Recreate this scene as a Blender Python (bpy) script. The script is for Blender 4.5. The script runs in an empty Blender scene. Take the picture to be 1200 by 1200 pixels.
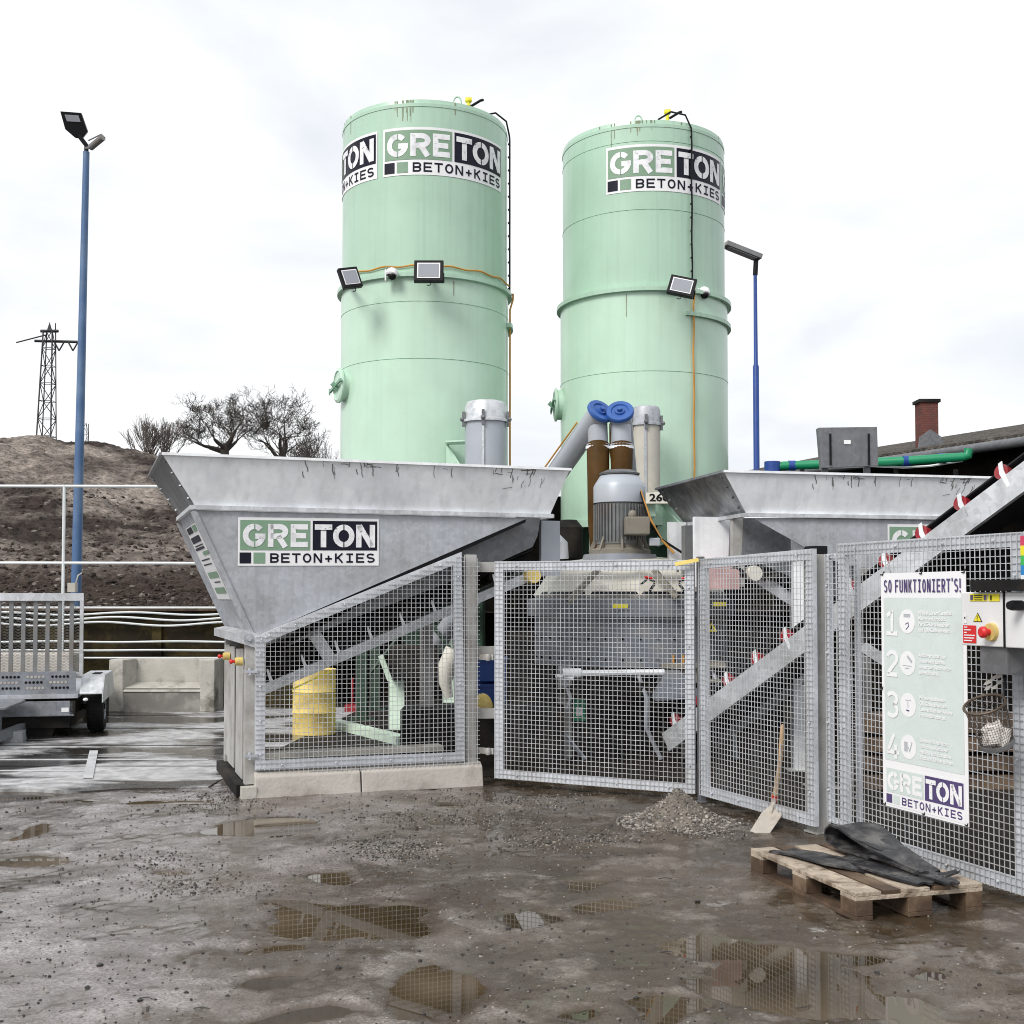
import bpy, math, random
import numpy as np
from mathutils import Vector as V, Matrix

random.seed(7)
np.random.seed(7)
SC = bpy.context.scene
COL = SC.collection
R = math.radians
PI = math.pi

# ------------------------------------------------------------------ camera, sky, sun, exposure
F = 1400.0 / 1200.0
CAMZ = 1.65
TH = R(2.0)
PPY = 651.1
cam_d = bpy.data.cameras.new("camera")
cam_d.sensor_width = 36
cam_d.lens = 36 * F
cam_d.shift_y = (PPY - 600) / 1200.0
cam_d.clip_start = 0.1
cam_d.clip_end = 3000
cam = bpy.data.objects.new("camera", cam_d)
COL.objects.link(cam)
cam.location = (0, 0, CAMZ)
cam.rotation_euler = (PI / 2 + TH, 0, 0)
SC.camera = cam

SUN_EL, SUN_AZ = R(42), R(-142)      # azimuth of the sun seen from above, measured from +Y towards +X
world = bpy.data.worlds.new("World")
SC.world = world
world.use_nodes = True
wn = world.node_tree
wn.nodes.clear()
w_out = wn.nodes.new("ShaderNodeOutputWorld")
w_bg = wn.nodes.new("ShaderNodeBackground")
w_sky = wn.nodes.new("ShaderNodeTexSky")
w_sky.sky_type = 'NISHITA'
w_sky.sun_disc = False
w_sky.sun_elevation = SUN_EL
w_sky.sun_rotation = SUN_AZ
w_tc = wn.nodes.new("ShaderNodeTexCoord")
w_map = wn.nodes.new("ShaderNodeMapping")
w_map.inputs['Scale'].default_value = (1.0, 1.0, 2.6)
w_n = wn.nodes.new("ShaderNodeTexNoise")
w_n.inputs['Scale'].default_value = 2.6
w_n.inputs['Detail'].default_value = 7
w_n.inputs['Roughness'].default_value = 0.52
w_n.inputs['Distortion'].default_value = 0.35
w_r = wn.nodes.new("ShaderNodeValToRGB")
w_r.color_ramp.elements[0].position = 0.36
w_r.color_ramp.elements[0].color = (6.5, 6.75, 7.15, 1)
w_r.color_ramp.elements[1].position = 0.54
w_r.color_ramp.elements[1].color = (8.1, 8.2, 8.3, 1)
w_mix = wn.nodes.new("ShaderNodeMixRGB")
w_mix.inputs[0].default_value = 0.96
wn.links.new(w_tc.outputs['Generated'], w_map.inputs['Vector'])
wn.links.new(w_map.outputs[0], w_n.inputs['Vector'])
wn.links.new(w_n.outputs[0], w_r.inputs[0])
wn.links.new(w_sky.outputs[0], w_mix.inputs[1])
wn.links.new(w_r.outputs[0], w_mix.inputs[2])
wn.links.new(w_mix.outputs[0], w_bg.inputs[0])
w_bg.inputs[1].default_value = 0.095
wn.links.new(w_bg.outputs[0], w_out.inputs[0])

sun_d = bpy.data.lights.new("sun", 'SUN')
sun_d.energy = 1.9
sun_d.angle = R(24)
sun_d.color = (1.0, 0.965, 0.91)
sun = bpy.data.objects.new("sun", sun_d)
COL.objects.link(sun)
sdir = V((math.sin(SUN_AZ) * math.cos(SUN_EL), math.cos(SUN_AZ) * math.cos(SUN_EL), math.sin(SUN_EL)))
sun.rotation_euler = sdir.to_track_quat('Z', 'Y').to_euler()
sun.location = (-10, -10, 20)

SC.view_settings.view_transform = 'Standard'
SC.view_settings.look = 'None'
SC.view_settings.exposure = 0.50
SC.view_settings.gamma = 1.0
SC.cycles.filter_width = 1.0

# ------------------------------------------------------------------ measuring helpers (photo 1200 px -> metres)
def ray(px, py):
    dx, dy = (px - 600) / 1400.0, (PPY - py) / 1400.0
    return V((dx, math.cos(TH) - dy * math.sin(TH), math.sin(TH) + dy * math.cos(TH)))
CAM = V((0, 0, CAMZ))
def P(px, py, Y):
    d = ray(px, py)
    return CAM + d * (Y / d.y)
def G(px, py, z=0.0):
    d = ray(px, py)
    return CAM + d * ((z - CAMZ) / d.z)
class Plane:
    """an upright plane through o along the ground direction u; n points away from the camera side"""
    def __init__(s, o, u):
        s.o = V((o[0], o[1], 0)); s.u = V((u[0], u[1], 0)).normalized(); s.n = V((-s.u.y, s.u.x, 0))
    def at(s, a, b, z): return s.o + s.u * a + s.n * b + V((0, 0, z))
    def hit(s, px, py, b=0.0):
        d = ray(px, py)
        t = (s.o + s.n * b - CAM).dot(s.n) / d.dot(s.n)
        p = CAM + d * t
        return ((p - s.o).dot(s.u), p.z)
    def pt(s, px, py, b=0.0):
        a, z = s.hit(px, py, b)
        return s.at(a, b, z)

# ------------------------------------------------------------------ mesh builder
ORG = {}
class MB:
    def __init__(s): s.v = []; s.f = []; s.m = []; s.sm = []
    def add(s, vs, fs, m=0, smooth=False):
        b = len(s.v); s.v += [tuple(x) for x in vs]
        for f in fs:
            s.f.append([b + i for i in f]); s.m.append(m); s.sm.append(smooth)
    def quad(s, a, b, c, d, m=0): s.add([a, b, c, d], [(0, 1, 2, 3)], m)
    def obox(s, c, ex, ey, ez, m=0):
        """box: centre and three half-extent vectors"""
        c = V(c); ex = V(ex); ey = V(ey); ez = V(ez)
        vs = [c + ex * i + ey * j + ez * k for k in (-1, 1) for j in (-1, 1) for i in (-1, 1)]
        s.add(vs, [(0, 2, 3, 1), (4, 5, 7, 6), (0, 1, 5, 4), (2, 6, 7, 3), (0, 4, 6, 2), (1, 3, 7, 5)], m)
    def box(s, x0, x1, y0, y1, z0, z1, m=0):
        s.obox(((x0 + x1) / 2, (y0 + y1) / 2, (z0 + z1) / 2), ((x1 - x0) / 2, 0, 0), (0, (y1 - y0) / 2, 0), (0, 0, (z1 - z0) / 2), m)
    def bar(s, a, b, w, h, up=(0, 0, 1), m=0):
        """rectangular bar from a to b; h along up, w across"""
        a = V(a); b = V(b); d = (b - a).normalized(); up = V(up)
        sd = d.cross(up)
        if sd.length < 1e-5: sd = d.cross(V((0, 1, 0)))
        sd.normalize(); u2 = sd.cross(d).normalized()
        s.obox((a + b) / 2, (b - a) / 2, sd * (w / 2), u2 * (h / 2), m)
    def tube(s, pts, r, n=8, m=0, caps=True, smooth=True):
        pts = [V(p) for p in pts]; k = len(pts)
        rs = r if isinstance(r, (list, tuple)) else [r] * k
        prev = None; vs = []
        for i, p in enumerate(pts):
            d = (pts[min(i + 1, k - 1)] - pts[max(i - 1, 0)])
            d = d.normalized() if d.length > 1e-9 else V((0, 0, 1))
            if prev is None:
                x = d.cross(V((0, 0, 1)))
                if x.length < 1e-3: x = d.cross(V((0, 1, 0)))
            else: x = prev - d * prev.dot(d)
            x.normalize(); prev = x; y = d.cross(x)
            for j in range(n):
                a = 2 * PI * j / n
                vs.append(p + (x * math.cos(a) + y * math.sin(a)) * rs[i])
        fs = [(i * n + j, i * n + (j + 1) % n, (i + 1) * n + (j + 1) % n, (i + 1) * n + j) for i in range(k - 1) for j in range(n)]
        s.add(vs, fs, m, smooth)
        if caps:
            b = len(s.v) - len(vs)
            s.f.append([b + j for j in range(n)][::-1]); s.m.append(m); s.sm.append(False)
            s.f.append([b + (k - 1) * n + j for j in range(n)]); s.m.append(m); s.sm.append(False)
    def lathe(s, c, prof, axis=(0, 0, 1), n=32, m=0, smooth=True, a0=0, a1=2 * PI):
        """prof: (radius, height along axis)"""
        c = V(c); ax = V(axis).normalized()
        x = ax.cross(V((0, 0, 1)))
        x = V((1, 0, 0)) if x.length < 1e-3 else x.normalized()
        y = ax.cross(x); full = abs(a1 - a0 - 2 * PI) < 1e-6
        nn = n if full else n + 1; vs = []
        for r, h in prof:
            for j in range(nn):
                a = a0 + (a1 - a0) * j / n
                vs.append(c + ax * h + (x * math.cos(a) + y * math.sin(a)) * r)
        k = len(prof)
        fs = [(i * nn + j, i * nn + (j + 1) % nn, (i + 1) * nn + (j + 1) % nn, (i + 1) * nn + j) for i in range(k - 1) for j in range(n)]
        s.add(vs, fs, m, smooth)
    def prism(s, poly, ext, m=0):
        """poly: planar list of points, ext: extrusion vector"""
        k = len(poly); ext = V(ext); p = [V(q) for q in poly]
        s.add(p + [q + ext for q in p], [tuple(range(k))[::-1], tuple(range(k, 2 * k))] + [(i, (i + 1) % k, k + (i + 1) % k, k + i) for i in range(k)], m)
    def ball(s, c, r, m=0, n=8, k=5, jit=0):
        c = V(c); r = V(r) if not isinstance(r, (int, float)) else V((r, r, r)); vs = []
        for i in range(k + 1):
            t = PI * i / k
            for j in range(n):
                a = 2 * PI * j / n; q = 1 + random.uniform(-jit, jit)
                vs.append((c.x + r.x * q * math.sin(t) * math.cos(a), c.y + r.y * q * math.sin(t) * math.sin(a), c.z + r.z * q * math.cos(t)))
        s.add(vs, [(i * n + j, (i + 1) * n + j, (i + 1) * n + (j + 1) % n, i * n + (j + 1) % n) for i in range(k) for j in range(n)], m, jit == 0)
    def build(s, name, mats, parent=None, bevel=0, loc=None):
        me = bpy.data.meshes.new(name)
        o = V((0, 0, 0))
        if parent is not None: o = ORG.get(parent.name, o)
        elif loc is not None: o = V(loc)
        me.from_pydata([(x[0] - o.x, x[1] - o.y, x[2] - o.z) for x in s.v], [], s.f)
        if not isinstance(mats, (list, tuple)): mats = [mats]
        for mt in mats: me.materials.append(mt)
        me.polygons.foreach_set('material_index', s.m)
        me.polygons.foreach_set('use_smooth', s.sm)
        me.update()
        if any(s.sm): me.set_sharp_from_angle(angle=R(38))
        ob = bpy.data.objects.new(name, me)
        COL.objects.link(ob)
        if parent is not None: ob.parent = parent
        elif loc is not None: ob.location = loc
        ORG[ob.name] = o
        if bevel:
            md = ob.modifiers.new('bevel', 'BEVEL'); md.width = bevel; md.segments = 2; md.limit_method = 'ANGLE'
        return ob

def tag(o, label, cat, group=None, kind=None):
    o['label'] = label; o['category'] = cat
    if group: o['group'] = group
    if kind: o['kind'] = kind
    return o
def thing(name, label, cat, loc, group=None):
    o = bpy.data.objects.new(name, None)
    o.empty_display_size = 0.2
    COL.objects.link(o); o.location = loc; ORG[o.name] = V(loc)
    return tag(o, label, cat, group)

# ------------------------------------------------------------------ materials
def mat(name, col, rough=0.6, metal=0.0, var=0.0, scale=6.0, bump=0.0, bscale=None, streak=0.0, dirt=None, dirt_amt=0.0, dirt_scale=2.0, spec=0.5, rvar=0.0, detail=6, stretch=(1, 1, 1), coat=0.0):
    m = bpy.data.materials.new(name); m.use_nodes = True
    nt = m.node_tree; N = nt.nodes; L = nt.links
    b = N['Principled BSDF']
    b.inputs['Roughness'].default_value = rough
    b.inputs['Metallic'].default_value = metal
    b.inputs['Specular IOR Level'].default_value = spec
    if coat: b.inputs['Coat Weight'].default_value = coat
    c = (col[0], col[1], col[2], 1)
    b.inputs['Base Color'].default_value = c
    tc = N.new('ShaderNodeTexCoord'); mp = N.new('ShaderNodeMapping')
    mp.inputs['Scale'].default_value = stretch
    L.new(tc.outputs['Object'], mp.inputs['Vector'])
    last = None
    if var or rvar:
        n = N.new('ShaderNodeTexNoise'); n.inputs['Scale'].default_value = scale; n.inputs['Detail'].default_value = detail
        L.new(mp.outputs[0], n.inputs['Vector'])
        r = N.new('ShaderNodeValToRGB')
        r.color_ramp.elements[0].position = 0.3; r.color_ramp.elements[1].position = 0.7
        r.color_ramp.elements[0].color = tuple(x * (1 - var) for x in col) + (1,)
        r.color_ramp.elements[1].color = tuple(min(1, x * (1 + var)) for x in col) + (1,)
        L.new(n.outputs[0], r.inputs[0]); last = r.outputs[0]
        if rvar:
            mr = N.new('ShaderNodeMapRange'); mr.inputs['To Min'].default_value = max(0.02, rough - rvar); mr.inputs['To Max'].default_value = min(1, rough + rvar)
            mr.inputs['From Min'].default_value = 0.3; mr.inputs['From Max'].default_value = 0.7
            L.new(n.outputs[0], mr.inputs['Value']); L.new(mr.outputs[0], b.inputs['Roughness'])
    def mixin(fac_socket, colour, last):
        mx = N.new('ShaderNodeMixRGB'); L.new(fac_socket, mx.inputs[0])
        if last is not None: L.new(last, mx.inputs[1])
        else: mx.inputs[1].default_value = c
        mx.inputs[2].default_value = tuple(colour) + (1,)
        return mx.outputs[0]
    if streak:
        mp2 = N.new('ShaderNodeMapping'); mp2.inputs['Scale'].default_value = (14, 14, 0.35)
        L.new(tc.outputs['Object'], mp2.inputs['Vector'])
        n2 = N.new('ShaderNodeTexNoise'); n2.inputs['Scale'].default_value = 1.0; n2.inputs['Detail'].default_value = 5
        L.new(mp2.outputs[0], n2.inputs['Vector'])
        r2 = N.new('ShaderNodeMapRange'); r2.inputs['From Min'].default_value = 0.5; r2.inputs['From Max'].default_value = 0.75; r2.inputs['To Max'].default_value = streak
        L.new(n2.outputs[0], r2.inputs['Value'])
        last = mixin(r2.outputs[0], [x * 0.45 for x in col], last)
    if dirt is not None:
        n3 = N.new('ShaderNodeTexNoise'); n3.inputs['Scale'].default_value = dirt_scale; n3.inputs['Detail'].default_value = 9; n3.inputs['Roughness'].default_value = 0.65
        L.new(tc.outputs['Object'], n3.inputs['Vector'])
        r3 = N.new('ShaderNodeMapRange'); r3.inputs['From Min'].default_value = 0.48; r3.inputs['From Max'].default_value = 0.66; r3.inputs['To Max'].default_value = dirt_amt
        L.new(n3.outputs[0], r3.inputs['Value'])
        last = mixin(r3.outputs[0], dirt, last)
    if last is not None: L.new(last, b.inputs['Base Color'])
    if bump:
        nb = N.new('ShaderNodeTexNoise'); nb.inputs['Scale'].default_value = bscale or scale * 4; nb.inputs['Detail'].default_value = 6
        L.new(mp.outputs[0], nb.inputs['Vector'])
        bp = N.new('ShaderNodeBump'); bp.inputs['Strength'].default_value = bump; bp.inputs['Distance'].default_value = 0.02
        L.new(nb.outputs[0], bp.inputs['Height']); L.new(bp.outputs[0], b.inputs['Normal'])
    return m

def galv(name, col, rough=0.42, metal=0.55, sp=22.0, dirt_amt=0.35, var=0.13, streak=0.28):
    """galvanised sheet: crystalline spangle cells, faint dirt and scratches"""
    m = mat(name, col, rough, metal, dirt=(0.16, 0.145, 0.12), dirt_amt=dirt_amt, dirt_scale=1.7, var=0.10, scale=3, rvar=0.08, streak=streak)
    nt = m.node_tree; N = nt.nodes; L = nt.links; b = N['Principled BSDF']
    tc = N.new('ShaderNodeTexCoord')
    vo = N.new('ShaderNodeTexVoronoi'); vo.inputs['Scale'].default_value = sp
    L.new(tc.outputs['Object'], vo.inputs['Vector'])
    sx = N.new('ShaderNodeSeparateColor'); L.new(vo.outputs['Color'], sx.inputs[0])
    mr = N.new('ShaderNodeMapRange'); mr.inputs['To Min'].default_value = 1 - var; mr.inputs['To Max'].default_value = 1 + var
    L.new(sx.outputs[0], mr.inputs['Value'])
    src = b.inputs['Base Color'].links[0].from_socket
    mu = N.new('ShaderNodeVectorMath'); mu.operation = 'SCALE'
    L.new(src, mu.inputs[0]); L.new(mr.outputs[0], mu.inputs['Scale']); L.new(mu.outputs[0], b.inputs['Base Color'])
    n = N.new('ShaderNodeTexNoise'); n.inputs['Scale'].default_value = 2.2; n.inputs['Detail'].default_value = 2
    L.new(tc.outputs['Object'], n.inputs['Vector'])
    bp = N.new('ShaderNodeBump'); bp.inputs['Strength'].default_value = 0.10; bp.inputs['Distance'].default_value = 0.05
    L.new(n.outputs[0], bp.inputs['Height']); L.new(bp.outputs[0], b.inputs['Normal'])
    return m

M = {}
M['galv'] = galv('galvanised_sheet', (0.42, 0.44, 0.48), 0.5, 0.15, sp=30, var=0.09, streak=0.38)
M['galv_mid'] = galv('galvanised_weathered', (0.23, 0.245, 0.275), 0.45, 0.2)
M['galv_light'] = galv('galvanised_bright', (0.86, 0.885, 0.93), 0.5, 0.0, dirt_amt=0.12, var=0.03)
M['galv_dark'] = galv('galvanised_dull', (0.16, 0.165, 0.18), 0.45, 0.3)
M['scraped'] = mat('scraped_steel', (0.22, 0.23, 0.25), 0.33, 0.7, var=0.35, scale=3.0, stretch=(6, 6, 1.2), dirt=(0.55, 0.55, 0.55), dirt_amt=0.5, dirt_scale=3)
M['frame'] = galv('fence_frame_zinc', (0.58, 0.605, 0.65), 0.45, 0.1, sp=40, dirt_amt=0.25, var=0.08)
M['wire'] = mat('fence_wire_zinc', (0.52, 0.535, 0.56), 0.4, 0.1, var=0.22, scale=5, dirt=(0.22, 0.19, 0.16), dirt_amt=0.6, dirt_scale=1.5)
M['beam'] = galv('conveyor_zinc', (0.60, 0.62, 0.65), 0.45, 0.3, dirt_amt=0.4)
M['post'] = mat('grey_post_paint', (0.42, 0.415, 0.40), 0.6, 0.1, var=0.12, scale=5, dirt=(0.15, 0.12, 0.09), dirt_amt=0.5, dirt_scale=3)
M['silo'] = mat('silo_mint_paint', (0.40, 0.585, 0.46), 0.34, 0.0, var=0.05, scale=1.2, streak=0.20, bump=0.18, bscale=1.6, dirt=(0.25, 0.33, 0.25), dirt_amt=0.15, dirt_scale=1.1, spec=0.5, coat=0.15)
M['silo_lo'] = mat('silo_mint_paint_plain', (0.50, 0.69, 0.555), 0.34, 0.0, streak=0.10, bump=0.18, bscale=1.6, var=0.05, scale=1.2, dirt=(0.3, 0.4, 0.3), dirt_amt=0.15, dirt_scale=1.3, coat=0.2)
M['silo_dk'] = mat('silo_green_trim', (0.22, 0.40, 0.28), 0.4, var=0.12, scale=5)
M['green_dk'] = mat('green_with_shade', (0.025, 0.055, 0.035), 0.5, var=0.2, scale=4)  # shade put into the green of the left silo's legs
M['mint'] = mat('pale_mint_steel', (0.66, 0.82, 0.68), 0.5, var=0.12, scale=5, dirt=(0.2, 0.17, 0.13), dirt_amt=0.4)
M['white'] = mat('white_vinyl', (0.80, 0.80, 0.82), 0.45, var=0.03, scale=8)
M['lgreen'] = mat('logo_sage', (0.19, 0.31, 0.21), 0.45, var=0.05, scale=9)
M['navy'] = mat('logo_navy', (0.008, 0.008, 0.020), 0.4, spec=0.18, var=0.1, scale=9)
M['worn'] = mat('logo_white_worn', (0.80, 0.80, 0.83), 0.45, dirt=(0.25, 0.25, 0.28), dirt_amt=0.4, dirt_scale=7)
M['bn_bg'] = mat('banner_pale_sage', (0.66, 0.735, 0.72), 0.35, var=0.05, scale=3, bump=0.5, bscale=2.5, dirt=(.5, .52, .5), dirt_amt=.4, dirt_scale=3)
M['bn_grn'] = mat('banner_sage_logo', (0.62, 0.70, 0.68), 0.4, var=0.03, scale=3)
M['bn_white'] = mat('banner_white', (0.85, 0.85, 0.87), 0.4, var=0.02, scale=3)
M['bn_navy'] = mat('banner_violet', (0.085, 0.06, 0.17), 0.4, var=0.08, scale=5)
M['bn_grey'] = mat('banner_grey', (0.45, 0.47, 0.50), 0.5)
M['rust'] = mat('thin_rust_run', (0.25, 0.30, 0.20), 0.7, var=.3, scale=8, dirt=(.26, .15, .07), dirt_amt=.6, dirt_scale=3)
M['black'] = mat('black_plastic', (0.008, 0.008, 0.010), 0.45, spec=0.18)
M['rubber'] = mat('black_rubber', (0.018, 0.018, 0.021), 0.38, var=0.35, scale=7, dirt=(0.22, 0.21, 0.20), dirt_amt=0.5, dirt_scale=6, bump=0.35, spec=0.4)
M['belt'] = mat('conveyor_belt_rubber', (0.02, 0.02, 0.022), 0.7, spec=0.18, var=0.3, scale=6)
M['dark'] = mat('dark_steel_with_shade', (0.014, 0.013, 0.013), 0.65, 0.0, var=0.4, scale=4, dirt=(0.06, 0.045, 0.03), dirt_amt=0.4, spec=0.15)  # tone lowered so parts behind the fences look shaded
M['blue_pole'] = mat('blue_pole_paint', (0.06, 0.125, 0.26), 0.5, var=0.15, scale=2, dirt=(0.18, 0.26, 0.38), dirt_amt=0.7, dirt_scale=0.7)
M['blue'] = mat('blue_paint', (0.012, 0.055, 0.26), 0.45, var=0.1)
M['blue_cap'] = mat('blue_cap_plastic', (0.03, 0.10, 0.34), 0.42, var=0.1)
M['red'] = mat('red_paint', (0.30, 0.015, 0.025), 0.4, var=0.25, scale=8, dirt=(0.2, 0.15, 0.12), dirt_amt=0.4, dirt_scale=6)
M['yellow'] = mat('yellow_paint', (0.76, 0.58, 0.17), 0.55, var=0.15, scale=4, dirt=(0.30, 0.22, 0.12), dirt_amt=0.6, dirt_scale=5)
M['sig_yel'] = mat('signal_yellow', (0.80, 0.70, 0.03), 0.5)
M['sig_red'] = mat('signal_red', (0.62, 0.02, 0.02), 0.45)
M['orange_cable'] = mat('ochre_cable', (0.50, 0.24, 0.04), 0.6, var=0.2, scale=3)
M['cream'] = mat('cream_mixer_paint', (0.72, 0.69, 0.61), 0.5, var=0.06, scale=3, dirt=(0.45, 0.40, 0.32), dirt_amt=0.4, dirt_scale=2.5)
M['cream_pot'] = mat('cream_pot_paint', (0.50, 0.475, 0.42), 0.5, var=0.08, scale=3, dirt=(0.30, 0.26, 0.2), dirt_amt=0.3, dirt_scale=2.5)
M['drum'] = mat('mixer_grey_paint', (0.19, 0.21, 0.25), 0.55, 0.1, var=0.12, scale=4, dirt=(0.30, 0.28, 0.25), dirt_amt=0.55, dirt_scale=4)
M['tubegrey'] = mat('screw_tube_grey', (0.40, 0.43, 0.48), 0.4, 0.1, var=0.06, scale=4, dirt=(0.3, 0.27, 0.22), dirt_amt=0.25)
M['leather'] = mat('brown_sleeve', (0.065, 0.032, 0.007), 0.6, var=0.3, scale=5, bump=0.4, bscale=6, spec=0.15)
M['motor'] = mat('motor_grey', (0.21, 0.215, 0.22), 0.45, 0.3, var=0.15, scale=6, dirt=(0.2, 0.16, 0.12), dirt_amt=0.5)
M['motorbox'] = mat('dusty_beige_box', (0.22, 0.20, 0.165), 0.7, var=0.12)
M['concrete'] = mat('concrete_weathered', (0.46, 0.44, 0.40), 0.8, var=0.15, scale=3, dirt=(0.10, 0.09, 0.07), dirt_amt=0.9, dirt_scale=2.2, bump=0.35, bscale=30)
M['concrete_lt'] = mat('concrete_pale', (0.44, 0.41, 0.375), 0.8, var=0.14, scale=4, dirt=(0.13, 0.11, 0.09), dirt_amt=0.7, dirt_scale=2, bump=0.3, bscale=30)
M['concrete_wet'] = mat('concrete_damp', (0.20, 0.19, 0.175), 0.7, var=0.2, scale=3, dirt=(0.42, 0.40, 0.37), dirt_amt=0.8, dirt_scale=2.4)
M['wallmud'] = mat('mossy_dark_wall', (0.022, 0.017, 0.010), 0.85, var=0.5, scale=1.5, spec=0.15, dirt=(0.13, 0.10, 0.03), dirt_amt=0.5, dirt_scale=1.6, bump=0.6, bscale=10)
M['darkwall'] = mat('dark_back_wall', (0.012, 0.010, 0.008), 0.9, var=0.5, scale=2, dirt=(0.035, 0.027, 0.018), dirt_amt=0.5, dirt_scale=2, spec=0.1)  # near-black so the space behind the fences looks shaded
M['white_rail'] = mat('pale_rail_paint', (0.66, 0.69, 0.70), 0.5, var=0.08)
M['tyre'] = mat('tyre_rubber', (0.014, 0.014, 0.015), 0.75, spec=0.18, var=0.3, scale=8)
M['bark'] = mat('tree_bark', (0.05, 0.042, 0.036), 0.9, var=0.3, scale=4)
M['bark_lt'] = mat('shrub_bark', (0.13, 0.11, 0.10), 0.9, var=0.25, scale=3)
M['iron'] = mat('lattice_iron', (0.035, 0.033, 0.035), 0.7)
M['brick'] = mat('chimney_brick', (0.17, 0.045, 0.032), 0.85, var=0.3, scale=10)
M['roof'] = mat('mossy_roof_sheet', (0.085, 0.075, 0.066), 0.9, var=0.45, scale=9, dirt=(0.24, 0.21, 0.19), dirt_amt=0.6, dirt_scale=9, bump=1.0, bscale=16)
M['green_pipe'] = mat('green_pipe_plastic', (0.005, 0.23, 0.10), 0.4)
M['wood'] = mat('pale_pallet_wood', (0.43, 0.355, 0.28), 0.6, var=0.25, scale=9, dirt=(0.10, 0.062, 0.036), dirt_amt=0.85, dirt_scale=7, bump=0.5, bscale=60)
M['wood_dk'] = mat('wet_pallet_wood', (0.085, 0.052, 0.032), 0.65, var=0.35, scale=5, dirt=(0.30, 0.22, 0.14), dirt_amt=0.35, dirt_scale=5, bump=0.3)
M['handle'] = mat('ash_handle_wood', (0.52, 0.37, 0.23), 0.55, var=0.2, scale=5)
M['blade'] = mat('worn_shovel_steel', (0.62, 0.57, 0.50), 0.4, 0.4, var=0.12, scale=8, dirt=(0.2, 0.15, 0.11), dirt_amt=0.5, dirt_scale=7)
M['cabinet'] = mat('cabinet_white', (0.72, 0.72, 0.73), 0.35, var=0.03)
M['paper'] = mat('receipt_paper', (0.78, 0.74, 0.71), 0.8, var=0.05)
M['glass'] = mat('lamp_glass', (0.30, 0.31, 0.35), 0.15, 0.1)
M['basket'] = mat('rusty_basket_wire', (0.10, 0.075, 0.055), 0.5, 0.4, var=0.3)

# ------------------------------------------------------------------ noise in numpy
def vnoise(x, y, seed):
    xi = np.floor(x).astype(np.int64); yi = np.floor(y).astype(np.int64)
    fx = x - xi; fy = y - yi
    fx = fx * fx * (3 - 2 * fx); fy = fy * fy * (3 - 2 * fy)
    def h(a, b):
        n = (a * 374761393 + b * 668265263 + seed * 982451653) & 0x7fffffff
        n = ((n ^ (n >> 13)) * 1274126177) & 0x7fffffff
        return ((n ^ (n >> 16)) & 0xffff) / 65535.0
    a = h(xi, yi); b = h(xi + 1, yi); c = h(xi, yi + 1); d = h(xi + 1, yi + 1)
    return (a * (1 - fx) + b * fx) * (1 - fy) + (c * (1 - fx) + d * fx) * fy
def fbm(x, y, sc, octs=4, seed=1, gain=0.5):
    t = 0; a = 1; n = 0
    for o in range(octs):
        t = t + a * (vnoise(x * sc * 2 ** o + 17.3 * o, y * sc * 2 ** o + 5.1 * o, seed + o) - 0.5); n += a; a *= gain
    return t / n * 2
def grid_mesh(name, X, Y, Z, mats, smooth=True):
    ny, nx = Z.shape
    XX, YY = np.meshgrid(X, Y) if X.ndim == 1 else (X, Y)
    me = bpy.data.meshes.new(name)
    me.vertices.add(nx * ny)
    me.vertices.foreach_set('co', np.stack([XX, YY, Z], -1).astype(np.float32).ravel())
    i = np.arange(nx * ny).reshape(ny, nx)
    q = np.stack([i[:-1, :-1], i[:-1, 1:], i[1:, 1:], i[1:, :-1]], -1).reshape(-1, 4).astype(np.int32)
    me.loops.add(q.size); me.polygons.add(len(q))
    me.loops.foreach_set('vertex_index', q.ravel())
    me.polygons.foreach_set('loop_start', np.arange(0, q.size, 4, dtype=np.int32))
    me.polygons.foreach_set('loop_total', np.full(len(q), 4, dtype=np.int32))
    me.polygons.foreach_set('use_smooth', np.full(len(q), smooth))
    me.update(calc_edges=True); me.validate()
    for m_ in mats: me.materials.append(m_)
    ob = bpy.data.objects.new(name, me); COL.objects.link(ob)
    return ob

# ------------------------------------------------------------------ ground
PUD = [(318, 967, 66, 11), (345, 1062, 45, 6), (405, 1083, 100, 25), (460, 1068, 50, 11), (318, 1113, 44, 9), (318, 1153, 34, 10), (360, 1192, 85, 10),
       (492, 1163, 46, 34), (624, 1071, 32, 9), (684, 1040, 30, 7), (720, 1064, 44, 6), (945, 1143, 100, 20), (880, 1172, 60, 22), (985, 1180, 110, 26), (1085, 1205, 70, 18),
       (35, 1010, 42, 7), (208, 1017, 24, 4), (20, 928, 60, 8), (90, 936, 30, 4), (200, 940, 50, 5), (520, 945, 22, 3), (840, 1110, 60, 12), (790, 1195, 50, 12), (905, 1120, 50, 10),
       (30, 975, 20, 8), (1115, 1147, 24, 6), (400, 1030, 30, 6), (1010, 1120, 40, 8), (660, 1196, 40, 6), (130, 905, 70, 5)]
SLAB_EDGE = 10.0
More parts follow.
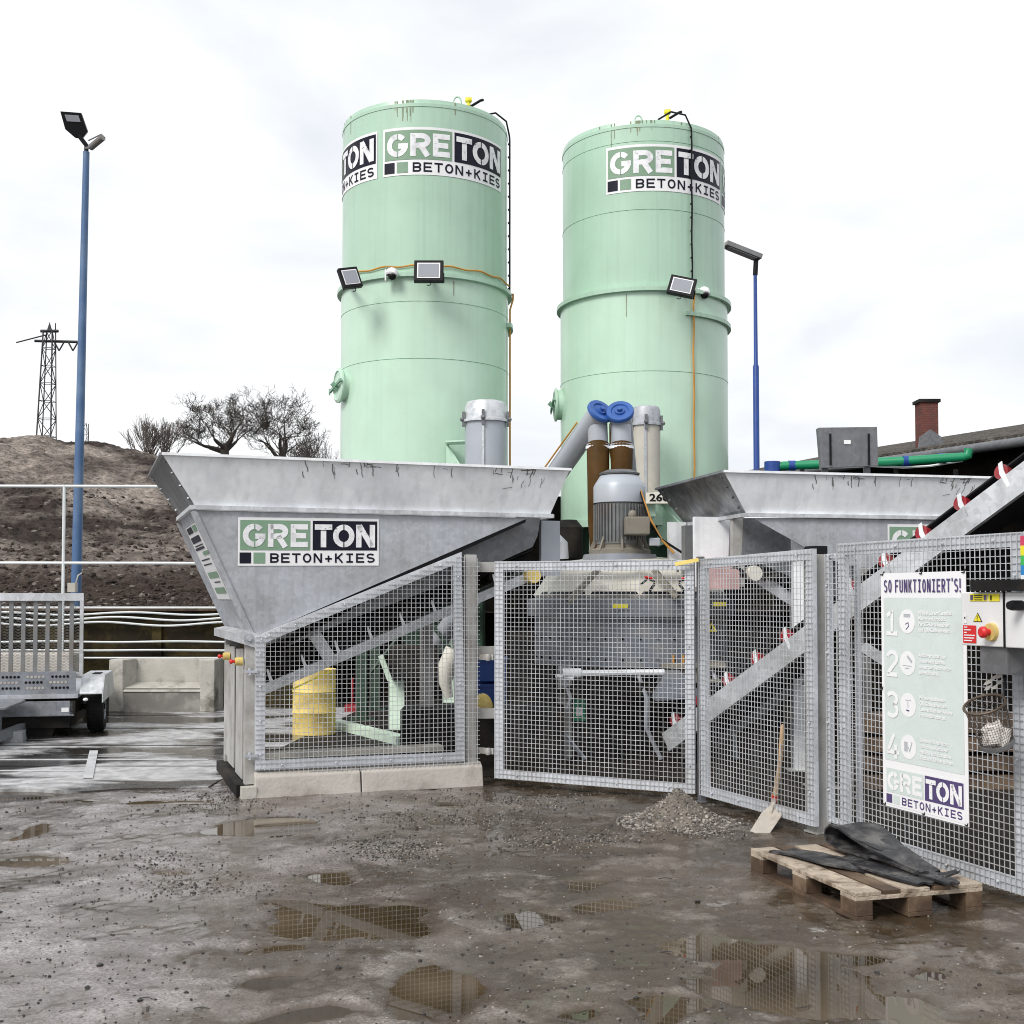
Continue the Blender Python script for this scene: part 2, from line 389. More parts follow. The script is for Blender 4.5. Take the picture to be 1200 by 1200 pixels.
def height(X, Y):
    h = 0.012 * fbm(X, Y, 0.9, 4, 3) + 0.014 * fbm(X, Y, 3.2, 4, 11, 0.6) + 0.0065 * fbm(X, Y, 22, 3, 21, 0.75) + 0.005
    wx = X + 0.16 * fbm(X, Y, 1.7, 3, 31); wy = Y + 0.30 * fbm(X, Y, 1.5, 3, 41)
    dip = np.zeros_like(X)
    for (px, py, rx, ry) in PUD:
        c = G(px, py); a = G(px, min(py - ry, 1300)); b_ = G(px, py + ry)
        sx = rx / 1400 * c.y; sy = abs(a.y - b_.y) / 2
        q = 1 - ((wx - c.x) / sx) ** 2 - ((wy - c.y) / sy) ** 2
        dip = np.maximum(dip, np.clip(q * 0.62 + 0.34, 0, 1))
    h = h - 0.034 * dip
    fade = np.clip((14 - Y) / 3, 0, 1) * np.clip((8 - np.abs(X)) / 2, 0, 1) * np.clip((Y - 1) / 1.5, 0, 1)
    return h * fade - 0.004 * (1 - fade)
gx = np.concatenate([np.array([-1500, -300, -80, -30, -15, -10, -8]), np.arange(-7, 5.5, 0.019), np.array([6, 7, 8, 10, 15, 30, 80, 300, 1500])])
gy = [2.9]
while gy[-1] < 12.5: gy.append(gy[-1] + 0.0042 * gy[-1])
gy = np.concatenate([np.array([-300, -50, -10, 0, 1.5, 2.4]), np.array(gy), np.array([13, 14, 16, 20, 30, 60, 150, 500, 2500])])
GX, GY = np.meshgrid(gx, gy)
GZ = height(GX, GY)

def ground_material():
    m = bpy.data.materials.new('wet_muddy_asphalt'); m.use_nodes = True
    nt = m.node_tree; N = nt.nodes; L = nt.links; b = N['Principled BSDF']
    geo = N.new('ShaderNodeNewGeometry'); sep = N.new('ShaderNodeSeparateXYZ'); L.new(geo.outputs['Position'], sep.inputs[0])
    def noise(sc, det=6, rg=0.55):
        n = N.new('ShaderNodeTexNoise'); n.inputs['Scale'].default_value = sc; n.inputs['Detail'].default_value = det; n.inputs['Roughness'].default_value = rg
        L.new(geo.outputs['Position'], n.inputs['Vector']); return n.outputs[0]
    def mr(s, a, c, d=0.0, e=1.0):
        x = N.new('ShaderNodeMapRange'); x.inputs['From Min'].default_value = a; x.inputs['From Max'].default_value = c
        x.inputs['To Min'].default_value = d; x.inputs['To Max'].default_value = e; L.new(s, x.inputs['Value']); return x.outputs[0]
    def mix(f, a, c):
        x = N.new('ShaderNodeMixRGB')
        for i, s in ((0, f), (1, a), (2, c)):
            if isinstance(s, (tuple, list)): x.inputs[i].default_value = tuple(s) + (1,)
            elif isinstance(s, (int, float)): x.inputs[i].default_value = s
            else: L.new(s, x.inputs[i])
        return x.outputs[0]
    def math_(op, a, c):
        x = N.new('ShaderNodeMath'); x.operation = op
        for i, s in ((0, a), (1, c)):
            if isinstance(s, (int, float)): x.inputs[i].default_value = s
            else: L.new(s, x.inputs[i])
        return x.outputs[0]
    big = noise(0.8); midn = noise(4.5); fine = noise(70, 3); grit = noise(160, 2, 0.7)
    c = mix(mr(big, 0.42, 0.58), (0.050, 0.032, 0.017), (0.125, 0.096, 0.070))
    c = mix(mr(noise(2.6, 7, 0.6), 0.51, 0.60, 0, 0.85), c, (0.25, 0.215, 0.185))
    
    c = mix(mr(grit, 0.60, 0.70, 0, 0.6), c, (0.42, 0.39, 0.36))
    c = mix(mr(grit, 0.36, 0.26, 0, 0.7), c, (0.03, 0.027, 0.025))
    # paler grey towards the left: sky sheen painted into the colour
    left = mr(sep.outputs[0], 0.2, -2.2)
    c = mix(math_('MULTIPLY', left, mr(noise(1.3, 7, 0.65), 0.40, 0.56, 0.15, 0.95)), c, (0.40, 0.365, 0.37))
    c = mix(math_('MULTIPLY', mr(noise(2.2, 9, 0.75), 0.60, 0.65), mr(grit, 0.35, 0.6)), c, (0.55, 0.53, 0.51))
    c = mix(mr(fine, 0.38, 0.62, 0, 0.60), c, (0.055, 0.046, 0.038))
    wetz = mr(sep.outputs[2], 0.010, -0.006); wet = math_('MAXIMUM', wetz, math_('MULTIPLY', mr(noise(1.9, 6, 0.6), 0.49, 0.57), 0.85))                # low spots stay wet
    c = mix(math_('MULTIPLY', wet, 0.80), c, (0.050, 0.034, 0.018))
    L.new(c, b.inputs['Base Color'])
    r = mr(wet, 0, 1, 0.29, 0.06)
    r2 = math_('ADD', r, mr(midn, 0.35, 0.65, -0.10, 0.16))
    r3 = math_('SUBTRACT', r2, math_('MULTIPLY', left, 0.17))
    L.new(math_('MAXIMUM', r3, 0.06), b.inputs['Roughness'])
    bp = N.new('ShaderNodeBump'); bp.inputs['Distance'].default_value = 0.006
    L.new(mr(wet, 0, 1, 0.40, 0.04), bp.inputs['Strength'])
    hsum = math_('ADD', math_('MULTIPLY', fine, 1.0), math_('MULTIPLY', grit, 0.7))
    L.new(hsum, bp.inputs['Height']); L.new(bp.outputs[0], b.inputs['Normal'])
    return m
ground = grid_mesh('ground', GX, GY, GZ, [ground_material()])
ground['kind'] = 'structure'

def water_material():
    m = bpy.data.materials.new('muddy_water'); m.use_nodes = True
    nt = m.node_tree; N = nt.nodes; L = nt.links; b = N['Principled BSDF']
    geo = N.new('ShaderNodeNewGeometry')
    n = N.new('ShaderNodeTexNoise'); n.inputs['Scale'].default_value = 0.9; L.new(geo.outputs['Position'], n.inputs['Vector'])
    r = N.new('ShaderNodeValToRGB'); r.color_ramp.elements[0].color = (0.040, 0.027, 0.012, 1); r.color_ramp.elements[1].color = (0.12, 0.09, 0.058, 1)
    r.color_ramp.elements[0].position = 0.42; r.color_ramp.elements[1].position = 0.66
    L.new(n.outputs[0], r.inputs[0]); L.new(r.outputs[0], b.inputs['Base Color'])
    b.inputs['Roughness'].default_value = 0.015; b.inputs['IOR'].default_value = 1.36
    n2 = N.new('ShaderNodeTexNoise'); n2.inputs['Scale'].default_value = 5; L.new(geo.outputs['Position'], n2.inputs['Vector'])
    bp = N.new('ShaderNodeBump'); bp.inputs['Strength'].default_value = 0.008; bp.inputs['Distance'].default_value = 0.01
    L.new(n2.outputs[0], bp.inputs['Height']); L.new(bp.outputs[0], b.inputs['Normal'])
    return m
w = MB(); w.quad((-7.0, 2.2, -0.0075), (5.5, 2.2, -0.0075), (5.5, 12.6, -0.0075), (-7.0, 12.6, -0.0075))
water = w.build('water', water_material()); water['kind'] = 'structure'

# pale concrete slab behind, wet in streaks
def slab_material():
    m = bpy.data.materials.new('wet_concrete_slab'); m.use_nodes = True
    nt = m.node_tree; N = nt.nodes; L = nt.links; b = N['Principled BSDF']
    geo = N.new('ShaderNodeNewGeometry')
    def noise(sc, st, det=6):
        mp = N.new('ShaderNodeMapping'); mp.inputs['Scale'].default_value = st; L.new(geo.outputs['Position'], mp.inputs['Vector'])
        n = N.new('ShaderNodeTexNoise'); n.inputs['Scale'].default_value = sc; n.inputs['Detail'].default_value = det; n.inputs['Roughness'].default_value = 0.6; n.inputs['Distortion'].default_value = 0.4
        L.new(mp.outputs[0], n.inputs['Vector']); return n.outputs[0]
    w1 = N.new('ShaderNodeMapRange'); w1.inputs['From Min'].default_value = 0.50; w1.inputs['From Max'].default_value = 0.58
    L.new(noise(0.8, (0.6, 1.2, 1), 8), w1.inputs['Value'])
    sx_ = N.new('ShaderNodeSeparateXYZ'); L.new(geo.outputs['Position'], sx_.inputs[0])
    bx = N.new('ShaderNodeMapRange'); bx.inputs['From Min'].default_value = -3.9; bx.inputs['From Max'].default_value = -4.9; bx.inputs['To Max'].default_value = 0.10; L.new(sx_.outputs[0], bx.inputs['Value'])  # darker, wetter slab around the trailer, also painted in for its weak shadow
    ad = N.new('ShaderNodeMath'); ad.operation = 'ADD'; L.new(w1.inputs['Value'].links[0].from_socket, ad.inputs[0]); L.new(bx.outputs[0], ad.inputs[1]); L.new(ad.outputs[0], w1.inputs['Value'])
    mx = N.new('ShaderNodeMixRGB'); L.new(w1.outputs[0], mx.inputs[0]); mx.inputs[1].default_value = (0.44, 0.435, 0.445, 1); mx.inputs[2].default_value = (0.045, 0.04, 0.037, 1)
    r2 = N.new('ShaderNodeMapRange'); r2.inputs['From Min'].default_value = 0.35; r2.inputs['From Max'].default_value = 0.65; r2.inputs['To Min'].default_value = 0.6; r2.inputs['To Max'].default_value = 1.25
    L.new(noise(7, (1, 1, 1), 8), r2.inputs['Value'])
    sc = N.new('ShaderNodeVectorMath'); sc.operation = 'SCALE'; L.new(mx.outputs[0], sc.inputs[0]); L.new(r2.outputs[0], sc.inputs['Scale']); L.new(sc.outputs[0], b.inputs['Base Color'])
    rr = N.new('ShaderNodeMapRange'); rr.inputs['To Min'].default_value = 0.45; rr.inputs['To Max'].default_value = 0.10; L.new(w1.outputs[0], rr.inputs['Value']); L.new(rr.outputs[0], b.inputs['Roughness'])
    bp = N.new('ShaderNodeBump'); bp.inputs['Strength'].default_value = 0.15; bp.inputs['Distance'].default_value = 0.01
    L.new(noise(30, (1, 1, 1), 3), bp.inputs['Height']); L.new(bp.outputs[0], b.inputs['Normal'])
    return m
sx0 = G(262, 917).x
s = MB()
edge = [(-16, 9.9)] + [(x, G(600 + x * 1400 / 10.4, 926).y + 0.12 * math.sin(x * 2.1) + 0.05 * math.sin(x * 7.3)) for x in np.linspace(-6, -2.62, 24)]
top = [(x, y, 0.020) for x, y in edge] + [(-2.55, 12.4, 0.020), (-2.2, 17.75, 0.020), (-16, 17.75, 0.020)]
s.prism(top[::-1], (0, 0, -0.06))
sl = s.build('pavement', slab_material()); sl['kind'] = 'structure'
s = MB()
for yj in (11.6, 13.2, 14.9, 16.6): s.box(-16, -2.75, yj - .012, yj + .012, .0215, .0235)
for xj in (-6.4, -8.6): s.box(xj - .012, xj + .012, 10.8, 17.6, .0245, .0265)
jt = s.build('pavement_joints', M['dark']); jt['kind'] = 'structure'
s = MB()
for (a, b_, w_) in [((-4, 890), (245, 890), 0.035), ((0, 903), (100, 903), 0.03)]:
    p, q = G(*a, z=0.024), G(*b_, z=0.024)
    s.obox((p + q) / 2, (q - p) / 2, (0, w_, 0), (0, 0, 0.002))
p, q = G(110, 880, z=0.024), G(103, 912, z=0.024)
s.obox((p + q) / 2 + V((0, 0, 0.004)), (q - p) / 2, (0.045, 0, 0), (0, 0, 0.002))
ml = s.build('road_markings', mat('worn_white_line', (0.50, 0.50, 0.52), 0.5, var=0.1, dirt=(0.3, 0.3, 0.3), dirt_amt=0.6, dirt_scale=5)); ml['kind'] = 'structure'

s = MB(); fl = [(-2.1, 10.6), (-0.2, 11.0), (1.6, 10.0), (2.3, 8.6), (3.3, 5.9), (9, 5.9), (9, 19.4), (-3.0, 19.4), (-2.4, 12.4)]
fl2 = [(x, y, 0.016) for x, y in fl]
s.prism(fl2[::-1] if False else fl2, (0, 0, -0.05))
fo = s.build('floor', mat('floor_painted_shade', (0.022, 0.019, 0.016), 0.75, var=0.4, scale=2, dirt=(0.045, 0.036, 0.027), dirt_amt=0.5, dirt_scale=1.2, spec=0.12, bump=0.4, bscale=20)); fo['kind'] = 'structure'  # near-black sheet under the machinery, shade put into its colour

# ------------------------------------------------------------------ hill of earth
crest = [(-40, 6.2), (-20, 6.3), (-16.3, 6.35), (-14.6, 6.55), (-13.3, 6.3), (-11.4, 5.8), (-10, 5.35), (-8.1, 4.8), (-5.4, 3.7), (-1.4, 1.9), (6, 1.0), (30, 0.6)]
def hillz(X, Y):
    cr = np.interp(X, [c[0] for c in crest], [c[1] for c in crest])
    t = np.clip((Y - 18.45) / 19.0, 0, 1)
    base = 1.42 + (cr - 1.42) * (0.55 * t + 0.45 * t * t * (3 - 2 * t)) + np.clip(t * 6, 0, 1) * 0.12 * np.where(cr > 2, 1, 0)
    b2 = np.clip((Y - 46) / 14, 0, 1)
    z = base * (1 - b2) + 0.2 * b2
    rough = 0.26 * fbm(X, Y, 0.35, 4, 61) + 0.24 * fbm(X, Y, 1.3, 4, 71, 0.65) + 0.09 * (1 - np.abs(fbm(X, Y * 1.5, 4.0, 3, 81, 0.7)))
    return z + rough * np.clip(t * 8, 0.15, 1)
hx = np.concatenate([np.arange(-34, -3.0, 0.11), np.arange(-3, 30, 0.8)])
hy = [18.45]
while hy[-1] < 44: hy.append(hy[-1] + 0.0045 * hy[-1])
hy = np.concatenate([np.array(hy), np.array([46, 50, 54, 60])])
HX, HY = np.meshgrid(hx, hy)
def hill_material():
    m = bpy.data.materials.new('brown_earth'); m.use_nodes = True
    nt = m.node_tree; N = nt.nodes; L = nt.links; b = N['Principled BSDF']; b.inputs['Roughness'].default_value = 0.95
    b.inputs['Specular IOR Level'].default_value = 0.2
    geo = N.new('ShaderNodeNewGeometry')
    def noise(sc, det=8, rg=0.6, st=(1, 1, 1)):
        mp = N.new('ShaderNodeMapping'); mp.inputs['Scale'].default_value = st; L.new(geo.outputs['Position'], mp.inputs['Vector'])
        n = N.new('ShaderNodeTexNoise'); n.inputs['Scale'].default_value = sc; n.inputs['Detail'].default_value = det; n.inputs['Roughness'].default_value = rg
        L.new(mp.outputs[0], n.inputs['Vector']); return n.outputs[0]
    def ramp(s, a, c, ca, cb):
        r = N.new('ShaderNodeValToRGB'); r.color_ramp.elements[0].position = a; r.color_ramp.elements[1].position = c
        r.color_ramp.elements[0].color = ca + (1,); r.color_ramp.elements[1].color = cb + (1,); L.new(s, r.inputs[0]); return r.outputs[0]
    c1 = ramp(noise(0.45, st=(1, 0.6, 2.2)), 0.40, 0.60, (0.040, 0.030, 0.026), (0.28, 0.24, 0.21))
    c2 = ramp(noise(5.0, 8, 0.85), 0.36, 0.64, (0.12, 0.12, 0.12), (1.9, 1.9, 1.9))
    mx = N.new('ShaderNodeMixRGB'); mx.blend_type = 'MULTIPLY'; mx.inputs[0].default_value = 1
    sp_ = N.new('ShaderNodeSeparateXYZ'); L.new(geo.outputs['Position'], sp_.inputs[0])
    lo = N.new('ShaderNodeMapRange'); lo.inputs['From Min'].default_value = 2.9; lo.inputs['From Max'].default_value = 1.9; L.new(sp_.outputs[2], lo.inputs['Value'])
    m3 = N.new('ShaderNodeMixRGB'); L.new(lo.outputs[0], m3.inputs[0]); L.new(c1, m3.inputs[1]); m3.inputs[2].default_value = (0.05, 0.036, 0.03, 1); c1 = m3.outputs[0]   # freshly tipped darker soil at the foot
    L.new(c1, mx.inputs[1]); L.new(c2, mx.inputs[2]); L.new(mx.outputs[0], b.inputs['Base Color'])
    bp = N.new('ShaderNodeBump'); bp.inputs['Strength'].default_value = 1.0; bp.inputs['Distance'].default_value = 0.15
    L.new(noise(4.0, 8, 0.7), bp.inputs['Height']); L.new(bp.outputs[0], b.inputs['Normal'])
    return m
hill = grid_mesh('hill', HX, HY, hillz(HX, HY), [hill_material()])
hill['kind'] = 'structure'
# clods and stones on the bank
cl = MB()
for i in range(9000):
    y = 18.5 + 12 * random.random() ** 3.0; x = random.uniform(-15 - (y - 18) * 0.3, -3.2)
    z = float(hillz(np.array([x]), np.array([y]))[0]); r = random.uniform(0.015, 0.06) * (1 + 0.5 * (random.random() < 0.04))
    cl.ball((x, y, z), (r * random.uniform(0.8, 1.5), r, r * random.uniform(0.5, 0.9)), m=random.choice((0, 0, 0, 0, 0, 1)) if r < 0.06 else 0, n=5, k=3, jit=0.25)
tag(cl.build('rubble', [mat('dark_clod', (0.045, 0.032, 0.026), 0.95, var=.3), mat('pale_stone', (0.20, 0.175, 0.155), 0.9, var=0.2)]), 'dark clods and pale stones strewn over the brown earth bank', 'rubble', kind='stuff')

# ------------------------------------------------------------------ retaining wall, rails, pipes
WY = 18.0
t = thing('retaining_wall', 'dark mossy retaining wall at the foot of the earth bank', 'wall', (-9, WY, 0))
b = MB()
b.box(-22, -2.9, WY, WY + 0.45, -0.05, P(0, 716, WY).z)
for i in range(9): b.box(-21.5 + i * 2.3, -21.36 + i * 2.3, WY - 0.05, WY, 0, P(0, 728, WY).z, 0)
b.build('wall_face', M['wallmud'], t)
b = MB(); b.box(-22, -2.9, WY - 0.06, WY + 0.5, P(0, 716, WY).z, P(0, 711, WY).z); b.build('coping', M['wood_dk'], t)
t = thing('railing', 'thin pale tube railing in front of the brown earth bank', 'railing', (-9, 17.6, 0))
ry = 17.6
for nm, py in (('top_rail', 568), ('middle_rail', 658)):
    b = MB(); b.tube([(-16, ry, P(0, py, ry).z + 0.0), (-5, ry, P(0, py + 2, ry).z), (-3.2, ry, P(0, py + 3, ry).z)], 0.021, 8); b.build(nm, M['white_rail'], t)
for px in (-210, -66, 75):
    b = MB(); x = P(px, 600, ry).x; b.tube([(x, ry, 0.02), (x, ry, P(0, 568, ry).z)], 0.024, 8); b.build('post', M['white_rail'], t)
pipes = [(712, 0.0, 'uppermost straight white pipe running along the wall top'), (719, 1.6, 'first wavy white hose just under the top pipe of the wall'),
         (725, 2.0, 'second wavy white hose of the three sagging along the wall'), (731, 2.2, 'lowest wavy white hose sagging along the dark wall'),
         (752, 0.5, 'white pipe across the middle of the dark wall'), (762, 0.2, 'white pipe second from the bottom of the dark wall'), (771, 0.0, 'lowest white pipe just above the concrete barrier')]
for py, amp, lab in pipes:
    yy = WY - 0.12; b = MB(); pts = []
    for i in range(60):
        px = -60 + i * 6.3; pts.append(P(px, py + amp * math.sin(px / 24.0 + py * 0.12), yy))
    b.tube(pts, 0.017, 6)
    tag(b.build('pipe', M['white_rail'], loc=(-6, yy, pts[0].z)), lab, 'pipe', 'white pipes along the dark wall')
t = thing('dark_backdrop_wall', 'added dark backdrop wall behind the mixer and under the silos', 'wall', (3, 19.5, 0))  # wall added to make the background behind the fences dark
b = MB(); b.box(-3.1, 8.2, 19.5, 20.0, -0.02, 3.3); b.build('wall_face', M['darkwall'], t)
b = MB()
for i in range(11): b.box(-3.1 + i * 1.04, -3.1 + i * 1.04 + 0.06, 19.46, 19.5, 0, 2.7)
b.build('buttress', M['wallmud'], t)

# ------------------------------------------------------------------ blue lamp posts
def lamp_post(bpx, Y, ztop, r0, r1, step, label, head):
    x = P(bpx, 600, Y).x
    t = thing('street_lamp', label, 'lamp post', (x, Y, 0), 'blue lamp posts')
    b = MB()
    if step: b.tube([(x, Y, 0), (x, Y, step), (x, Y, step + 0.06), (x, Y, ztop)], [r0, r0, r1, r1 * 0.85], 16)
    else: b.tube([(x, Y, 0), (x + 0.09, Y, ztop)], [r0, r1], 16)
    b.build('pole', M['blue_pole'] if not step else M['blue'], t)
    head(t, x, Y, ztop)
def head1(t, x, Y, z):
    x += 0.09
    b = MB(); b.tube([(x, Y, z - 0.1), (x, Y, z + 0.1), (x - 0.11, Y - 0.05, z + 0.25)], 0.035, 10); b.build('arm', M['black'], t)
    # lamp head seen from below-front: tilted housing, narrow at its root
    b = MB()
    root = V((x - 0.11, Y - 0.05, z + 0.20)); up = V((-0.28, -0.35, 1.0)).normalized(); sd = V((1, 0.15, 0.05)).normalized(); nr = up.cross(sd).normalized()
    pr = [(-0.045, 0), (0.06, 0), (0.17, 0.10), (0.17, 0.38), (-0.13, 0.40), (-0.15, 0.13)]
    b.prism([root + sd * a + up * c for a, c in pr], nr * 0.09); b.build('lamp_housing', M['black'], t, 0.008)
    b = MB(); q = [(-0.08, 0.25), (0.12, 0.24), (0.12, 0.34), (-0.08, 0.35)]
    dn = nr if nr.y < 0 else -nr
    off = dn * 0.006 if nr.y > 0 else nr * 0.096
    b.prism([root + sd * a + up * c + off for a, c in q], dn * 0.004); b.build('diffuser', M['glass'], t)
    b = MB(); b.tube([(x, Y - 0.02, z + 0.05), (x + 0.12, Y - 0.1, z + 0.03)], 0.02, 6); b.tube([(x + 0.10, Y - 0.1, z + 0.03), (x + 0.34, Y - 0.25, z + 0.13)], 0.05, 10)
    b.tube([(x + 0.05, Y - 0.05, z + 0.16), (x + 0.3, Y - 0.2, z + 0.2), (x + 0.36, Y - 0.22, z + 0.14)], 0.01, 6); b.build('spotlight', M['motor'], t)
def head2(t, x, Y, z):
    b = MB(); b.tube([(x, Y, z - 0.25), (x + 0.02, Y, z + 0.08)], 0.05, 10); b.build('arm', M['black'], t)
    b = MB(); a = V((x + 0.10, Y, z + 0.10)); c = V((x - 0.64, Y - 0.15, z + 0.34))
    b.bar(a, c, 0.26, 0.10); b.build('lamp_housing', M['motor'], t, 0.01)
    b = MB(); b.bar(a + V((-0.1, -0.02, -0.062 + 0.03)), c + V((0.06, 0.01, -0.062 - 0.02)), 0.2, 0.01); b.build('diffuser', M['glass'], t)
lamp_post(89, 18.3, P(94, 178, 18.3).z, 0.085, 0.048, None, 'tall faded blue lamp post behind the trailer by the earth bank', head1)
lamp_post(887, 24.0, P(887, 308, 24).z, 0.062, 0.042, P(887, 430, 24).z, 'dark blue lamp post to the right of the silos', head2)
b = MB(); p = P(85, 687, 17.9); b.box(p.x - 0.06, p.x + 0.06, p.y - 0.05, p.y + 0.05, p.z - 0.09, p.z + 0.05); b.tube([p + V((0.05, 0, 0.04)), p + V((0.08, 0, 0.16)), p + V((0.1, 0.1, 0.2))], 0.012, 6)
tag(b.build('junction_box', M['cream_pot'], loc=tuple(p), bevel=0.01), 'small beige junction box fixed to the blue lamp post', 'junction box')

# ------------------------------------------------------------------ lattice pylons
def pylon(pxt, pxb, pyt, Y, wt, wb, label, arms):
    top = P(pxt, pyt, Y); bx = P(pxb, 600, Y).x
    t = thing('electricity_pylon', label, 'pylon', (bx, Y, 0), 'lattice pylons')
    b = MB(); n = 16; H = top.z
    def c(i, k):
        f = i / n; cx = bx + (top.x - bx) * f; w_ = wb + (wt - wb) * f
        sx, sy = ((-1, -1), (1, -1), (1, 1), (-1, 1))[k % 4]
        return V((cx + sx * w_ / 2, Y + sy * w_ / 2, H * f))
    for k in range(4):
        b.tube([c(0, k), c(n, k)], 0.075, 4)
        for i in range(n):
            b.tube([c(i, k), c(i + 1, k + 1)] if (i + k) % 2 else [c(i, k + 1), c(i + 1, k)], 0.05, 3)
            b.tube([c(i, k), c(i, k + 1)], 0.04, 3)
    b.build('lattice_tower', M['iron'], t)
    if arms:
        b = MB()
        b.tube([(top.x - 1.5, Y, H - 1.0), (top.x + 2.9, Y + 0.5, H - 1.0)], 0.14, 4); b.tube([(top.x, Y, H), (top.x + 0.0, Y, H + 0.9)], [0.3, 0.02], 5)
        b.tube([(top.x - 3.1, Y - 0.6, H - 1.3), (top.x - 0.4, Y, H - 0.4)], 0.07, 4)
        b.tube([(top.x + 0.6, Y, H), (top.x + 0.6, Y, H + 0.8)], 0.06, 4); b.tube([(top.x - 0.9, Y, H), (top.x + 0.9, Y, H)], 0.16, 4)
        b.build('crossarm', M['iron'], t)
        for dx in (1.0, 2.4):
            b = MB(); b.tube([(top.x + dx - 0.5, Y, H - 1.1), (top.x + dx, Y, H - 2.0)], 0.08, 4); b.tube([(top.x + dx + 0.5, Y, H - 1.1), (top.x + dx, Y, H - 2.0)], 0.08, 4)
            b.build('insulator', M['iron'], t)
pylon(58, 50, 388, 120, 0.9, 2.3, 'tall dark lattice pylon with crossarm standing behind the hill', True)
pylon(98.5, 98.5, 496, 230, 1.3, 1.5, 'small distant lattice pylon just right of the blue lamp post', False)

# ------------------------------------------------------------------ bare trees
def bare_tree(px, Y, pytop, spread, label, kind='tree', bark=None, seed=1):
    rnd = random.Random(seed)
    x = P(px, 600, Y).x; z0 = float(hillz(np.array([x]), np.array([Y]))[0]) - 0.3
    H = P(px, pytop, Y).z - z0
    t = thing('bare_tree' if kind == 'tree' else 'bare_shrub', label, 'tree' if kind == 'tree' else 'shrub', (x, Y, z0), 'bare trees behind the hill')
    tr = MB(); cr = MB()
    cnt = [0]
    def grow(p, d, L, r, lev, mb):
        pts = [p]; k = 3
        for i in range(k):
            jit = 0.34 if kind == 'tree' else 0.10
            d = (d + V((rnd.uniform(-jit, jit), rnd.uniform(-jit, jit), rnd.uniform(-jit * .5, jit * .8)))).normalized()
            p = p + d * (L / k); pts.append(p)
        rr = [r * (1 - 0.45 * i / k) for i in range(k + 1)]
        mb.tube(pts, rr, 6 if lev < 2 else 3, caps=False)
        cnt[0] += 1
        if lev >= (7 if kind == 'tree' else 4): return
        nb = rnd.choice((3, 3, 4)) if lev in (3, 5) else rnd.choice((2, 3, 3)) if kind == 'tree' else 3
        for j in range(nb):
            ang = rnd.uniform(0.40, 1.15) if kind == 'tree' else rnd.uniform(0.1, 0.4); az = rnd.uniform(0, 2 * PI)
            ax = d.cross(V((math.cos(az), math.sin(az), 0.3))).normalized()
            nd = (Matrix.Rotation(ang, 3, ax) @ d); nd.z += 0.02 if kind == 'tree' else 0.12
            q = pts[-1] if j < 2 else pts[rnd.choice((1, 2))]
            grow(q, nd.normalized(), L * rnd.uniform(0.62, 0.86), max(0.0065, rr[-1] * rnd.uniform(0.6, 0.8)), lev + 1, cr)
    if kind == 'tree':
        p0 = V((x, Y, z0)); tr.tube([p0, p0 + V((0.05, 0, H * 0.25)), p0 + V((0, 0.05, H * 0.47))], [0.24, 0.17, 0.13], 8, caps=False)
        for j in range(6):
            az = j * 2 * PI / 6 + rnd.uniform(-0.3, 0.3); el = rnd.uniform(0.15, 1.1) if j else 1.5
            d = V((math.cos(az) * math.cos(el) * spread, math.sin(az) * math.cos(el), math.sin(el))).normalized()
            grow(p0 + V((0, 0.05, H * (0.36 + 0.016 * j))), d, H * 0.195, 0.085, 1, cr)
    else:
        for j in range(34):
            az = rnd.uniform(0, 2 * PI); s_ = rnd.uniform(0.0, 0.75) * spread
            d = V((math.cos(az) * s_, math.sin(az) * s_, 1)).normalized()
            grow(V((x + rnd.uniform(-0.4, 0.4), Y + rnd.uniform(-0.3, 0.3), z0)), d, H * rnd.uniform(0.30, 0.40), 0.035, 1, tr if j == 0 else cr)
    tr.build('trunk', bark or M['bark'], t); cr.build('crown', bark or M['bark'], t)
bare_tree(262, 41, 452, 1.3, 'bare spreading tree left of the darker bare tree above the hopper', seed=5)
bare_tree(330, 42, 458, 1.2, 'dark bare tree standing nearest the left silo', seed=12)
bare_tree(181, 38, 488, 1.25, 'pale twiggy bare shrub on the hill left of the trees', 'shrub', M['bark_lt'], seed=9)
bare_tree(372, 40, 512, 1.5, 'low bare bush beside the left silo', 'shrub', M['bark'], seed=19)

# ------------------------------------------------------------------ concrete barrier and blocks
def barrier(px0, px1, pyb, pyt, label):
    a = G(px0, pyb); c = G(px1, pyb); Y = a.y; x0, x1 = a.x, c.x; h = P(px0, pyt, Y).z
    t = thing('concrete_barrier', label, 'barrier', ((x0 + x1) / 2, Y, 0.02))
    b = MB(); w_ = x1 - x0; d = 0.55
    b.box(x0, x1, Y + 0.30, Y + d, 0.02, h)
    for sx in (0, 1):                        # side cheeks with inward-slanting inner faces
        o = x1 if sx else x0; k = -1 if sx else 1
        q = [(o, Y), (o + k * .20, Y), (o + k * .31, Y + .297), (o, Y + .297)]
        b.prism([(x, y, 0.02) for x, y in q][::k], (0, 0, h - 0.02))
    b.build('barrier_body', M['concrete'], t, 0.012)
    b = MB(); q = [(x0 + .205, Y + .02), (x1 - .205, Y + .02), (x1 - .312, Y + .296), (x0 + .312, Y + .296)]
    b.prism([(x, y, .02) for x, y in q], (0, 0, h * .44)); b.build('seat_front', M['concrete_wet'], t)
    b = MB(); zs = h * .44 + .021; b.add([(x0 + .205, Y + .03, zs), (x1 - .205, Y + .03, zs), (x1 - .312, Y + .296, zs + .07), (x0 + .312, Y + .296, zs + .07), (x0 + .205, Y + .005, zs - .05), (x1 - .205, Y + .005, zs - .05)], [(0, 1, 2, 3), (4, 5, 1, 0)])
    b.build('seat_top', M['concrete'], t)
barrier(127, 251, 836, 773, 'grey concrete barrier block with a seat-like recess by the wall')
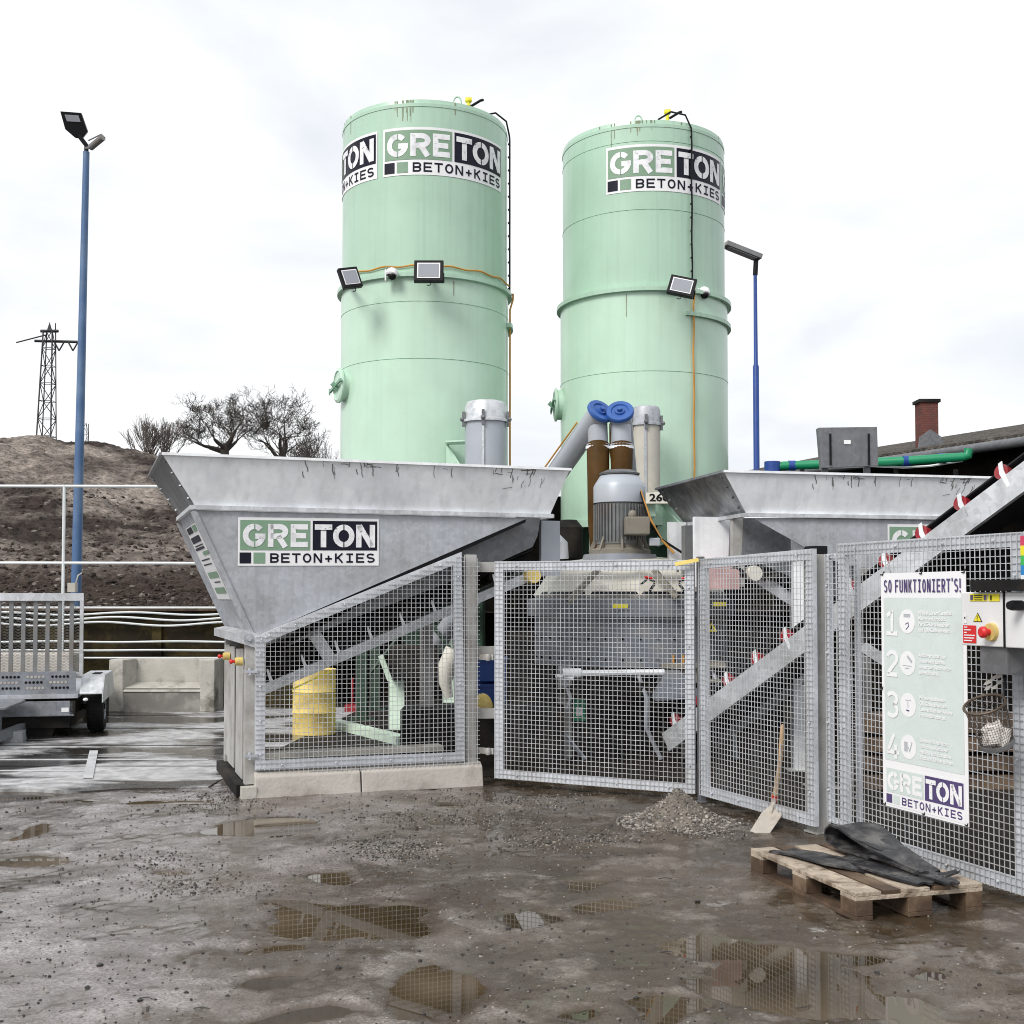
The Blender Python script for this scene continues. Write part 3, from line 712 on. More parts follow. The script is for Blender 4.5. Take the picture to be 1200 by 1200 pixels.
b = MB(); p = G(-160, 842); q = P(84, 800, p.y + 0.6); b.box(p.x, q.x, p.y + 0.6, p.y + 1.1, 0.02, 0.86)
tag(b.build('concrete_block', M['concrete_lt'], loc=(q.x - 1, p.y + 0.8, 0.02), bevel=0.03), 'long pale concrete block behind the trailer gate', 'concrete block')
b = MB(); p = G(253, 820); b.box(p.x + 0.02, p.x + 1.1, p.y - 1.3, p.y - 0.8, 0.02, 0.52)
tag(b.build('concrete_block', M['concrete'], loc=(p.x + 0.5, p.y - 1, 0.02), bevel=0.02), 'low dark concrete block between barrier and hopper', 'concrete block')

# ------------------------------------------------------------------ writing: stroke letters and the plant's name board
def arc(cx, cy, rx, ry, a0, a1, n=14): return [(cx + rx * math.cos(R(a0 + (a1 - a0) * i / n)), cy + ry * math.sin(R(a0 + (a1 - a0) * i / n))) for i in range(n + 1)]
def glyph(ch, w, t, slab=False):
    """strokes (closed?, points) in a cell w wide, 1 high; t is the stroke thickness"""
    h = t / 2; x0, x1, y0, y1 = h, w - h, h, 1 - h; ym = 0.5; k = (x1 - x0) / 2; cx = (x0 + x1) / 2
    if ch == 'O':
        ry = (y1 - y0) / 2; return [(True, arc(cx, .5, k, ry, 0, 360, 36)[:-1])]
    if ch == 'G':
        ry = (y1 - y0) / 2; return [(False, arc(cx, .5, k, ry, 42, 350, 34)), (False, [(cx + h * .4, .5 - h * .3), (w, .5 - h * .3)])]
    if ch == 'R': return [(False, [(x0, 0), (x0, 1)]), (False, [(h, y1), (w * .55, y1)] + arc(w * .55, (y1 + .5 - h * .2) / 2, x1 - w * .55, (y1 - .5 + h * .2) / 2, 90, -90, 12) + [(h, .5 - h * .2)]), (False, [(w * .5, .48), (x1, 0)])]
    if ch == 'E': return [(False, [(x0, 0), (x0, 1)]), (False, [(t, y1), (w, y1)]), (False, [(t, ym), (w * .9, ym)]), (False, [(t, y0), (w, y0)])]
    if ch == 'T': return [(False, [(0, y1), (w, y1)]), (False, [(w / 2, 0), (w / 2, 1 - t)])]
    if ch == 'N': return [(False, [(x0, 0), (x0, 1)]), (False, [(x1, 0), (x1, 1)]), (False, [(x0 + h * .2, 1 - h * .3), (x1 - h * .2, h * .3)])]
    if ch == 'B': return [(False, [(x0, 0), (x0, 1)])] + [(False, [(h, yb), (w * .6, yb)] + arc(w * .6, (ya + yb) / 2, x1 - w * .6, (ya - yb) / 2, -90, 90, 10) + [(h, ya)]) for ya, yb in ((y1, .5 + h * .1), (.5 - h * .1, y0))]
    if ch == '+': return [(False, [(w * .1, .42), (w * .9, .42)]), (False, [(w / 2, .42 - w * .4), (w / 2, .42 + w * .4)])]
    if ch == 'K': return [(False, [(x0, 0), (x0, 1)]), (False, [(x1, 1), (x0 + h, .45)]), (False, [(x0 + w * .25, .58), (x1, 0)])]
    if ch == 'I': return [(False, [(cx, 0), (cx, 1)]), (False, [(w * .1, y1), (w * .9, y1)]), (False, [(w * .1, y0), (w * .9, y0)])]
    if ch == 'F': return [(False, [(x0, 0), (x0, 1)]), (False, [(t, y1), (w, y1)]), (False, [(t, .5), (w * .85, .5)])]
    if ch == 'U': return [(False, [(x0, 1), (x0, k + h)] + arc(cx, k + h, k, k, 180, 360, 12) + [(x1, 1)])]
    if ch == "'": return [(False, [(cx, 1.05), (cx, .8)])]
    if ch == '!': return [(False, [(cx, 1), (cx, .3)]), (False, [(cx, .14), (cx, 0)])]
    if ch == 'S':
        r = (y1 - .5) / 2
        return [(False, arc(cx, .5 + r, k, r, 30, 180, 12) + arc(cx, .5 + r, k, r, 180, 270, 8)[1:] + arc(cx, .5 - r, k, r, 90, 0, 8)[1:] + arc(cx, .5 - r, k, r, 0, -150, 12)[1:])]
    return []
def ribbon(pts, closed, t, maxl):
    out = []
    q = pts + [pts[0]] if closed else pts
    dense = []
    for a, b_ in zip(q[:-1], q[1:]):
        L = math.hypot(b_[0] - a[0], b_[1] - a[1]); n = max(1, int(L / maxl))
        dense += [(a[0] + (b_[0] - a[0]) * i / n, a[1] + (b_[1] - a[1]) * i / n) for i in range(n)]
    if not closed: dense.append(q[-1])
    n = len(dense); side = []
    for i, p in enumerate(dense):
        a = dense[(i - 1) % n] if (closed or i > 0) else p; b_ = dense[(i + 1) % n] if (closed or i < n - 1) else p
        d1 = V((p[0] - a[0], p[1] - a[1])); d2 = V((b_[0] - p[0], b_[1] - p[1]))
        if d1.length < 1e-9: d1 = d2
        if d2.length < 1e-9: d2 = d1
        d1.normalize(); d2.normalize(); tt = (d1 + d2)
        tt = tt.normalized() if tt.length > 1e-6 else d1
        nn = V((-tt.y, tt.x)); c = max(0.6, nn.dot(V((-d1.y, d1.x))))
        side.append((V(p) + nn * (t / 2 / c), V(p) - nn * (t / 2 / c)))
    m_ = n if closed else n - 1
    for i in range(m_):
        a = side[i]; b_ = side[(i + 1) % n]; out.append([a[0], b_[0], b_[1], a[1]])
    return out
LW, LH = 995.0, 347.0
def logo_mesh(f, maxl=24, split=26):
    """f(x, y, layer) maps the board's own units (995 x 347, y down) to a point in the scene"""
    b = MB()
    def rect(x0, y0, x1, y1, lay, m):
        n = max(1, int((x1 - x0) / split))
        for i in range(n):
            xa = x0 + (x1 - x0) * i / n; xb = x0 + (x1 - x0) * (i + 1) / n
            b.quad(f(xa, y1, lay), f(xb, y1, lay), f(xb, y0, lay), f(xa, y0, lay), m)
    def letters(s, xs, y0, y1, tk, lay, m):
        H = y1 - y0
        for ch, (xa, xb) in zip(s, xs):
            for closed, pts in glyph(ch, (xb - xa) / H, tk / H):
                for q in ribbon([(p[0] * H, p[1] * H) for p in pts], closed, tk, maxl):
                    b.quad(*[f(xa + p[0], y1 - p[1], lay) for p in q[::-1]], m=m)
    rect(0, 0, LW, LH, 0, 0); rect(15, 20, 500, 235, 1, 1); rect(518, 20, 982, 235, 1, 2)
    rect(12, 252, 90, 330, 1, 2); rect(107, 252, 187, 330, 1, 1)
    letters('GRE', [(32, 188), (204, 346), (362, 484)], 46, 213, 39, 2, 3)
    letters('TON', [(532, 656), (662, 816), (828, 966)], 46, 213, 39, 2, 3)
    n = 10; x0, x1 = 215, 975; st = (x1 - x0) / n
    letters('BETON+KIES', [(x0 + st * i + 6, x0 + st * (i + 1) - 10) for i in range(n)], 257, 326, 12.5, 1, 2)
    for (x, y0, y1, m) in ((112, 46, 92, 1), (112, 166, 213, 1), (739, 46, 92, 2), (739, 166, 213, 2)): rect(x - 3.5, y0, x + 3.5, y1, 3, m)   # stencil bridges
    rect(532, 88, 656, 92, 3, 2)
    # hairline cracks in the stencil paint
    rnd = random.Random(4)
    for (xa, xb, m) in ((366, 400, 1), (560, 640, 2), (835, 960, 2), (40, 80, 1), (670, 700, 2), (210, 240, 1)):
        for i in range(5):
            x = rnd.uniform(xa, xb); y = rnd.uniform(52, 205); dx = rnd.uniform(4, 22); dy = rnd.uniform(-10, 10)
            b.quad(f(x, y, 3), f(x + 2, y + 1.5, 3), f(x + dx, y + dy + 1.5, 3), f(x + dx - 2, y + dy - 1, 3), m)
    return b
LOGO = [M['white'], M['lgreen'], M['navy'], M['worn']]

def text_mesh(b, s, f, h, m=0, xs=1.0, bold=0.0):
    """flat lettering with the built-in font; f maps (x right, y up) in metres to the scene; h = capital height"""
    cu = bpy.data.curves.new('lettering', 'FONT'); cu.body = s; cu.size = h / 0.69; cu.offset = bold; cu.resolution_u = 2
    ob = bpy.data.objects.new('lettering', cu); COL.objects.link(ob)
    dg = bpy.context.evaluated_depsgraph_get(); me = bpy.data.meshes.new_from_object(ob.evaluated_get(dg))
    b.add([f(v.co.x * xs, v.co.y) for v in me.vertices], [tuple(p.vertices) for p in me.polygons], m)
    wd = max([v.co.x for v in me.vertices] or [0]) * xs
    bpy.data.objects.remove(ob); bpy.data.curves.remove(cu); bpy.data.meshes.remove(me)
    return wd

# ------------------------------------------------------------------ silos
def silo(pxc, Yc, pytop, pybot, label, logos, ringpy, seams, cable_px, hatch, nstub):
    xc = P(pxc, 400, Yc).x; Rr = (0.0693 if pxc < 600 else 0.0678) * Yc; lf = 1.012 if pxc < 600 else 1.03
    zt = P(pxc, pytop, Yc - Rr).z; zb = P(pxc, pybot, Yc - Rr).z
    t = thing('silo', label, 'silo', (xc, Yc, 0), 'pale green cement silos')
    zr = P(pxc, ringpy, Yc - Rr).z
    b = MB(); b.lathe((xc, Yc, 0), [(Rr * lf, zb), (Rr * lf, zr - 0.02)], n=96); b.build('lower_shell', M['silo_lo'], t)
    b = MB(); b.lathe((xc, Yc, 0), [(Rr, zr - 0.02), (Rr, zt - 0.10), (Rr * 1.006, zt - 0.10), (Rr * 1.006, zt - 0.055), (Rr, zt - 0.05), (Rr * 0.992, zt), (Rr * 0.5, zt + 0.10), (0.01, zt + 0.13)], n=96)
    b.build('upper_shell', M['silo'], t)
    b = MB(); e = 0.055; b.lathe((xc, Yc, 0), [(Rr, zr - 0.02), (Rr * lf + e, zr - 0.02), (Rr * lf + e, zr + 0.035), (Rr * lf + e - 0.02, zr + 0.04), (Rr + 0.012, zr + 0.045), (Rr + 0.012, zr + 0.10), (Rr, zr + 0.105)], n=96, smooth=False); b.build('ring_flange', M['silo'], t)
    for sp, a0, a1 in seams:
        z = P(pxc, sp, Yc - Rr).z; rr = Rr * lf if z < zr else Rr; b = MB()
        b.lathe((xc, Yc, 0), [(rr - 0.002, z - 0.007), (rr + 0.005, z), (rr - 0.002, z + 0.007)], n=64, a0=R(a0), a1=R(a1)); b.build('weld_seam', M['silo_dk'], t)
    # lower cone, base ring, legs
    b = MB(); b.lathe((xc, Yc, 0), [(Rr * lf, zb), (Rr * lf + 0.03, zb), (Rr * lf + 0.03, zb - 0.10), (Rr - 0.05, zb - 0.10)], n=64, smooth=False); b.build('base_ring', M['silo_lo'], t)
    b = MB(); b.lathe((xc, Yc, 0), [(Rr - 0.06, zb - 0.06), (0.16, 0.75), (0.16, 0.55), (0.0, 0.55)], n=48); b.build('outlet_cone', M['green_dk'], t)
    for sx in (-1, 1):
        for sy in (-1, 1):
            b = MB(); lx, ly = xc + sx * Rr * 0.66, Yc + sy * Rr * 0.66
            b.box(lx - 0.07, lx + 0.07, ly - 0.07, ly + 0.07, 0.0, zb - 0.1); b.box(lx - 0.17, lx + 0.17, ly - 0.17, ly + 0.17, -0.01, 0.03); b.build('leg', M['mint'] if pxc > 600 else M['green_dk'], t)
    b = MB()
    for sx in (-1, 1):
        b.tube([(xc - sx * Rr * 0.66, Yc - Rr * 0.66, 0.5), (xc + sx * Rr * 0.66, Yc - Rr * 0.66, zb - 0.3)], 0.03, 6)
    b.build('cross_brace', M['green_dk'], t)
    def ang(px):     # surface angle (from the camera-facing line, positive to the right)
        Y = Yc - Rr * 0.6
        for _ in range(12):
            dx = P(px, 300, Y).x - xc; s_ = max(-0.999, min(0.999, dx / Rr)); Y = Yc - Rr * math.cos(math.asin(s_))
        return math.asin(s_)
    def surf(a, z, off=0.0, rr=None): r_ = (rr or Rr) + off; return V((xc + r_ * math.sin(a), Yc - r_ * math.cos(a), z))
    for a0, wid, z1, hgt in logos:
        f = lambda x, y, l: surf(a0 + wid * x / LW, z1 - hgt * y / LH, 0.006 + 0.004 * l)
        logo_mesh(f).build('name_board', LOGO, t)
    rr_ = random.Random(int(pxc)); b = MB()
    for k in range(18):
        a_ = (-0.16 + rr_.gauss(0, .09)) if k < 12 else rr_.uniform(-1.4, 1.4); z_ = zt - .01 if k < 16 else rr_.choice((zr + .1, zr - .05)); L_ = rr_.uniform(.05, .35); w_ = rr_.uniform(.002, .005)
        o_ = .003 if z_ > zr else Rr * (lf - 1) + .003
        b.quad(surf(a_ - w_, z_ - L_, o_), surf(a_ + w_, z_ - L_, o_), surf(a_ + w_ * 2, z_, o_), surf(a_ - w_ * 2, z_, o_))
    b.build('rust_run', M['rust'], t)
    # cable down the shell
    ac = ang(cable_px); pts = [surf(ac - 0.35, zt + 0.10, -0.25), surf(ac - 0.2, zt + 0.17, -0.12), surf(ac - 0.06, zt + 0.10, 0.0), surf(ac, zt - 0.08, 0.035)]
    for i in range(14): pts.append(surf(ac + 0.004 * math.sin(i * 1.3), zt - 0.15 - (zt - 0.15 - zr) * i / 13.0, 0.04))
    pts.append(surf(ac, zr + 0.02, 0.09))
    b = MB(); b.tube(pts, 0.013, 6)
    for i in range(12): b.ball(surf(ac, zt - 0.2 - (zt - zr - 0.3) * i / 11, 0.03), 0.018, n=6, k=4)
    b.build('black_cable', M['black'], t)
    b = MB(); b.tube([surf(ac, zr + 0.03, 0.09), surf(ac, zr - 0.06, 0.085)] + [surf(ac + 0.006 * math.sin(i * 2.1), zr - 0.2 - (zr - zb) * i / 10, 0.02 + Rr * (lf - 1) + .01) for i in range(11)], 0.014, 6); b.build('ochre_cable', M['orange_cable'], t)
    # hatch
    a, zc = hatch; c = surf(a, zc, 0.0, Rr * lf); nrm = V((math.sin(a), -math.cos(a), 0))
    b = MB(); b.lathe(c, [(0.215, -0.05), (0.215, 0.06), (0.24, 0.06), (0.24, 0.085), (0.20, 0.10), (0.19, 0.085), (0.02, 0.085), (0.0, 0.085)], axis=nrm, n=32); h = b.build('hatch', M['silo_lo'], t)
    tg = V((math.cos(a), math.sin(a), 0)); b = MB(); b.bar(c + nrm * 0.12 - tg * 0.28 - V((0, 0, 0.05)), c + nrm * 0.12 + tg * 0.26 + V((0, 0, 0.04)), 0.03, 0.035)
    b.bar(c + nrm * 0.08 - V((0, 0, 0.05)), c + nrm * 0.17 + V((0, 0, 0.03)), 0.03, 0.06); b.bar(c + nrm * 0.12 - tg * 0.30 - V((0, 0, 0.09)), c + nrm * 0.12 - tg * 0.30, 0.02, 0.02); b.build('clamp_bar', M['silo_dk'], h)
    # safety valve on the roof and lifting eye
    p = P(nstub[0], nstub[1], Yc - Rr * 0.7)
    b = MB(); b.tube([p - V((0, 0, 0.16)), p], 0.025, 8); b.ball(p, (0.05, 0.045, 0.04)); b.box(p.x - 0.04, p.x + 0.045, p.y - 0.03, p.y + 0.03, p.z - 0.01, p.z + 0.035); b.build('level_sensor', M['sig_yel'], t)
    b = MB(); b.tube([p + V((0.03, 0, -0.08)), p + V((0.16, 0, -0.0)), p + V((0.2, 0.02, 0.02))], 0.018, 6); b.build('sensor_plug', M['black'], t)
    p = P(nstub[2], nstub[3], Yc - Rr * 0.8)
    b = MB(); b.tube([p + V((0.055 * math.cos(i * PI / 8), 0, 0.09 * math.sin(i * PI / 8) - 0.05)) for i in range(9)], 0.011, 6); b.build('lifting_eye', M['silo'], t)
    return dict(t=t, xc=xc, Yc=Yc, R=Rr, zt=zt, zb=zb, zr=zr, ang=ang, surf=surf)
Y1, Y2 = 16.8, 17.1
R1 = .07 * Y1
def zat(px, py, Yc): return P(px, py, Yc - 0.07 * Yc).z
lh1 = zat(520, 149, Y1) - zat(520, 205, Y1)
S1 = silo(498, Y1, 116, 600, 'left pale green silo with round hatch and two floodlights', [(R(-24.5), R(92), zat(498, 148.5, Y1), lh1), (R(-121), R(92), zat(498, 148.5, Y1), lh1)], 323,
          [(353, 0, 360), (420, 0, 360)], 594.0, (R(-66), P(405, 452, Y1 - .5).z), (549, 118, 536, 117))
S2 = silo(754, Y2, 140, 607, 'right pale green silo behind the mixer motor', [(R(-31.5), R(92.5), zat(754, 167.5, Y2), lh1 * 1.0), (R(64), R(92), zat(754, 167.5, Y2), lh1 * 1.0)], 340,
          [(245, 0, 360), (165, 0, 360), (435, 0, 360)], 809.0, (R(-88), P(655, 475, Y2).z), (782, 132, 748, 139))
# partial collar under the ring, right side of each silo
for S, a0, zz in ((S1, 78, 367), (S2, 22, 371)):
    z = P(800, zz, S['Yc'] - S['R'] * 0.8).z; b = MB()
    b.lathe((S['xc'], S['Yc'], 0), [(S['R'], z - 0.03), (S['R'] + 0.06, z - 0.03), (S['R'] + 0.06, z + 0.03), (S['R'], z + 0.04)], n=24, a0=R(a0 + 180 + (0)), a1=R(a0 + 250), smooth=False) if False else None
    pts = [S['surf'](R(a0 + (125 - a0) * i / 20), z, 0.05) for i in range(21)]
    for p, q in zip(pts[:-1], pts[1:]): b.bar(p, q, 0.07, 0.055)
    b.build('collar', M['silo'], S['t'])

# floodlights and cameras
def flood(S, px, py, w, h, roll, yaw, label):
    c = P(px, py, S['Yc'] - S['R'] - 0.32 if abs(px - S['xc']) > 0 else 0)
    t = thing('floodlight', label, 'floodlight', tuple(c), 'floodlights on the silos')
    m = Matrix.Rotation(yaw, 3, 'Z') @ Matrix.Rotation(R(-14), 3, 'X') @ Matrix.Rotation(roll, 3, 'Y')
    ex, ey, ez = m @ V((1, 0, 0)), m @ V((0, 1, 0)), m @ V((0, 0, 1))
    b = MB(); b.obox(c, ex * w / 2, ey * 0.035, ez * h / 2); 
    for i in range(7): b.obox(c + ey * 0.055 + ex * (w * (-0.36 + 0.12 * i)), ex * 0.008, ey * 0.02, ez * h * 0.4)
    b.build('housing', M['black'], t, 0.012)
    b = MB(); b.obox(c - ey * 0.037, ex * w * 0.39, ey * 0.003, ez * h * 0.36); b.build('reflector_rim', M['white'], t)
    b = MB(); b.obox(c - ey * 0.041, ex * w * 0.35, ey * 0.003, ez * h * 0.31); b.build('lens', M['glass'], t)
    # bracket back to the ring
    a = S['ang'](max(min(px, (S['xc'] + S['R'] * .96) / S['Yc'] * 1400 + 600), (S['xc'] - S['R'] * .96) / S['Yc'] * 1400 + 600)); q = S['surf'](a, S['zr'] + 0.03, 0.03)
    b = MB(); b.bar(c + ey * 0.07 - ez * h * 0.2, q, 0.05, 0.03); b.bar(c + ex * w * 0.5 + ey * .03, c + ex * w * 0.5 + ey * 0.12 - ez * h * .3, 0.015, 0.03)
    b.tube([c - ez * (h / 2 + 0.02) + ex * 0.03 * math.cos(i * PI / 4) + ez * 0.03 * math.sin(i * PI / 4) for i in range(5, 12)], 0.006, 5)
    b.build('bracket', M['black'], t)
flood(S1, 410, 326, 0.27, 0.28, R(-14), R(28), 'tilted black floodlight at the left edge of the left silo')
flood(S1, 502.5, 318.5, 0.38, 0.30, 0, R(0), 'straight black floodlight on the front of the left silo')
flood(S2, 799, 336, 0.35, 0.27, R(15), R(-8), 'tilted black floodlight on the right silo')
def sec_cam(S, px, py, label):
    c = P(px, py, S['Yc'] - S['R'] * (0.97 if px < 500 else 0.72) - 0.14)
    t = thing('security_camera', label, 'security camera', tuple(c), 'white security cameras on the silos')
    b = MB(); b.lathe(c, [(0.0, 0.09), (0.05, 0.08), (0.075, 0.05), (0.08, 0.0), (0.06, -0.02)], n=20, axis=(0.2, 0.3, 1)); b.build('housing', M['white'], t)
    b = MB(); b.ball(c + V((0.01, -0.015, -0.02)), 0.055, n=14, k=8); b.build('dome', M['black'], t)
    a = S['ang'](px); b = MB(); b.bar(c + V((0, 0, 0.05)), S['surf'](a, c.z + 0.05, 0.0), 0.05, 0.05); b.box(c.x - 0.09, c.x - 0.07, c.y - 0.02, c.y + 0.06, c.z - 0.08, c.z + 0.07); b.build('bracket', M['white'], t)
sec_cam(S1, 459, 322, 'white security camera between the two left silo floodlights')
sec_cam(S2, 825, 344, 'white security camera right of the right silo floodlight')
# ochre cable along silo 1's ring
b = MB(); b.tube([S1['surf'](R(-50 + 3.1 * i), S1['zr'] + 0.125 + 0.012 * math.sin(i * .9), 0.03) for i in range(45)], 0.012, 6)
b.build('ring_cable', M['orange_cable'], S1['t'])

# dust filters in front of the silos
def filt(px, Y, r, pyl, pyt, pyb, mbody, mlid, label, legs):
    x = P(px, 500, Y).x; zl, zt, zb = P(px, pyl, Y).z, P(px, pyt, Y).z, P(px, pyb, Y).z
    t = thing('dust_filter', label, 'dust filter', (x, Y, zb), 'round dust filters by the silos')
    b = MB(); b.lathe((x, Y, 0), [(r * .98, zb), (r, zl)], n=48); b.build('filter_body', mbody, t)
    b = MB(); b.lathe((x, Y, 0), [(r * 1.0, zl - 0.03), (r * 1.12, zl - 0.03), (r * 1.12, zl), (r * 1.02, zl + 0.01), (r * 1.0, zt - 0.07), (r * 0.9, zt - 0.02), (r * 0.6, zt), (0, zt)], n=48); b.build('lid', mlid, t)
    for a in (-1.25, -0.1, 1.25):
        d = V((math.sin(a), -math.cos(a), 0)); c = V((x, Y, zl)) + d * r * 1.1
        b = MB(); b.bar(c - V((0, 0, 0.09)), c + V((0, 0, 0.10)), 0.035, 0.03); b.ball(c + d * .02, 0.03, n=6, k=4); b.build('clamp', M['galv_dark'], t)
    b = MB(); b.bar(V((x - .03, Y - r * 1.01, zb)), V((x - .03, Y - r * 1.01, zl)), 0.03, 0.03); b.build('seam_strip', mlid, t)
    b = MB(); b.box(x - r * 1.1, x + r * 1.1, Y - r * .9, Y + r * 1.3, zb - 0.10, zb); b.box(x - .12, x + .12, Y, Y + r + 1.0, zb - 0.3, zb - 0.12); b.build('bracket', M['silo_lo'], t)
    return x, Y, zb
filt(569.5, 15.1, 0.268, 493, 470, 562, M['tubegrey'], M['beam'], 'grey dust filter with white lid beside the left silo', 0)
fx, fy, fz = filt(757, 15.4, 0.185, 497, 476, 578, M['cream_pot'], M['galv'], 'cream dust filter with grey lid in front of the right silo', 0)
b = MB(); w0 = P(742, 590, 14.95); w1 = P(786, 577, 14.95); b.box(w0.x, w1.x, 14.95, 15.1, w0.z, w1.z); 
pl = b.build('number_plate', M['cream'], loc=(w0.x, 15, w0.z)); tag(pl, 'cream plate with black serial number under the cream dust filter', 'plate')
b = MB(); text_mesh(b, 'N 260', lambda x, y: V((w0.x + 0.03 + x, 14.946, w0.z + 0.03 + y)), 0.09, xs=1.25, bold=0.004)
tx = b.build('lettering', M['black'], pl)
# gusset brackets on the silo fronts
for S, px0, px1 in ((S1, 523, 546), (S2, 770, 802)):
    yf = S['Yc'] - S['R'] * 0.98
    p = P(px0, 520, yf).x; q = P(px1, 540, yf).x; b = MB(); zz = P(0, 520 if S is S1 else 588, yf).z
    b.prism([(p, yf - 0.0, zz), (p, yf, zz - 0.6), (q, yf - 0.5, zz - 0.45), ], (0.02, 0.0, 0.0)); b.prism([(p, yf, zz), (q, yf - 0.1, zz), (q, yf - 0.1, zz - 0.02), (p, yf, zz - 0.02)], (0, -0.3, 0)); b.build('gusset', M['silo_lo'], S['t'])

# ------------------------------------------------------------------ hopper 1 (left)
A0, A1 = G(290, 935), G(560, 920)
H1 = Plane(A0, A1 - A0)
LA = (A1 - A0).length
W1 = 1.58
def band(plane, a0, a1, W_, zb, zt, f0, f1, fn, mats, t, th=0.012, end_mat=None):
    """flared sheet rim round the top of a hopper: bottom rectangle a0..a1 x 0..W, top rectangle pushed out"""
    Bt = [(a0, 0), (a1, 0), (a1, W_), (a0, W_)]; Tp = [(a0 - f0, -fn), (a1 + f1, -fn), (a1 + f1, W_ + fn), (a0 - f0, W_ + fn)]
    nm = ['front_board', 'end_board', 'back_board', 'end_board']
    for i in range(4):
        j = (i + 1) % 4
        q = [plane.at(*Bt[i], zb), plane.at(*Bt[j], zb), plane.at(*Tp[j], zt), plane.at(*Tp[i], zt)]
        n = (q[1] - q[0]).cross(q[3] - q[0]).normalized()
        b = MB(); b.prism(q, -n * th)
        lip = (q[2] - q[3]); b.bar(q[3] + n * 0.004, q[2] + n * 0.004, 0.03, 0.022)
        if i in (1, 3):
            for fx_ in (0.06, 0.94):
                for fz_ in (0.15, 0.4, 0.65, 0.88):
                    p = q[0].lerp(q[1], fx_).lerp(q[3].lerp(q[2], fx_), fz_); b.ball(p + n * .004, 0.014, n=6, k=4)
        if i in (0,):
            rs2 = random.Random(11); ux = (q[1] - q[0]); uz = (q[3] - q[0])
            for k in range(46):
                fx_ = rs2.choice((rs2.uniform(.3, .62), rs2.uniform(.3, .95), rs2.uniform(.8, .97))); fz_ = 1 - rs2.random() ** 2.2 * .5; pts_ = [(fx_, fz_)]
                vert = rs2.random() < .65
                for _ in range(rs2.choice((2, 3, 4))): pts_.append((pts_[-1][0] + (rs2.uniform(-.003, .003) if vert else rs2.uniform(.003, .012)), pts_[-1][1] - (rs2.uniform(.03, .08) if vert else rs2.uniform(-.02, .02))))
                w_ = rs2.uniform(.0015, .0045)
                for (xa, za), (xb, zb_) in zip(pts_[:-1], pts_[1:]):
                    pa, pb = q[0].lerp(q[1], xa).lerp(q[3].lerp(q[2], xa), za), q[0].lerp(q[1], xb).lerp(q[3].lerp(q[2], xb), zb_)
                    sd_ = (pb - pa).cross(n).normalized() * w_
                    b.quad(pa - sd_ + n * .003, pb - sd_ + n * .003, pb + sd_ + n * .003, pa + sd_ + n * .003, 1)
        b.build(nm[i], [(end_mat if (end_mat and i == 3) else mats), M['motor']], t)
zB, zT = 2.405, 2.80
aL = H1.hit(228, 592)[0]; aR = H1.hit(645, 600)[0]; aP, zP = H1.hit(297, 747)
t = thing('aggregate_hopper', 'left galvanised hopper with slanted underside and large name board', 'hopper', tuple(H1.at(1, 0.8, 0)), 'galvanised aggregate hoppers')
HP1 = t
band(H1, aL, aR, W1, zB, zT, 0.27, 0.13, 0.15, M['galv_light'], t, end_mat=M['scraped'])
b = MB(); 
for bb in (-0.012, W1 + 0.012): b.bar(H1.at(aL - .01, bb, zB - 0.02), H1.at(aR + .01, bb, zB - 0.02), 0.05, 0.035)
for aa in (aL - .012, aR + .012): b.bar(H1.at(aa, 0, zB - 0.02), H1.at(aa, W1, zB - 0.02), 0.05, 0.035)
b.build('rim_flange', M['beam'], t)
# body: two triangular side walls, sloping end walls and bottom
aE, zE = H1.hit(617, 603)
side = [(aL, zB - 0.04), (aP, zP), (aE + 0.02, zB - 0.04)]
for bb, sgn in ((0.0, 1), (W1 - 0.012, 1)):
    b = MB(); b.prism([H1.at(a, bb, z) for a, z in side], H1.n * 0.012); b.build('side_wall', M['galv'], t)
b = MB(); q = [H1.at(aL, 0.013, zB - 0.04), H1.at(aL, W1 - 0.013, zB - 0.04), H1.at(aP, W1 - 0.013, zP), H1.at(aP, 0.013, zP)]; b.prism(q, H1.u * 0.012)
b.bar(H1.at(aL - .01, -.005, zB - .05), H1.at(aP - .01, -.005, zP), 0.03, 0.05, up=tuple(H1.u)); b.bar(H1.at(aL - .01, W1 + .005, zB - .05), H1.at(aP - .01, W1 + .005, zP), 0.03, 0.05, up=tuple(H1.u))
ew = b.build('end_wall', M['galv'], t)
# narrow notice strip on the left end wall
def endpt(f, g, off): return H1.at(aL + (aP - aL) * g - off * 0.95, W1 * f, (zB - 0.04) + (zP - zB + 0.04) * g)
b = MB()
def strip(f0, f1, g0, g1, m, off): b.quad(endpt(f1, g0, off), endpt(f0, g0, off), endpt(f0, g1, off), endpt(f1, g1, off), m)
strip(0.2, 0.85, 0.08, 0.70, 0, 0.006)
for g0, g1, f0, f1, m in ((0.09, 0.14, .5, .8, 2), (0.09, .14, .25, .45, 1), (0.17, 0.22, .3, .8, 2), (.26, .28, .3, .8, 2), (.3, .33, .2, .5, 1), (.36, .37, .3, .75, 2), (.40, .41, .3, .75, 2), (0.47, 0.52, .25, .75, 1), (0.60, 0.65, .25, .75, 1), (.55, .56, .3, .6, 2), (.24, .25, .3, .75, 2)): strip(f0, f1, g0, g1, m, 0.010)
tag(b.build('notice_strip', LOGO[:3], loc=tuple(H1.at(aL, 0.8, 1.8))), 'narrow white and green notice strip on the sloping end of the left hopper', 'notice')
b = MB(); lo = 0.10
b.prism([H1.at(aP, 0.02, zP), H1.at(aE, 0.02, zB - 0.05), H1.at(aE, 0.02, zB - 0.08), H1.at(aP + .04, 0.02, zP - 0.05)], H1.n * (W1 - 0.04)); b.build('underside_lip', M['belt'], t)
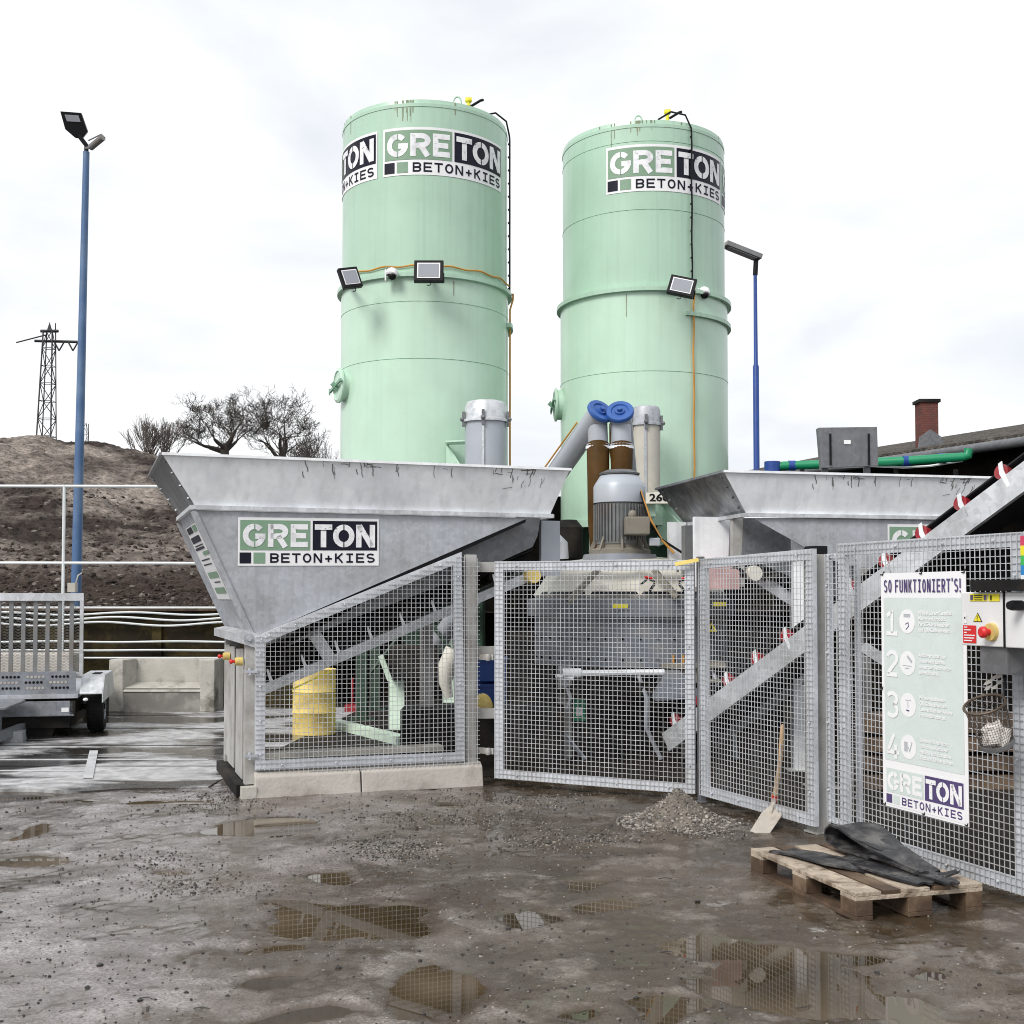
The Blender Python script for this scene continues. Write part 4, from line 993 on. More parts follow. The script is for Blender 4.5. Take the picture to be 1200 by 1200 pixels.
# inner chute under the body (dull steel), seen right of the slope
pts = [H1.hit(*q, b=0.22) for q in ((606, 606), (634, 602), (630, 628), (624, 641), (569, 666), (480, 700), (420, 722), (330, 760))]
b = MB(); b.prism([H1.at(a, 0.22, z) for a, z in pts], H1.n * (W1 - 0.44)); b.build('chute', M['galv_dark'], t)
# name board
a0_, z0_ = H1.hit(279, 606, -0.006); a1_, z1_ = H1.hit(444, 608, -0.006); _, zlow = H1.hit(279, 663, -0.006)
f = lambda x, y, l: H1.at(a0_ + (a1_ - a0_) * x / LW, -0.006 - 0.003 * l, z0_ + (z1_ - z0_) * x / LW - (z0_ - zlow) * y / LH)
logo_mesh(f).build('name_board', LOGO, t)
# supports: left post (narrow, front), back-left post, right posts
def post(plane, a, bb, z0, z1, w_, d_, name, m, t): 
    b = MB(); b.obox(plane.at(a, bb, (z0 + z1) / 2), plane.u * w_ / 2, plane.n * d_ / 2, (0, 0, (z1 - z0) / 2)); return b.build(name, m, t, 0.004)
post(H1, 0.04, 0.05, 0.0, zP - 0.02, 0.13, 0.10, 'leg', M['post'], t)
post(H1, 0.04, W1 - 0.05, 0.0, zP - 0.02, 0.13, 0.10, 'leg', M['post'], t)
aq = H1.hit(644, 640, 0.35)[0]; post(H1, aq, 0.35, 1.85, zB - 0.04, 0.19, 0.06, 'leg', M['tubegrey'], t)
aq2 = H1.hit(553, 800)[0]; zq = H1.hit(553, 650)[1]
post(H1, aq2 - .01, 0.03, 0.0, zq, 0.10, 0.09, 'leg', M['post'], t)
post(H1, aq2, W1 - 0.1, 0.0, zB - .05, 0.105, 0.09, 'leg', M['post'], t)
# end skirt of rubber/steel sheets between the left posts and bearing housing
b = MB()
for i, (f0, f1) in enumerate(((0.14, 0.44), (0.46, 0.76), (0.78, 0.97))):
    b.prism([H1.at(-0.02 - .012 * (i % 2), W1 * f0, 0.12 + .03 * i), H1.at(-0.02 - .012 * (i % 2), W1 * f1, 0.12 + .03 * i), H1.at(-0.02 - .012 * (i % 2), W1 * f1, zP - 0.12), H1.at(-0.02 - .012 * (i % 2), W1 * f0, zP - 0.10)], H1.u * 0.01)
b.build('end_sheet', M['post'], t)
b = MB(); c = H1.at(-0.02, 0.0, zP - 0.05)
b.prism([H1.at(-0.12, -0.03, zP - 0.03), H1.at(0.10, -0.03, zP - 0.10), H1.at(0.10, -0.03, zP + 0.02), H1.at(-0.02, -0.03, zP + 0.06), H1.at(-0.12, -0.03, zP + 0.04)], H1.n * (W1 + 0.06)); b.build('end_cap', M['beam'], t)
b = MB(); b.lathe(H1.at(0.0, -0.032, zP - 0.01), [(0.0, 0.02), (0.02, 0.02), (0.022, 0.0), (0.045, 0.0), (0.045, -0.02)], axis=tuple(-H1.n), n=20); b.build('bearing', M['galv'], t)
b = MB(); b.bar(H1.at(-0.02, 0.0, 0.05), H1.at(-0.02, W1, 0.05), 0.14, 0.12); b.build('foot_beam', M['dark'], t)
# emergency stops and a clevis on the left end
for (bb, lab) in ((0.08, 'red and yellow emergency stop on the front left hopper leg'), (1.0, 'red and yellow emergency stop on the back left hopper leg')):
    c = H1.at(-0.07, bb, zP - 0.20); tt = thing('emergency_stop', lab, 'emergency stop', tuple(c), 'emergency stops on the hopper end')
    b = MB(); b.lathe(c, [(0.0, 0.03), (0.032, 0.03), (0.035, 0.0), (0.035, -0.03)], axis=tuple(-H1.u), n=20); b.build('base', M['yellow'], tt)
    b = MB(); b.lathe(c - H1.u * 0.03, [(0.0, 0.045), (0.016, 0.045), (0.021, 0.03), (0.011, 0.015), (0.011, 0.0)], axis=tuple(-H1.u), n=16); b.build('push_button', M['sig_red'], tt)
# concrete footing (kerb) in two pieces
aS = H1.hit(424, 920, -0.10)[0]
for a_, c_, lab in ((0.05, aS - 0.006, 'longer left concrete kerb piece under the left hopper fence'), (aS + 0.006, LA + 0.02, 'right concrete kerb piece under the left hopper fence')):
    b = MB(); h_ = 0.21
    b.prism([H1.at(a_, -0.10, 0.0), H1.at(a_, 0.10, 0.0), H1.at(a_, 0.10, h_), H1.at(a_, -0.02, h_), H1.at(a_, -0.07, h_ - 0.04)], H1.u * (c_ - a_))
    tag(b.build('kerb', M['concrete_lt'], loc=tuple(H1.at((a_ + c_) / 2, 0, 0)), bevel=0.008), lab, 'kerb', 'concrete kerbs under the hopper')
b = MB(); b.obox(H1.at(0.0, 0.7, 0.05), H1.u * 0.06, H1.n * 0.8, (0, 0, 0.05)); tag(b.build('kerb', M['concrete'], loc=tuple(H1.at(0, 0.7, 0))), 'dark wet kerb at the left end of the hopper', 'kerb', 'concrete kerbs under the hopper')

# ------------------------------------------------------------------ fence panels
def wire_grid(b, plane, poly, bb, sp, r, bt=None):
    """wires filling a convex polygon [(a,z)...] of the plane"""
    def span(axis, v):
        hit = []
        for (p, q) in zip(poly, poly[1:] + poly[:1]):
            if (p[axis] - v) * (q[axis] - v) < 0:
                f_ = (v - p[axis]) / (q[axis] - p[axis]); hit.append(p[1 - axis] + (q[1 - axis] - p[1 - axis]) * f_)
        return (min(hit), max(hit)) if len(hit) >= 2 else None
    amin, amax = min(p[0] for p in poly), max(p[0] for p in poly); zmin, zmax = min(p[1] for p in poly), max(p[1] for p in poly)
    v = amin + 0.004
    while v < amax:
        s_ = span(0, v)
        if s_: b.obox(plane.at(v + random.uniform(-.0013, .0013), bb - 0.004, (s_[0] + s_[1]) / 2), plane.u * r, plane.n * r, (0, 0, (s_[1] - s_[0]) / 2))
        v += sp
    v = zmin + 0.004
    while v < zmax:
        s_ = span(1, v)
        if s_: b.obox(plane.at((s_[0] + s_[1]) / 2, bb + 0.0035, v + random.uniform(-.0013, .0013)), plane.u * ((s_[1] - s_[0]) / 2), plane.n * r, (0, 0, r))
        v += sp
def panel(plane, poly, label, name='mesh_gate', fw=0.078, sp=0.04, r=0.0019, bb=0.0, meshpoly=None, extras=None, group='wire mesh guard panels'):
    ca = sum(p[0] for p in poly) / len(poly)
    t = thing(name, label, 'fence panel', tuple(plane.at(ca, bb, min(p[1] for p in poly))), group)
    b = MB()
    n = len(poly); cx = ca; cz = sum(p[1] for p in poly) / n
    inner = []
    for i in range(n):
        p0, p1, p2 = poly[i - 1], poly[i], poly[(i + 1) % n]
        def off(pa, pb):
            dx, dz = pb[0] - pa[0], pb[1] - pa[1]; L_ = math.hypot(dx, dz); nx, nz = -dz / L_, dx / L_
            if (cx - pa[0]) * nx + (cz - pa[1]) * nz < 0: nx, nz = -nx, -nz
            return (pa[0] + nx * fw, pa[1] + nz * fw), (dx, dz)
        (q0, d0), (q1, d1) = off(p0, p1), off(p1, p2)
        det = d0[0] * d1[1] - d0[1] * d1[0]
        s_ = ((q1[0] - q0[0]) * d1[1] - (q1[1] - q0[1]) * d1[0]) / det
        inner.append((q0[0] + d0[0] * s_, q0[1] + d0[1] * s_))
    for i in range(n):
        j = (i + 1) % n
        b.prism([plane.at(poly[i][0], bb, poly[i][1]), plane.at(poly[j][0], bb, poly[j][1]), plane.at(inner[j][0], bb, inner[j][1]), plane.at(inner[i][0], bb, inner[i][1])], plane.n * 0.035)
    w_ = MB(); wire_grid(w_, plane, meshpoly or poly, bb - 0.010, sp, r)
    w_.build('wire_mesh', M['wire'], t)
    for i in range(n):
        j = (i + 1) % n
        for f_ in (0.12, 0.37, 0.63, 0.88):
            a_ = poly[i][0] * (1 - f_) + poly[j][0] * f_; z_ = poly[i][1] * (1 - f_) + poly[j][1] * f_
            a_ += (cx - a_) * 0.0 + (fw / 2) * (1 if cx > a_ else -1) * (1 if abs(poly[i][0] - poly[j][0]) < .1 else 0)
            z_ += (fw / 2) * (1 if cz > z_ else -1) * (0 if abs(poly[i][0] - poly[j][0]) < .1 else 1)
            b.ball(plane.at(a_, bb - 0.012, z_), 0.009, n=6, k=4)
    b.build('frame', M['frame'], t)
    return t
pA = [H1.hit(299, 903, -.04), H1.hit(545, 892, -.04), H1.hit(541, 647, -.04), H1.hit(318, 738, -.04), H1.hit(299, 747, -.04)]
tA = panel(H1, pA, 'wire mesh panel with slanted top under the left hopper', bb=-0.04, meshpoly=[(p[0], p[1]) for p in [H1.hit(299, 903, -.04), H1.hit(562, 905, -.04), H1.hit(562, 655, -.04), H1.hit(541, 650, -.04), H1.hit(299, 747, -.04)]])
for py in (787, 886):
    b = MB(); c = H1.pt(293, py, -.05); b.bar(c - H1.u * 0.05, c + H1.u * 0.06, 0.03, 0.02); b.tube([c + H1.u * .0 + V((0, 0, .03)), c + V((0, 0, -.03))], 0.016, 8); b.build('hinge', M['galv'], tA)
b0, b1 = G(580, 912, .07), G(817, 931, .07)
PB = Plane(b0, b1 - b0); LB = (b1 - b0).length
ztp = lambda pl, px, py, bb=0: pl.hit(px, py, bb)[1]
tB = panel(PB, [(0, 0.07), (LB - 0.02, 0.07), (LB - 0.02, ztp(PB, 815, 656)), (0, ztp(PB, 578, 658))], 'square wire mesh gate in front of the mixer')
c0, c1 = G(819, 931, .07), G(955, 969, .07)
PC = Plane(c0, c1 - c0); LC = (c1 - c0).length
tC = panel(PC, [(0.03, 0.07), (LC, 0.07), (LC, ztp(PC, 950, 643)), (0.03, ztp(PC, 822, 655))], 'wire mesh panel with the shovel leaning on it')
d0, d1 = G(985, 981, .07), G(1203, 1051, .07)
PD = Plane(d0, d1 - d0); LD = (d1 - d0).length
tD = panel(PD, [(0.0, 0.07), (LD, 0.07), (LD, ztp(PD, 1200, 623)), (0.0, ztp(PD, 981, 637))], 'large wire mesh panel carrying the pale instruction banner', bb=0.0)
# far continuation of the guard beyond the picture's edge
PDx = Plane(PD.at(LD + 0.03, 0, 0), PD.u)
panel(PDx, [(0, 0.07), (1.3, 0.07), (1.3, 2.0), (0, 2.0)], 'last wire mesh panel at the far right end of the row')
# narrow filler panel between the two right panels
e0 = PC.at(LC + 0.02, 0.10, 0); e1 = PD.at(-0.02, 0.16, 0); PE = Plane(e0, e1 - e0); LE = (e1 - e0).length
zE_ = ztp(PE, 970, 649)
panel(PE, [(0, 0.10), (LE, 0.10), (LE, zE_), (0, zE_)], 'narrow wire mesh filler panel between the two right panels', fw=0.03)
def fpost(px, plane, a, bb, z1, label, w_=0.08, m='post'):
    b = MB(); b.obox(plane.at(a, bb, z1 / 2), plane.u * w_ / 2, plane.n * w_ / 2, (0, 0, z1 / 2)); b.obox(plane.at(a, bb, 0.01), plane.u * w_ * .62, plane.n * w_ * .62, (0, 0, 0.008))
    tag(b.build('fence_post', M[m], loc=tuple(plane.at(a, bb, 0)), bevel=0.004), label, 'post', 'guard fence posts')
fpost(0, PC, -0.005, 0.03, ztp(PC, 820, 652), 'dark slim post at the corner where gate and panel meet', 0.05, 'galv_dark')
aZ = PC.hit(957, 700, 0.12)[0]; fpost(0, PC, aZ, 0.12, ztp(PC, 957, 650, .12), 'grey post with black cap behind the gap in the fence', 0.12, 'post')
fpost(0, PD, LD + 0.015, 0.06, 2.0, 'slim post at the right end of the banner panel', 0.03, 'galv')
b = MB(); b.obox(PC.at(aZ, 0.12, ztp(PC, 957, 650, .12) + 0.03), PC.u * .055, PC.n * .055, (0, 0, 0.03)); tag(b.build('post_cap', M['black'], loc=tuple(PC.at(aZ, .12, 2.0))), 'black cap on top of the grey fence post', 'post cap')
# yellow latch bar and hinges
c = PB.pt(806, 659, -0.04); b = MB(); b.bar(c + V((-0.10, 0, -.015)), c + V((0.08, -0.05, 0.02)), 0.025, 0.03); b.build('latch', M['yellow'], tB)
for py in (770, 880):
    c = PB.pt(572, py, 0.02); b = MB(); b.bar(c - PB.u * 0.12, c + PB.u * 0.06, 0.03, 0.05); b.lathe(c + V((0, -0.03, 0)), [(0.02, -.03), (0.03, 0), (.02, .03)], n=10); b.build('hinge', M['post'], tB)
# top rail with perforated strip of the hopper leg
for z in (0.62, 1.17, 1.92):
    b = MB(); b.bar(H1.at(aq2, 0.10, z), H1.at(aq2 + 0.26, 0.04, z), 0.04, 0.09); b.build('leg_bracket', M['post'], HP1)

# ------------------------------------------------------------------ conveyor under hopper 1
def conveyor(plane, s0, s1, bf, bk, beam_h, belt_dz, n_roll, label, roll_mat, roll_r=0.05, trough=True, strut=None, legs=(), group='belt conveyors', ks=1.0):
    """s0,s1: (a,z) of the lower beam's ends in the plane; bf,bk front/back offsets"""
    t = thing('belt_conveyor', label, 'conveyor', tuple(plane.at(s0[0], bf, 0)), group)
    for bb in (bf, bk):
        b = MB(); p, q = plane.at(s0[0], bb, s0[1]), plane.at(s1[0], bb, s1[1])
        b.bar(p, q, 0.008, beam_h); up = (q - p).normalized().cross(plane.n).normalized()
        if up.z < 0: up = -up
        sd = plane.n * (0.022 if bb == bf else -0.022)
        for k in (-1, 1): b.bar(p + up * k * (beam_h / 2 - .004) + sd, q + up * k * (beam_h / 2 - .004) + sd, 0.05, 0.008)
        b.build('side_beam', M['beam'], t)
    p, q = plane.at(s0[0], 0, s0[1]), plane.at(s1[0], 0, s1[1]); d = q - p; mid = (bf + bk) / 2; hw = (bk - bf) / 2 - 0.04
    b = MB()
    for kk, th in ((belt_dz, 0.012), (-beam_h * 0.1, 0.012)):
        sec = [(-hw, 0.04 if trough and kk > 0 else 0), (-hw * 0.45, 0), (hw * 0.45, 0), (hw, 0.04 if trough and kk > 0 else 0)]
        for (x0, h0), (x1, h1) in zip(sec[:-1], sec[1:]):
            quad = [p + plane.n * (mid + x0) + up * (kk + h0), q + plane.n * (mid + x0) + up * (kk + h0), q + plane.n * (mid + x1) + up * (kk + h1), p + plane.n * (mid + x1) + up * (kk + h1)]
            b.prism(quad, up * th)
    b.build('belt', M['belt'], t)
    for i in range(n_roll):
        f_ = (i + 0.5) / n_roll; c = p + d * f_ + up * (belt_dz * 0.6)
        for sg, bb in ((-1, bf), (1, bk)):
            b = MB(); base = c + plane.n * bb; inw = plane.n * (-sg); r1_ = roll_r
            b.tube([base + up * 0.075 * ks + inw * 0.015, base + inw * 0.06 + up * .065 * ks, base + inw * 0.21 + up * 0.005], [r1_, r1_, r1_ * 0.7], 16)
            b.build('roller', roll_mat, t)
            b = MB(); base = c + plane.n * (bb - sg * -0.004); dn = d.normalized(); w2 = 0.015; zz_ = V((0, 0, 1))
            b.prism([base - dn * w2 - up * .06, base + dn * w2 - up * .06, base + dn * 0.008 + zz_ * 0.08 * ks - dn * .02 * ks, base - dn * .025 * ks + zz_ * 0.155 * ks, base - dn * 0.06 * ks + zz_ * 0.155 * ks, base - dn * .05 * ks + zz_ * .07 * ks], inw * 0.008)
            b.build('roller_bracket', M['galv_light'], t)
    if strut:
        b = MB()
        for (a_, z_), (c_, e_) in strut: b.bar(plane.at(a_, bf - .012, z_), plane.at(c_, bf - .012, e_), 0.02, 0.11, up=tuple(plane.u))
        b.build('strut', M['beam'], t)
    for (a_, zt_) in legs:
        for bb in (bf, bk):
            b = MB(); b.obox(plane.at(a_, bb, zt_ / 2), plane.u * 0.035, plane.n * 0.035, (0, 0, zt_ / 2)); b.build('leg', M['post'], t)
    return t
bf1 = 0.34
s0 = H1.hit(300, 812, bf1); s1 = H1.hit(636, 669, bf1)
stA = H1.hit(366, 740, bf1); stB = H1.hit(390, 778, bf1)
cv = conveyor(H1, s0, s1, bf1, W1 - 0.3, 0.085, 0.17, 9, 'conveyor with dark rollers rising under the left hopper', M['dark'], 0.04, strut=[(stA, stB)], ks=0.35)
b = MB(); pg = [H1.hit(*q_, b=bf1 + .2) for q_ in ((305, 760), (312, 800), (640, 655), (600, 640), (540, 665))]; b.prism([H1.at(a_, bf1 + .2, z_) for a_, z_ in pg], H1.n * .01); b.build('added_dark_plate', M['dark'], cv)  # added dark plate, keeps the gap above the beam black
q0 = H1.hit(345, 740, bf1 + .02); q1 = H1.hit(545, 678, bf1 + .02); b = MB(); b.bar(H1.at(q0[0], bf1 + .03, q0[1] + .0), H1.at(q1[0], bf1 + .03, q1[1] + .0), 0.01, 0.05); b.bar(H1.at(*[H1.hit(300, 775, bf1)[0]], bf1 + .03, H1.hit(300, 775, bf1)[1]), H1.at(H1.hit(545, 695, bf1)[0], bf1 + .03, H1.hit(545, 695, bf1)[1]), 0.01, 0.035); b.build('belt_skirt', M['dark'], cv)
b = MB(); p, q = H1.pt(342, 808, bf1 - .03), H1.pt(388, 786, bf1 - .03); b.bar(p, q, 0.006, 0.014); b.build('warning_edge', M['sig_yel'], cv)
b = MB(); c = H1.pt(624, 675, bf1 - 0.05); b.lathe(c, [(0, .05), (0.065, 0.05), (0.07, 0.03), (0.07, -0.08)], axis=tuple(-H1.n), n=24); b.build('drum_cap', M['yellow'], cv)

# ------------------------------------------------------------------ hopper 2 (right)
nz = 2.82
h0 = P(848, 552, 10.9); A = R(12.5)
H2 = Plane((h0.x, h0.y), (math.cos(A), math.sin(A)))
t = thing('aggregate_hopper', 'right galvanised hopper behind the fence with metal box on top', 'hopper', tuple(H2.at(2, 0.8, 0)), 'galvanised aggregate hoppers')
zB2 = H2.hit(874, 601, .12)[1]; zT2 = h0.z
a2b = H2.hit(874, 601, .12)[0]; a2e = H2.hit(1166, 556)[0]
H2b = Plane(H2.at(0, 0.12, 0), H2.u)
band(H2b, a2b, a2e - 0.2, 1.6, zB2, zT2, a2b + 0.0, 0.2, 0.12, M['galv_light'], t, end_mat=M['scraped'])
b = MB(); b.bar(H2b.at(a2b, -.012, zB2 - .02), H2b.at(a2e, -.012, zB2 - .02), .05, .035); b.bar(H2b.at(a2b - .012, 0, zB2 - .02), H2b.at(a2b - .012, 1.6, zB2 - .02), .05, .035); b.build('rim_flange', M['beam'], t)
g = lambda x, y, bb=0.0: H2b.hit(x, y, bb)
sd = [g(882, 607), g(1150, 607), (g(1150, 607)[0], 1.75), g(985, 660), g(955, 648)]
for bb in (0.0, 1.588):
    b = MB(); b.prism([H2b.at(a_, bb, z_) for a_, z_ in sd], H2b.n * 0.012); b.build('side_wall', M['galv'], t)
b = MB(); pp = [g(872, 607, .25), g(910, 607, .25), g(1000, 660, .25), g(1000, 720, .25), g(960, 690, .25), g(870, 652, .25)]; b.prism([H2b.at(a_, .25, z_) for a_, z_ in pp], H2b.n * 1.1); b.build('chute', M['galv_dark'], t)
for px0, px1, bb, m, pb in ((783, 803, 1.45, 'galv_light', 612), (813, 856, 0.62, 'galv_light', 606), (857, 870, 0.30, 'post', 602)):
    p_, q_ = g(px0, pb, bb), g(px1, pb, bb); b = MB(); zt_ = zB2 - 0.0
    b.obox(H2b.at((p_[0] + q_[0]) / 2, bb, (zt_ + 1.75) / 2), H2b.u * ((q_[0] - p_[0]) / 2), H2b.n * 0.03, (0, 0, (zt_ - 1.75) / 2)); b.build('support_panel', M[m], t)
post(H2b, g(805, 612, 1.2)[0], 1.2, 0, zB2 - .05, .09, .09, 'leg', M['motor'], t)
post(H2b, a2e - .5, .1, 0, zB2 - .05, .1, .09, 'leg', M['post'], t); post(H2b, a2e - .5, 1.5, 0, zB2 - .05, .1, .09, 'leg', M['post'], t)
aa, zz = g(1040, 614, -.006)
f = lambda x, y, l: H2b.at(aa + 1.27 * x / LW, -0.006 - 0.003 * l, zz - 0.44 * y / LH)
logo_mesh(f).build('name_board', LOGO, t)
# sheet metal box on the rim of hopper 2
Y_ = 11.6
p0, p1, p2, p3 = P(959, 501, Y_), P(1028, 500, Y_), P(1029.5, 546, Y_), P(963, 548.5, Y_)
t = thing('sheet_metal_box', 'grey sheet metal box with two dark slots on the right hopper rim', 'metal box', tuple((p2 + p3) / 2))
b = MB(); b.prism([p3, p2, p1, p0], (0, 0.10, 0)); b.build('box_shell', M['galv_dark'], t, 0.006)
for x_ in (973, 1018):
    b = MB(); p, q = P(x_, 508, Y_ - .008), P(x_ + 0.5, 545, Y_ - .008); b.bar(p, q, 0.02, 0.004, up=(0, 1, 0)); b.build('slot', M['black'], t)
b = MB(); p = P(993, 518, Y_ - .006); b.box(p.x - .033, p.x + .033, Y_ - .006, Y_ - .002, p.z - .02, p.z + .02); b.build('type_plate', M['white'], t)
b = MB(); 
for x_ in (970, 1020): p = P(x_, 548, Y_); b.box(p.x - .03, p.x + .03, Y_ + .1, Y_ + .14, p.z - .12, p.z + .02)
b.build('foot', M['galv_dark'], t)

# ------------------------------------------------------------------ mixer
MX, MY, MR = P(738, 660, 13.0).x, 13.0, 1.06
zf = lambda py, Y=MY - MR: P(0, py, Y).z
t = thing('concrete_mixer', 'grey drum mixer with cream lid behind the wire mesh gate', 'mixer', (MX, MY, 0)); MIX = t
z1, z2, z3, z4 = zf(783), zf(722), zf(703), zf(655)
b = MB(); b.lathe((MX, MY, 0), [(MR * .98, z1), (MR * .98, z2)], n=64); b.lathe((MX, MY, 0), [(0, z1), (MR * .98, z1)], n=64)
for i in range(18):
    a = -PI / 2 + (i - 9) * 0.17
    for zz in (z1 + .08, z1 + .29):
        b.ball((MX + MR * .985 * math.cos(a), MY + MR * .985 * math.sin(a), zz), 0.014, n=6, k=4, m=1)
b.build('drum', [M['drum'], M['black']], t)
b = MB(); b.lathe((MX, MY, 0), [(MR * .99, z2 - .01), (MR * 1.05, z2 - .01), (MR * 1.05, z3), (MR * .97, z3 + .02)], n=64, smooth=False); b.build('rim', M['drum'], t)
b = MB(); b.lathe((MX, MY, 0), [(MR * .97, z3 + .02), (MR * .99, z3 + .05), (MR * .78, z4 - .03), (MR * .74, z4), (0.32, z4 + .05), (0, z4 + .05)], n=12, smooth=False); b.build('lid', M['cream'], t)
b = MB()   # inspection flap: dark slot and lips on the lid front
p, q = zf(697), zf(702)
b.lathe((MX, MY, 0), [(MR * 0.985, z3 + .055), (MR * 0.962, z3 + .085)], n=12, a0=R(200), a1=R(340), smooth=False); b.build('flap_slot', M['black'], t)
for px in (660, 735):   # ridges and latches
    pass
b = MB()
def lidpt(px, py): 
    d = ray(px, py); o = CAM
    tt = (MY - MR * .86) / d.y; return o + d * tt
for (x0, y0, x1, y1) in ((700, 668, 665, 705), (765, 668, 790, 700)):
    b = MB(); b.bar(lidpt(x0, y0) - V((0, .1, 0)), lidpt(x1, y1) - V((0, .22, 0)), 0.06, 0.05); b.build('lid_rib', M['motorbox'], t)
for sx in (-1, 1):
    b = MB(); c = lidpt(778 + sx * 14, 682) - V((0, .22, 0)); b.tube([c, c + V((sx * .07, -.02, .03)), c + V((sx * .14, -.03, -.03))], 0.012, 6); b.tube([c + V((0, 0, -.02)), c + V((sx * .05, -.03, -.09))], 0.014, 6); b.build('latch', M['black'], t)
    b = MB(); b.tube([c + V((sx * .02, -.02, .03)), c + V((sx * .10, -.03, .045))], 0.013, 6); b.build('latch_grip', M['sig_red'], t)
b = MB(); pts = []
for i in range(25):
    a = R(200 + 140 * i / 24); pts.append((MX + MR * .95 * math.cos(a), MY + MR * .95 * math.sin(a), zf(661)))
b.tube(pts, 0.045, 10)
for i in (3, 8, 16, 21): b.tube([pts[i], (pts[i][0], pts[i][1] + .05, z4 - 0.12)], 0.015, 6)
b.build('ring_pipe', M['tubegrey'], t)
for sx, sy in ((-.7, -.7), (.7, -.7), (-.7, .7), (.7, .7)):
    b = MB(); b.box(MX + sx * MR - .07, MX + sx * MR + .07, MY + sy * MR - .07, MY + sy * MR + .07, 0, z1); b.build('leg', M['post'] if (sx < 0 and sy < 0) else M['dark'], t)
# discharge gear and platform edge under the drum
b = MB(); zz = zf(788); b.tube([(MX - .75, MY - MR - .12, zz), (MX + .22, MY - MR - .12, zz + .01)], 0.03, 8); b.tube([(MX - .78, MY - MR - .12, zz), (MX - .6, MY - MR - .12, zz)], .05, 10); b.tube([(MX - 0.85, MY - MR - .1, zz - .03), (MX - .68, MY - MR - .15, zz - .05)], .02, 6); b.build('cylinder_rod', M['galv_light'], t)
b = MB(); b.prism([(MX - .6, MY - MR, zf(800)), (MX + .2, MY - MR, zf(800)), (MX + .55, MY - MR, zf(815)), (MX - .9, MY - MR, zf(812))], (0, .8, -.05)); b.build('tray', M['dark'], t)
b = MB(); b.lathe((MX + .28, MY - MR - .05, 0), [(.34, zf(818)), (.34, zf(815)), (.10, zf(785)), (.0, zf(785))], n=3, smooth=False); b.build('discharge_cone', M['drum'], t)
b = MB(); b.box(MX + .2, MX + .85, MY - MR + .0, MY - MR + .5, zf(783), zf(777)); b.box(MX + .25, MX + .8, MY - MR, MY - MR + .5, zf(800), zf(796)); b.box(MX + .3, MX + .7, MY - MR + .05, MY - MR + .4, zf(796), zf(783)); b.build('valve_block', M['motorbox'], t)
for k in range(3):
    b = MB(); x_ = MX + .33 + .1 * k; b.tube([(x_, MY - MR + .02, zf(777)), (x_, MY - MR + .02, zf(768))], .012, 6); b.build('valve_tip', M['orange_cable'], t)
b = MB()
for (px, py, w_, h_) in ((727, 710, 18, 5), (842, 708, 18, 5)):
    p = P(px, py, MY - MR * 1.07 if px < 800 else MY - MR * .75); b.box(p.x - w_ / 240, p.x + w_ / 240, p.y - .004, p.y, p.z - h_ / 240, p.z + h_ / 240)
b.build('warning_label', M['sig_yel'], t)
p = P(834, 735, MY - MR * .72)
b = MB(); b.add([p + V((-.055, 0, -.045)), p + V((.055, 0, -.045)), p + V((0, 0, .055))], [(0, 1, 2)], 0); b.add([p + V((-.022, -.003, -.028)), p + V((.022, -.003, -.028)), p + V((0, -.003, .02))], [(0, 1, 2)], 1); p = p + V((-.14, 0, 0))
b.lathe(p, [(0, .004), (.05, .004), (.05, 0)], axis=(0, -1, 0), n=20); b.build('warning_sign', [M['sig_yel'], M['black']], t)
p = P(679, 832, MY - MR * .8); b = MB(); b.box(p.x - .06, p.x + .06, p.y, p.y + .01, p.z - .11, p.z + .11); b.box(p.x - .035, p.x + .03, p.y - .004, p.y - .001, p.z - .06, p.z + .03, 1); b.build('green_notice', [M['green_pipe'], M['white']], t)
for k in range(5):
    b = MB(); x_ = MX - .8 + .38 * k; b.tube([(x_, MY - MR + .1, z1), (x_ + .1, MY - MR - .02, z1 - .3), (x_ + .05 * k, MY - MR + .05, z1 - .6), (x_ + .25, MY - MR + .1, .03)], .022, 6); b.build('hydraulic_hose', M['black'] if k % 2 else M['tubegrey'], t)
# motor on top
mx, my = P(726, 600, 12.7).x, 12.7
zq_ = lambda py: P(0, py, my).z
r = 0.272
b = MB(); b.lathe((mx, my, 0), [(r * .93, zq_(638)), (r * .93, zq_(590))], n=36)
for i in range(44):
    a = 2 * PI * i / 44; d = V((math.cos(a), math.sin(a), 0)); b.bar(V((mx, my, zq_(634))) + d * (r * .95), V((mx, my, zq_(592))) + d * (r * .95), 0.010, 0.045, up=tuple(d))
mo = b.build('motor', M['motor'], t)
b = MB(); b.lathe((mx, my, 0), [(r * 1.02, zq_(590)), (r * 1.02, zq_(571)), (r * .95, zq_(567)), (r * .76, zq_(558)), (r * .7, zq_(557))], n=40); b.build('fan_cowl', M['tubegrey'], mo)
b = MB(); b.lathe((mx, my, 0), [(r * .78, zq_(557)), (r * .8, zq_(555)), (r * .5, zq_(551)), (0, zq_(550))], n=32); b.build('rain_cap', M['galv_dark'], mo)
b = MB(); b.box(mx + .02, mx + .27, my - r - .22, my - r + .06, zq_(629), zq_(609)); b.ball((mx + .1, my - r - .1, zq_(606)), .05); b.build('terminal_box', M['motorbox'], mo, .01)
b = MB(); b.lathe((mx, my, 0), [(r * 1.2, zq_(650)), (r * 1.2, zq_(645)), (r * .9, zq_(642)), (r * .9, zq_(634))], n=32)
for k in range(8):
    a = k * PI / 4; d = V((math.cos(a), math.sin(a), 0)); b.bar(V((mx, my, zq_(647))) + d * r * 1.15, V((mx, my, zq_(630))) + d * r * .9, .02, .04)
b.build('motor_flange', M['motorbox'], mo)
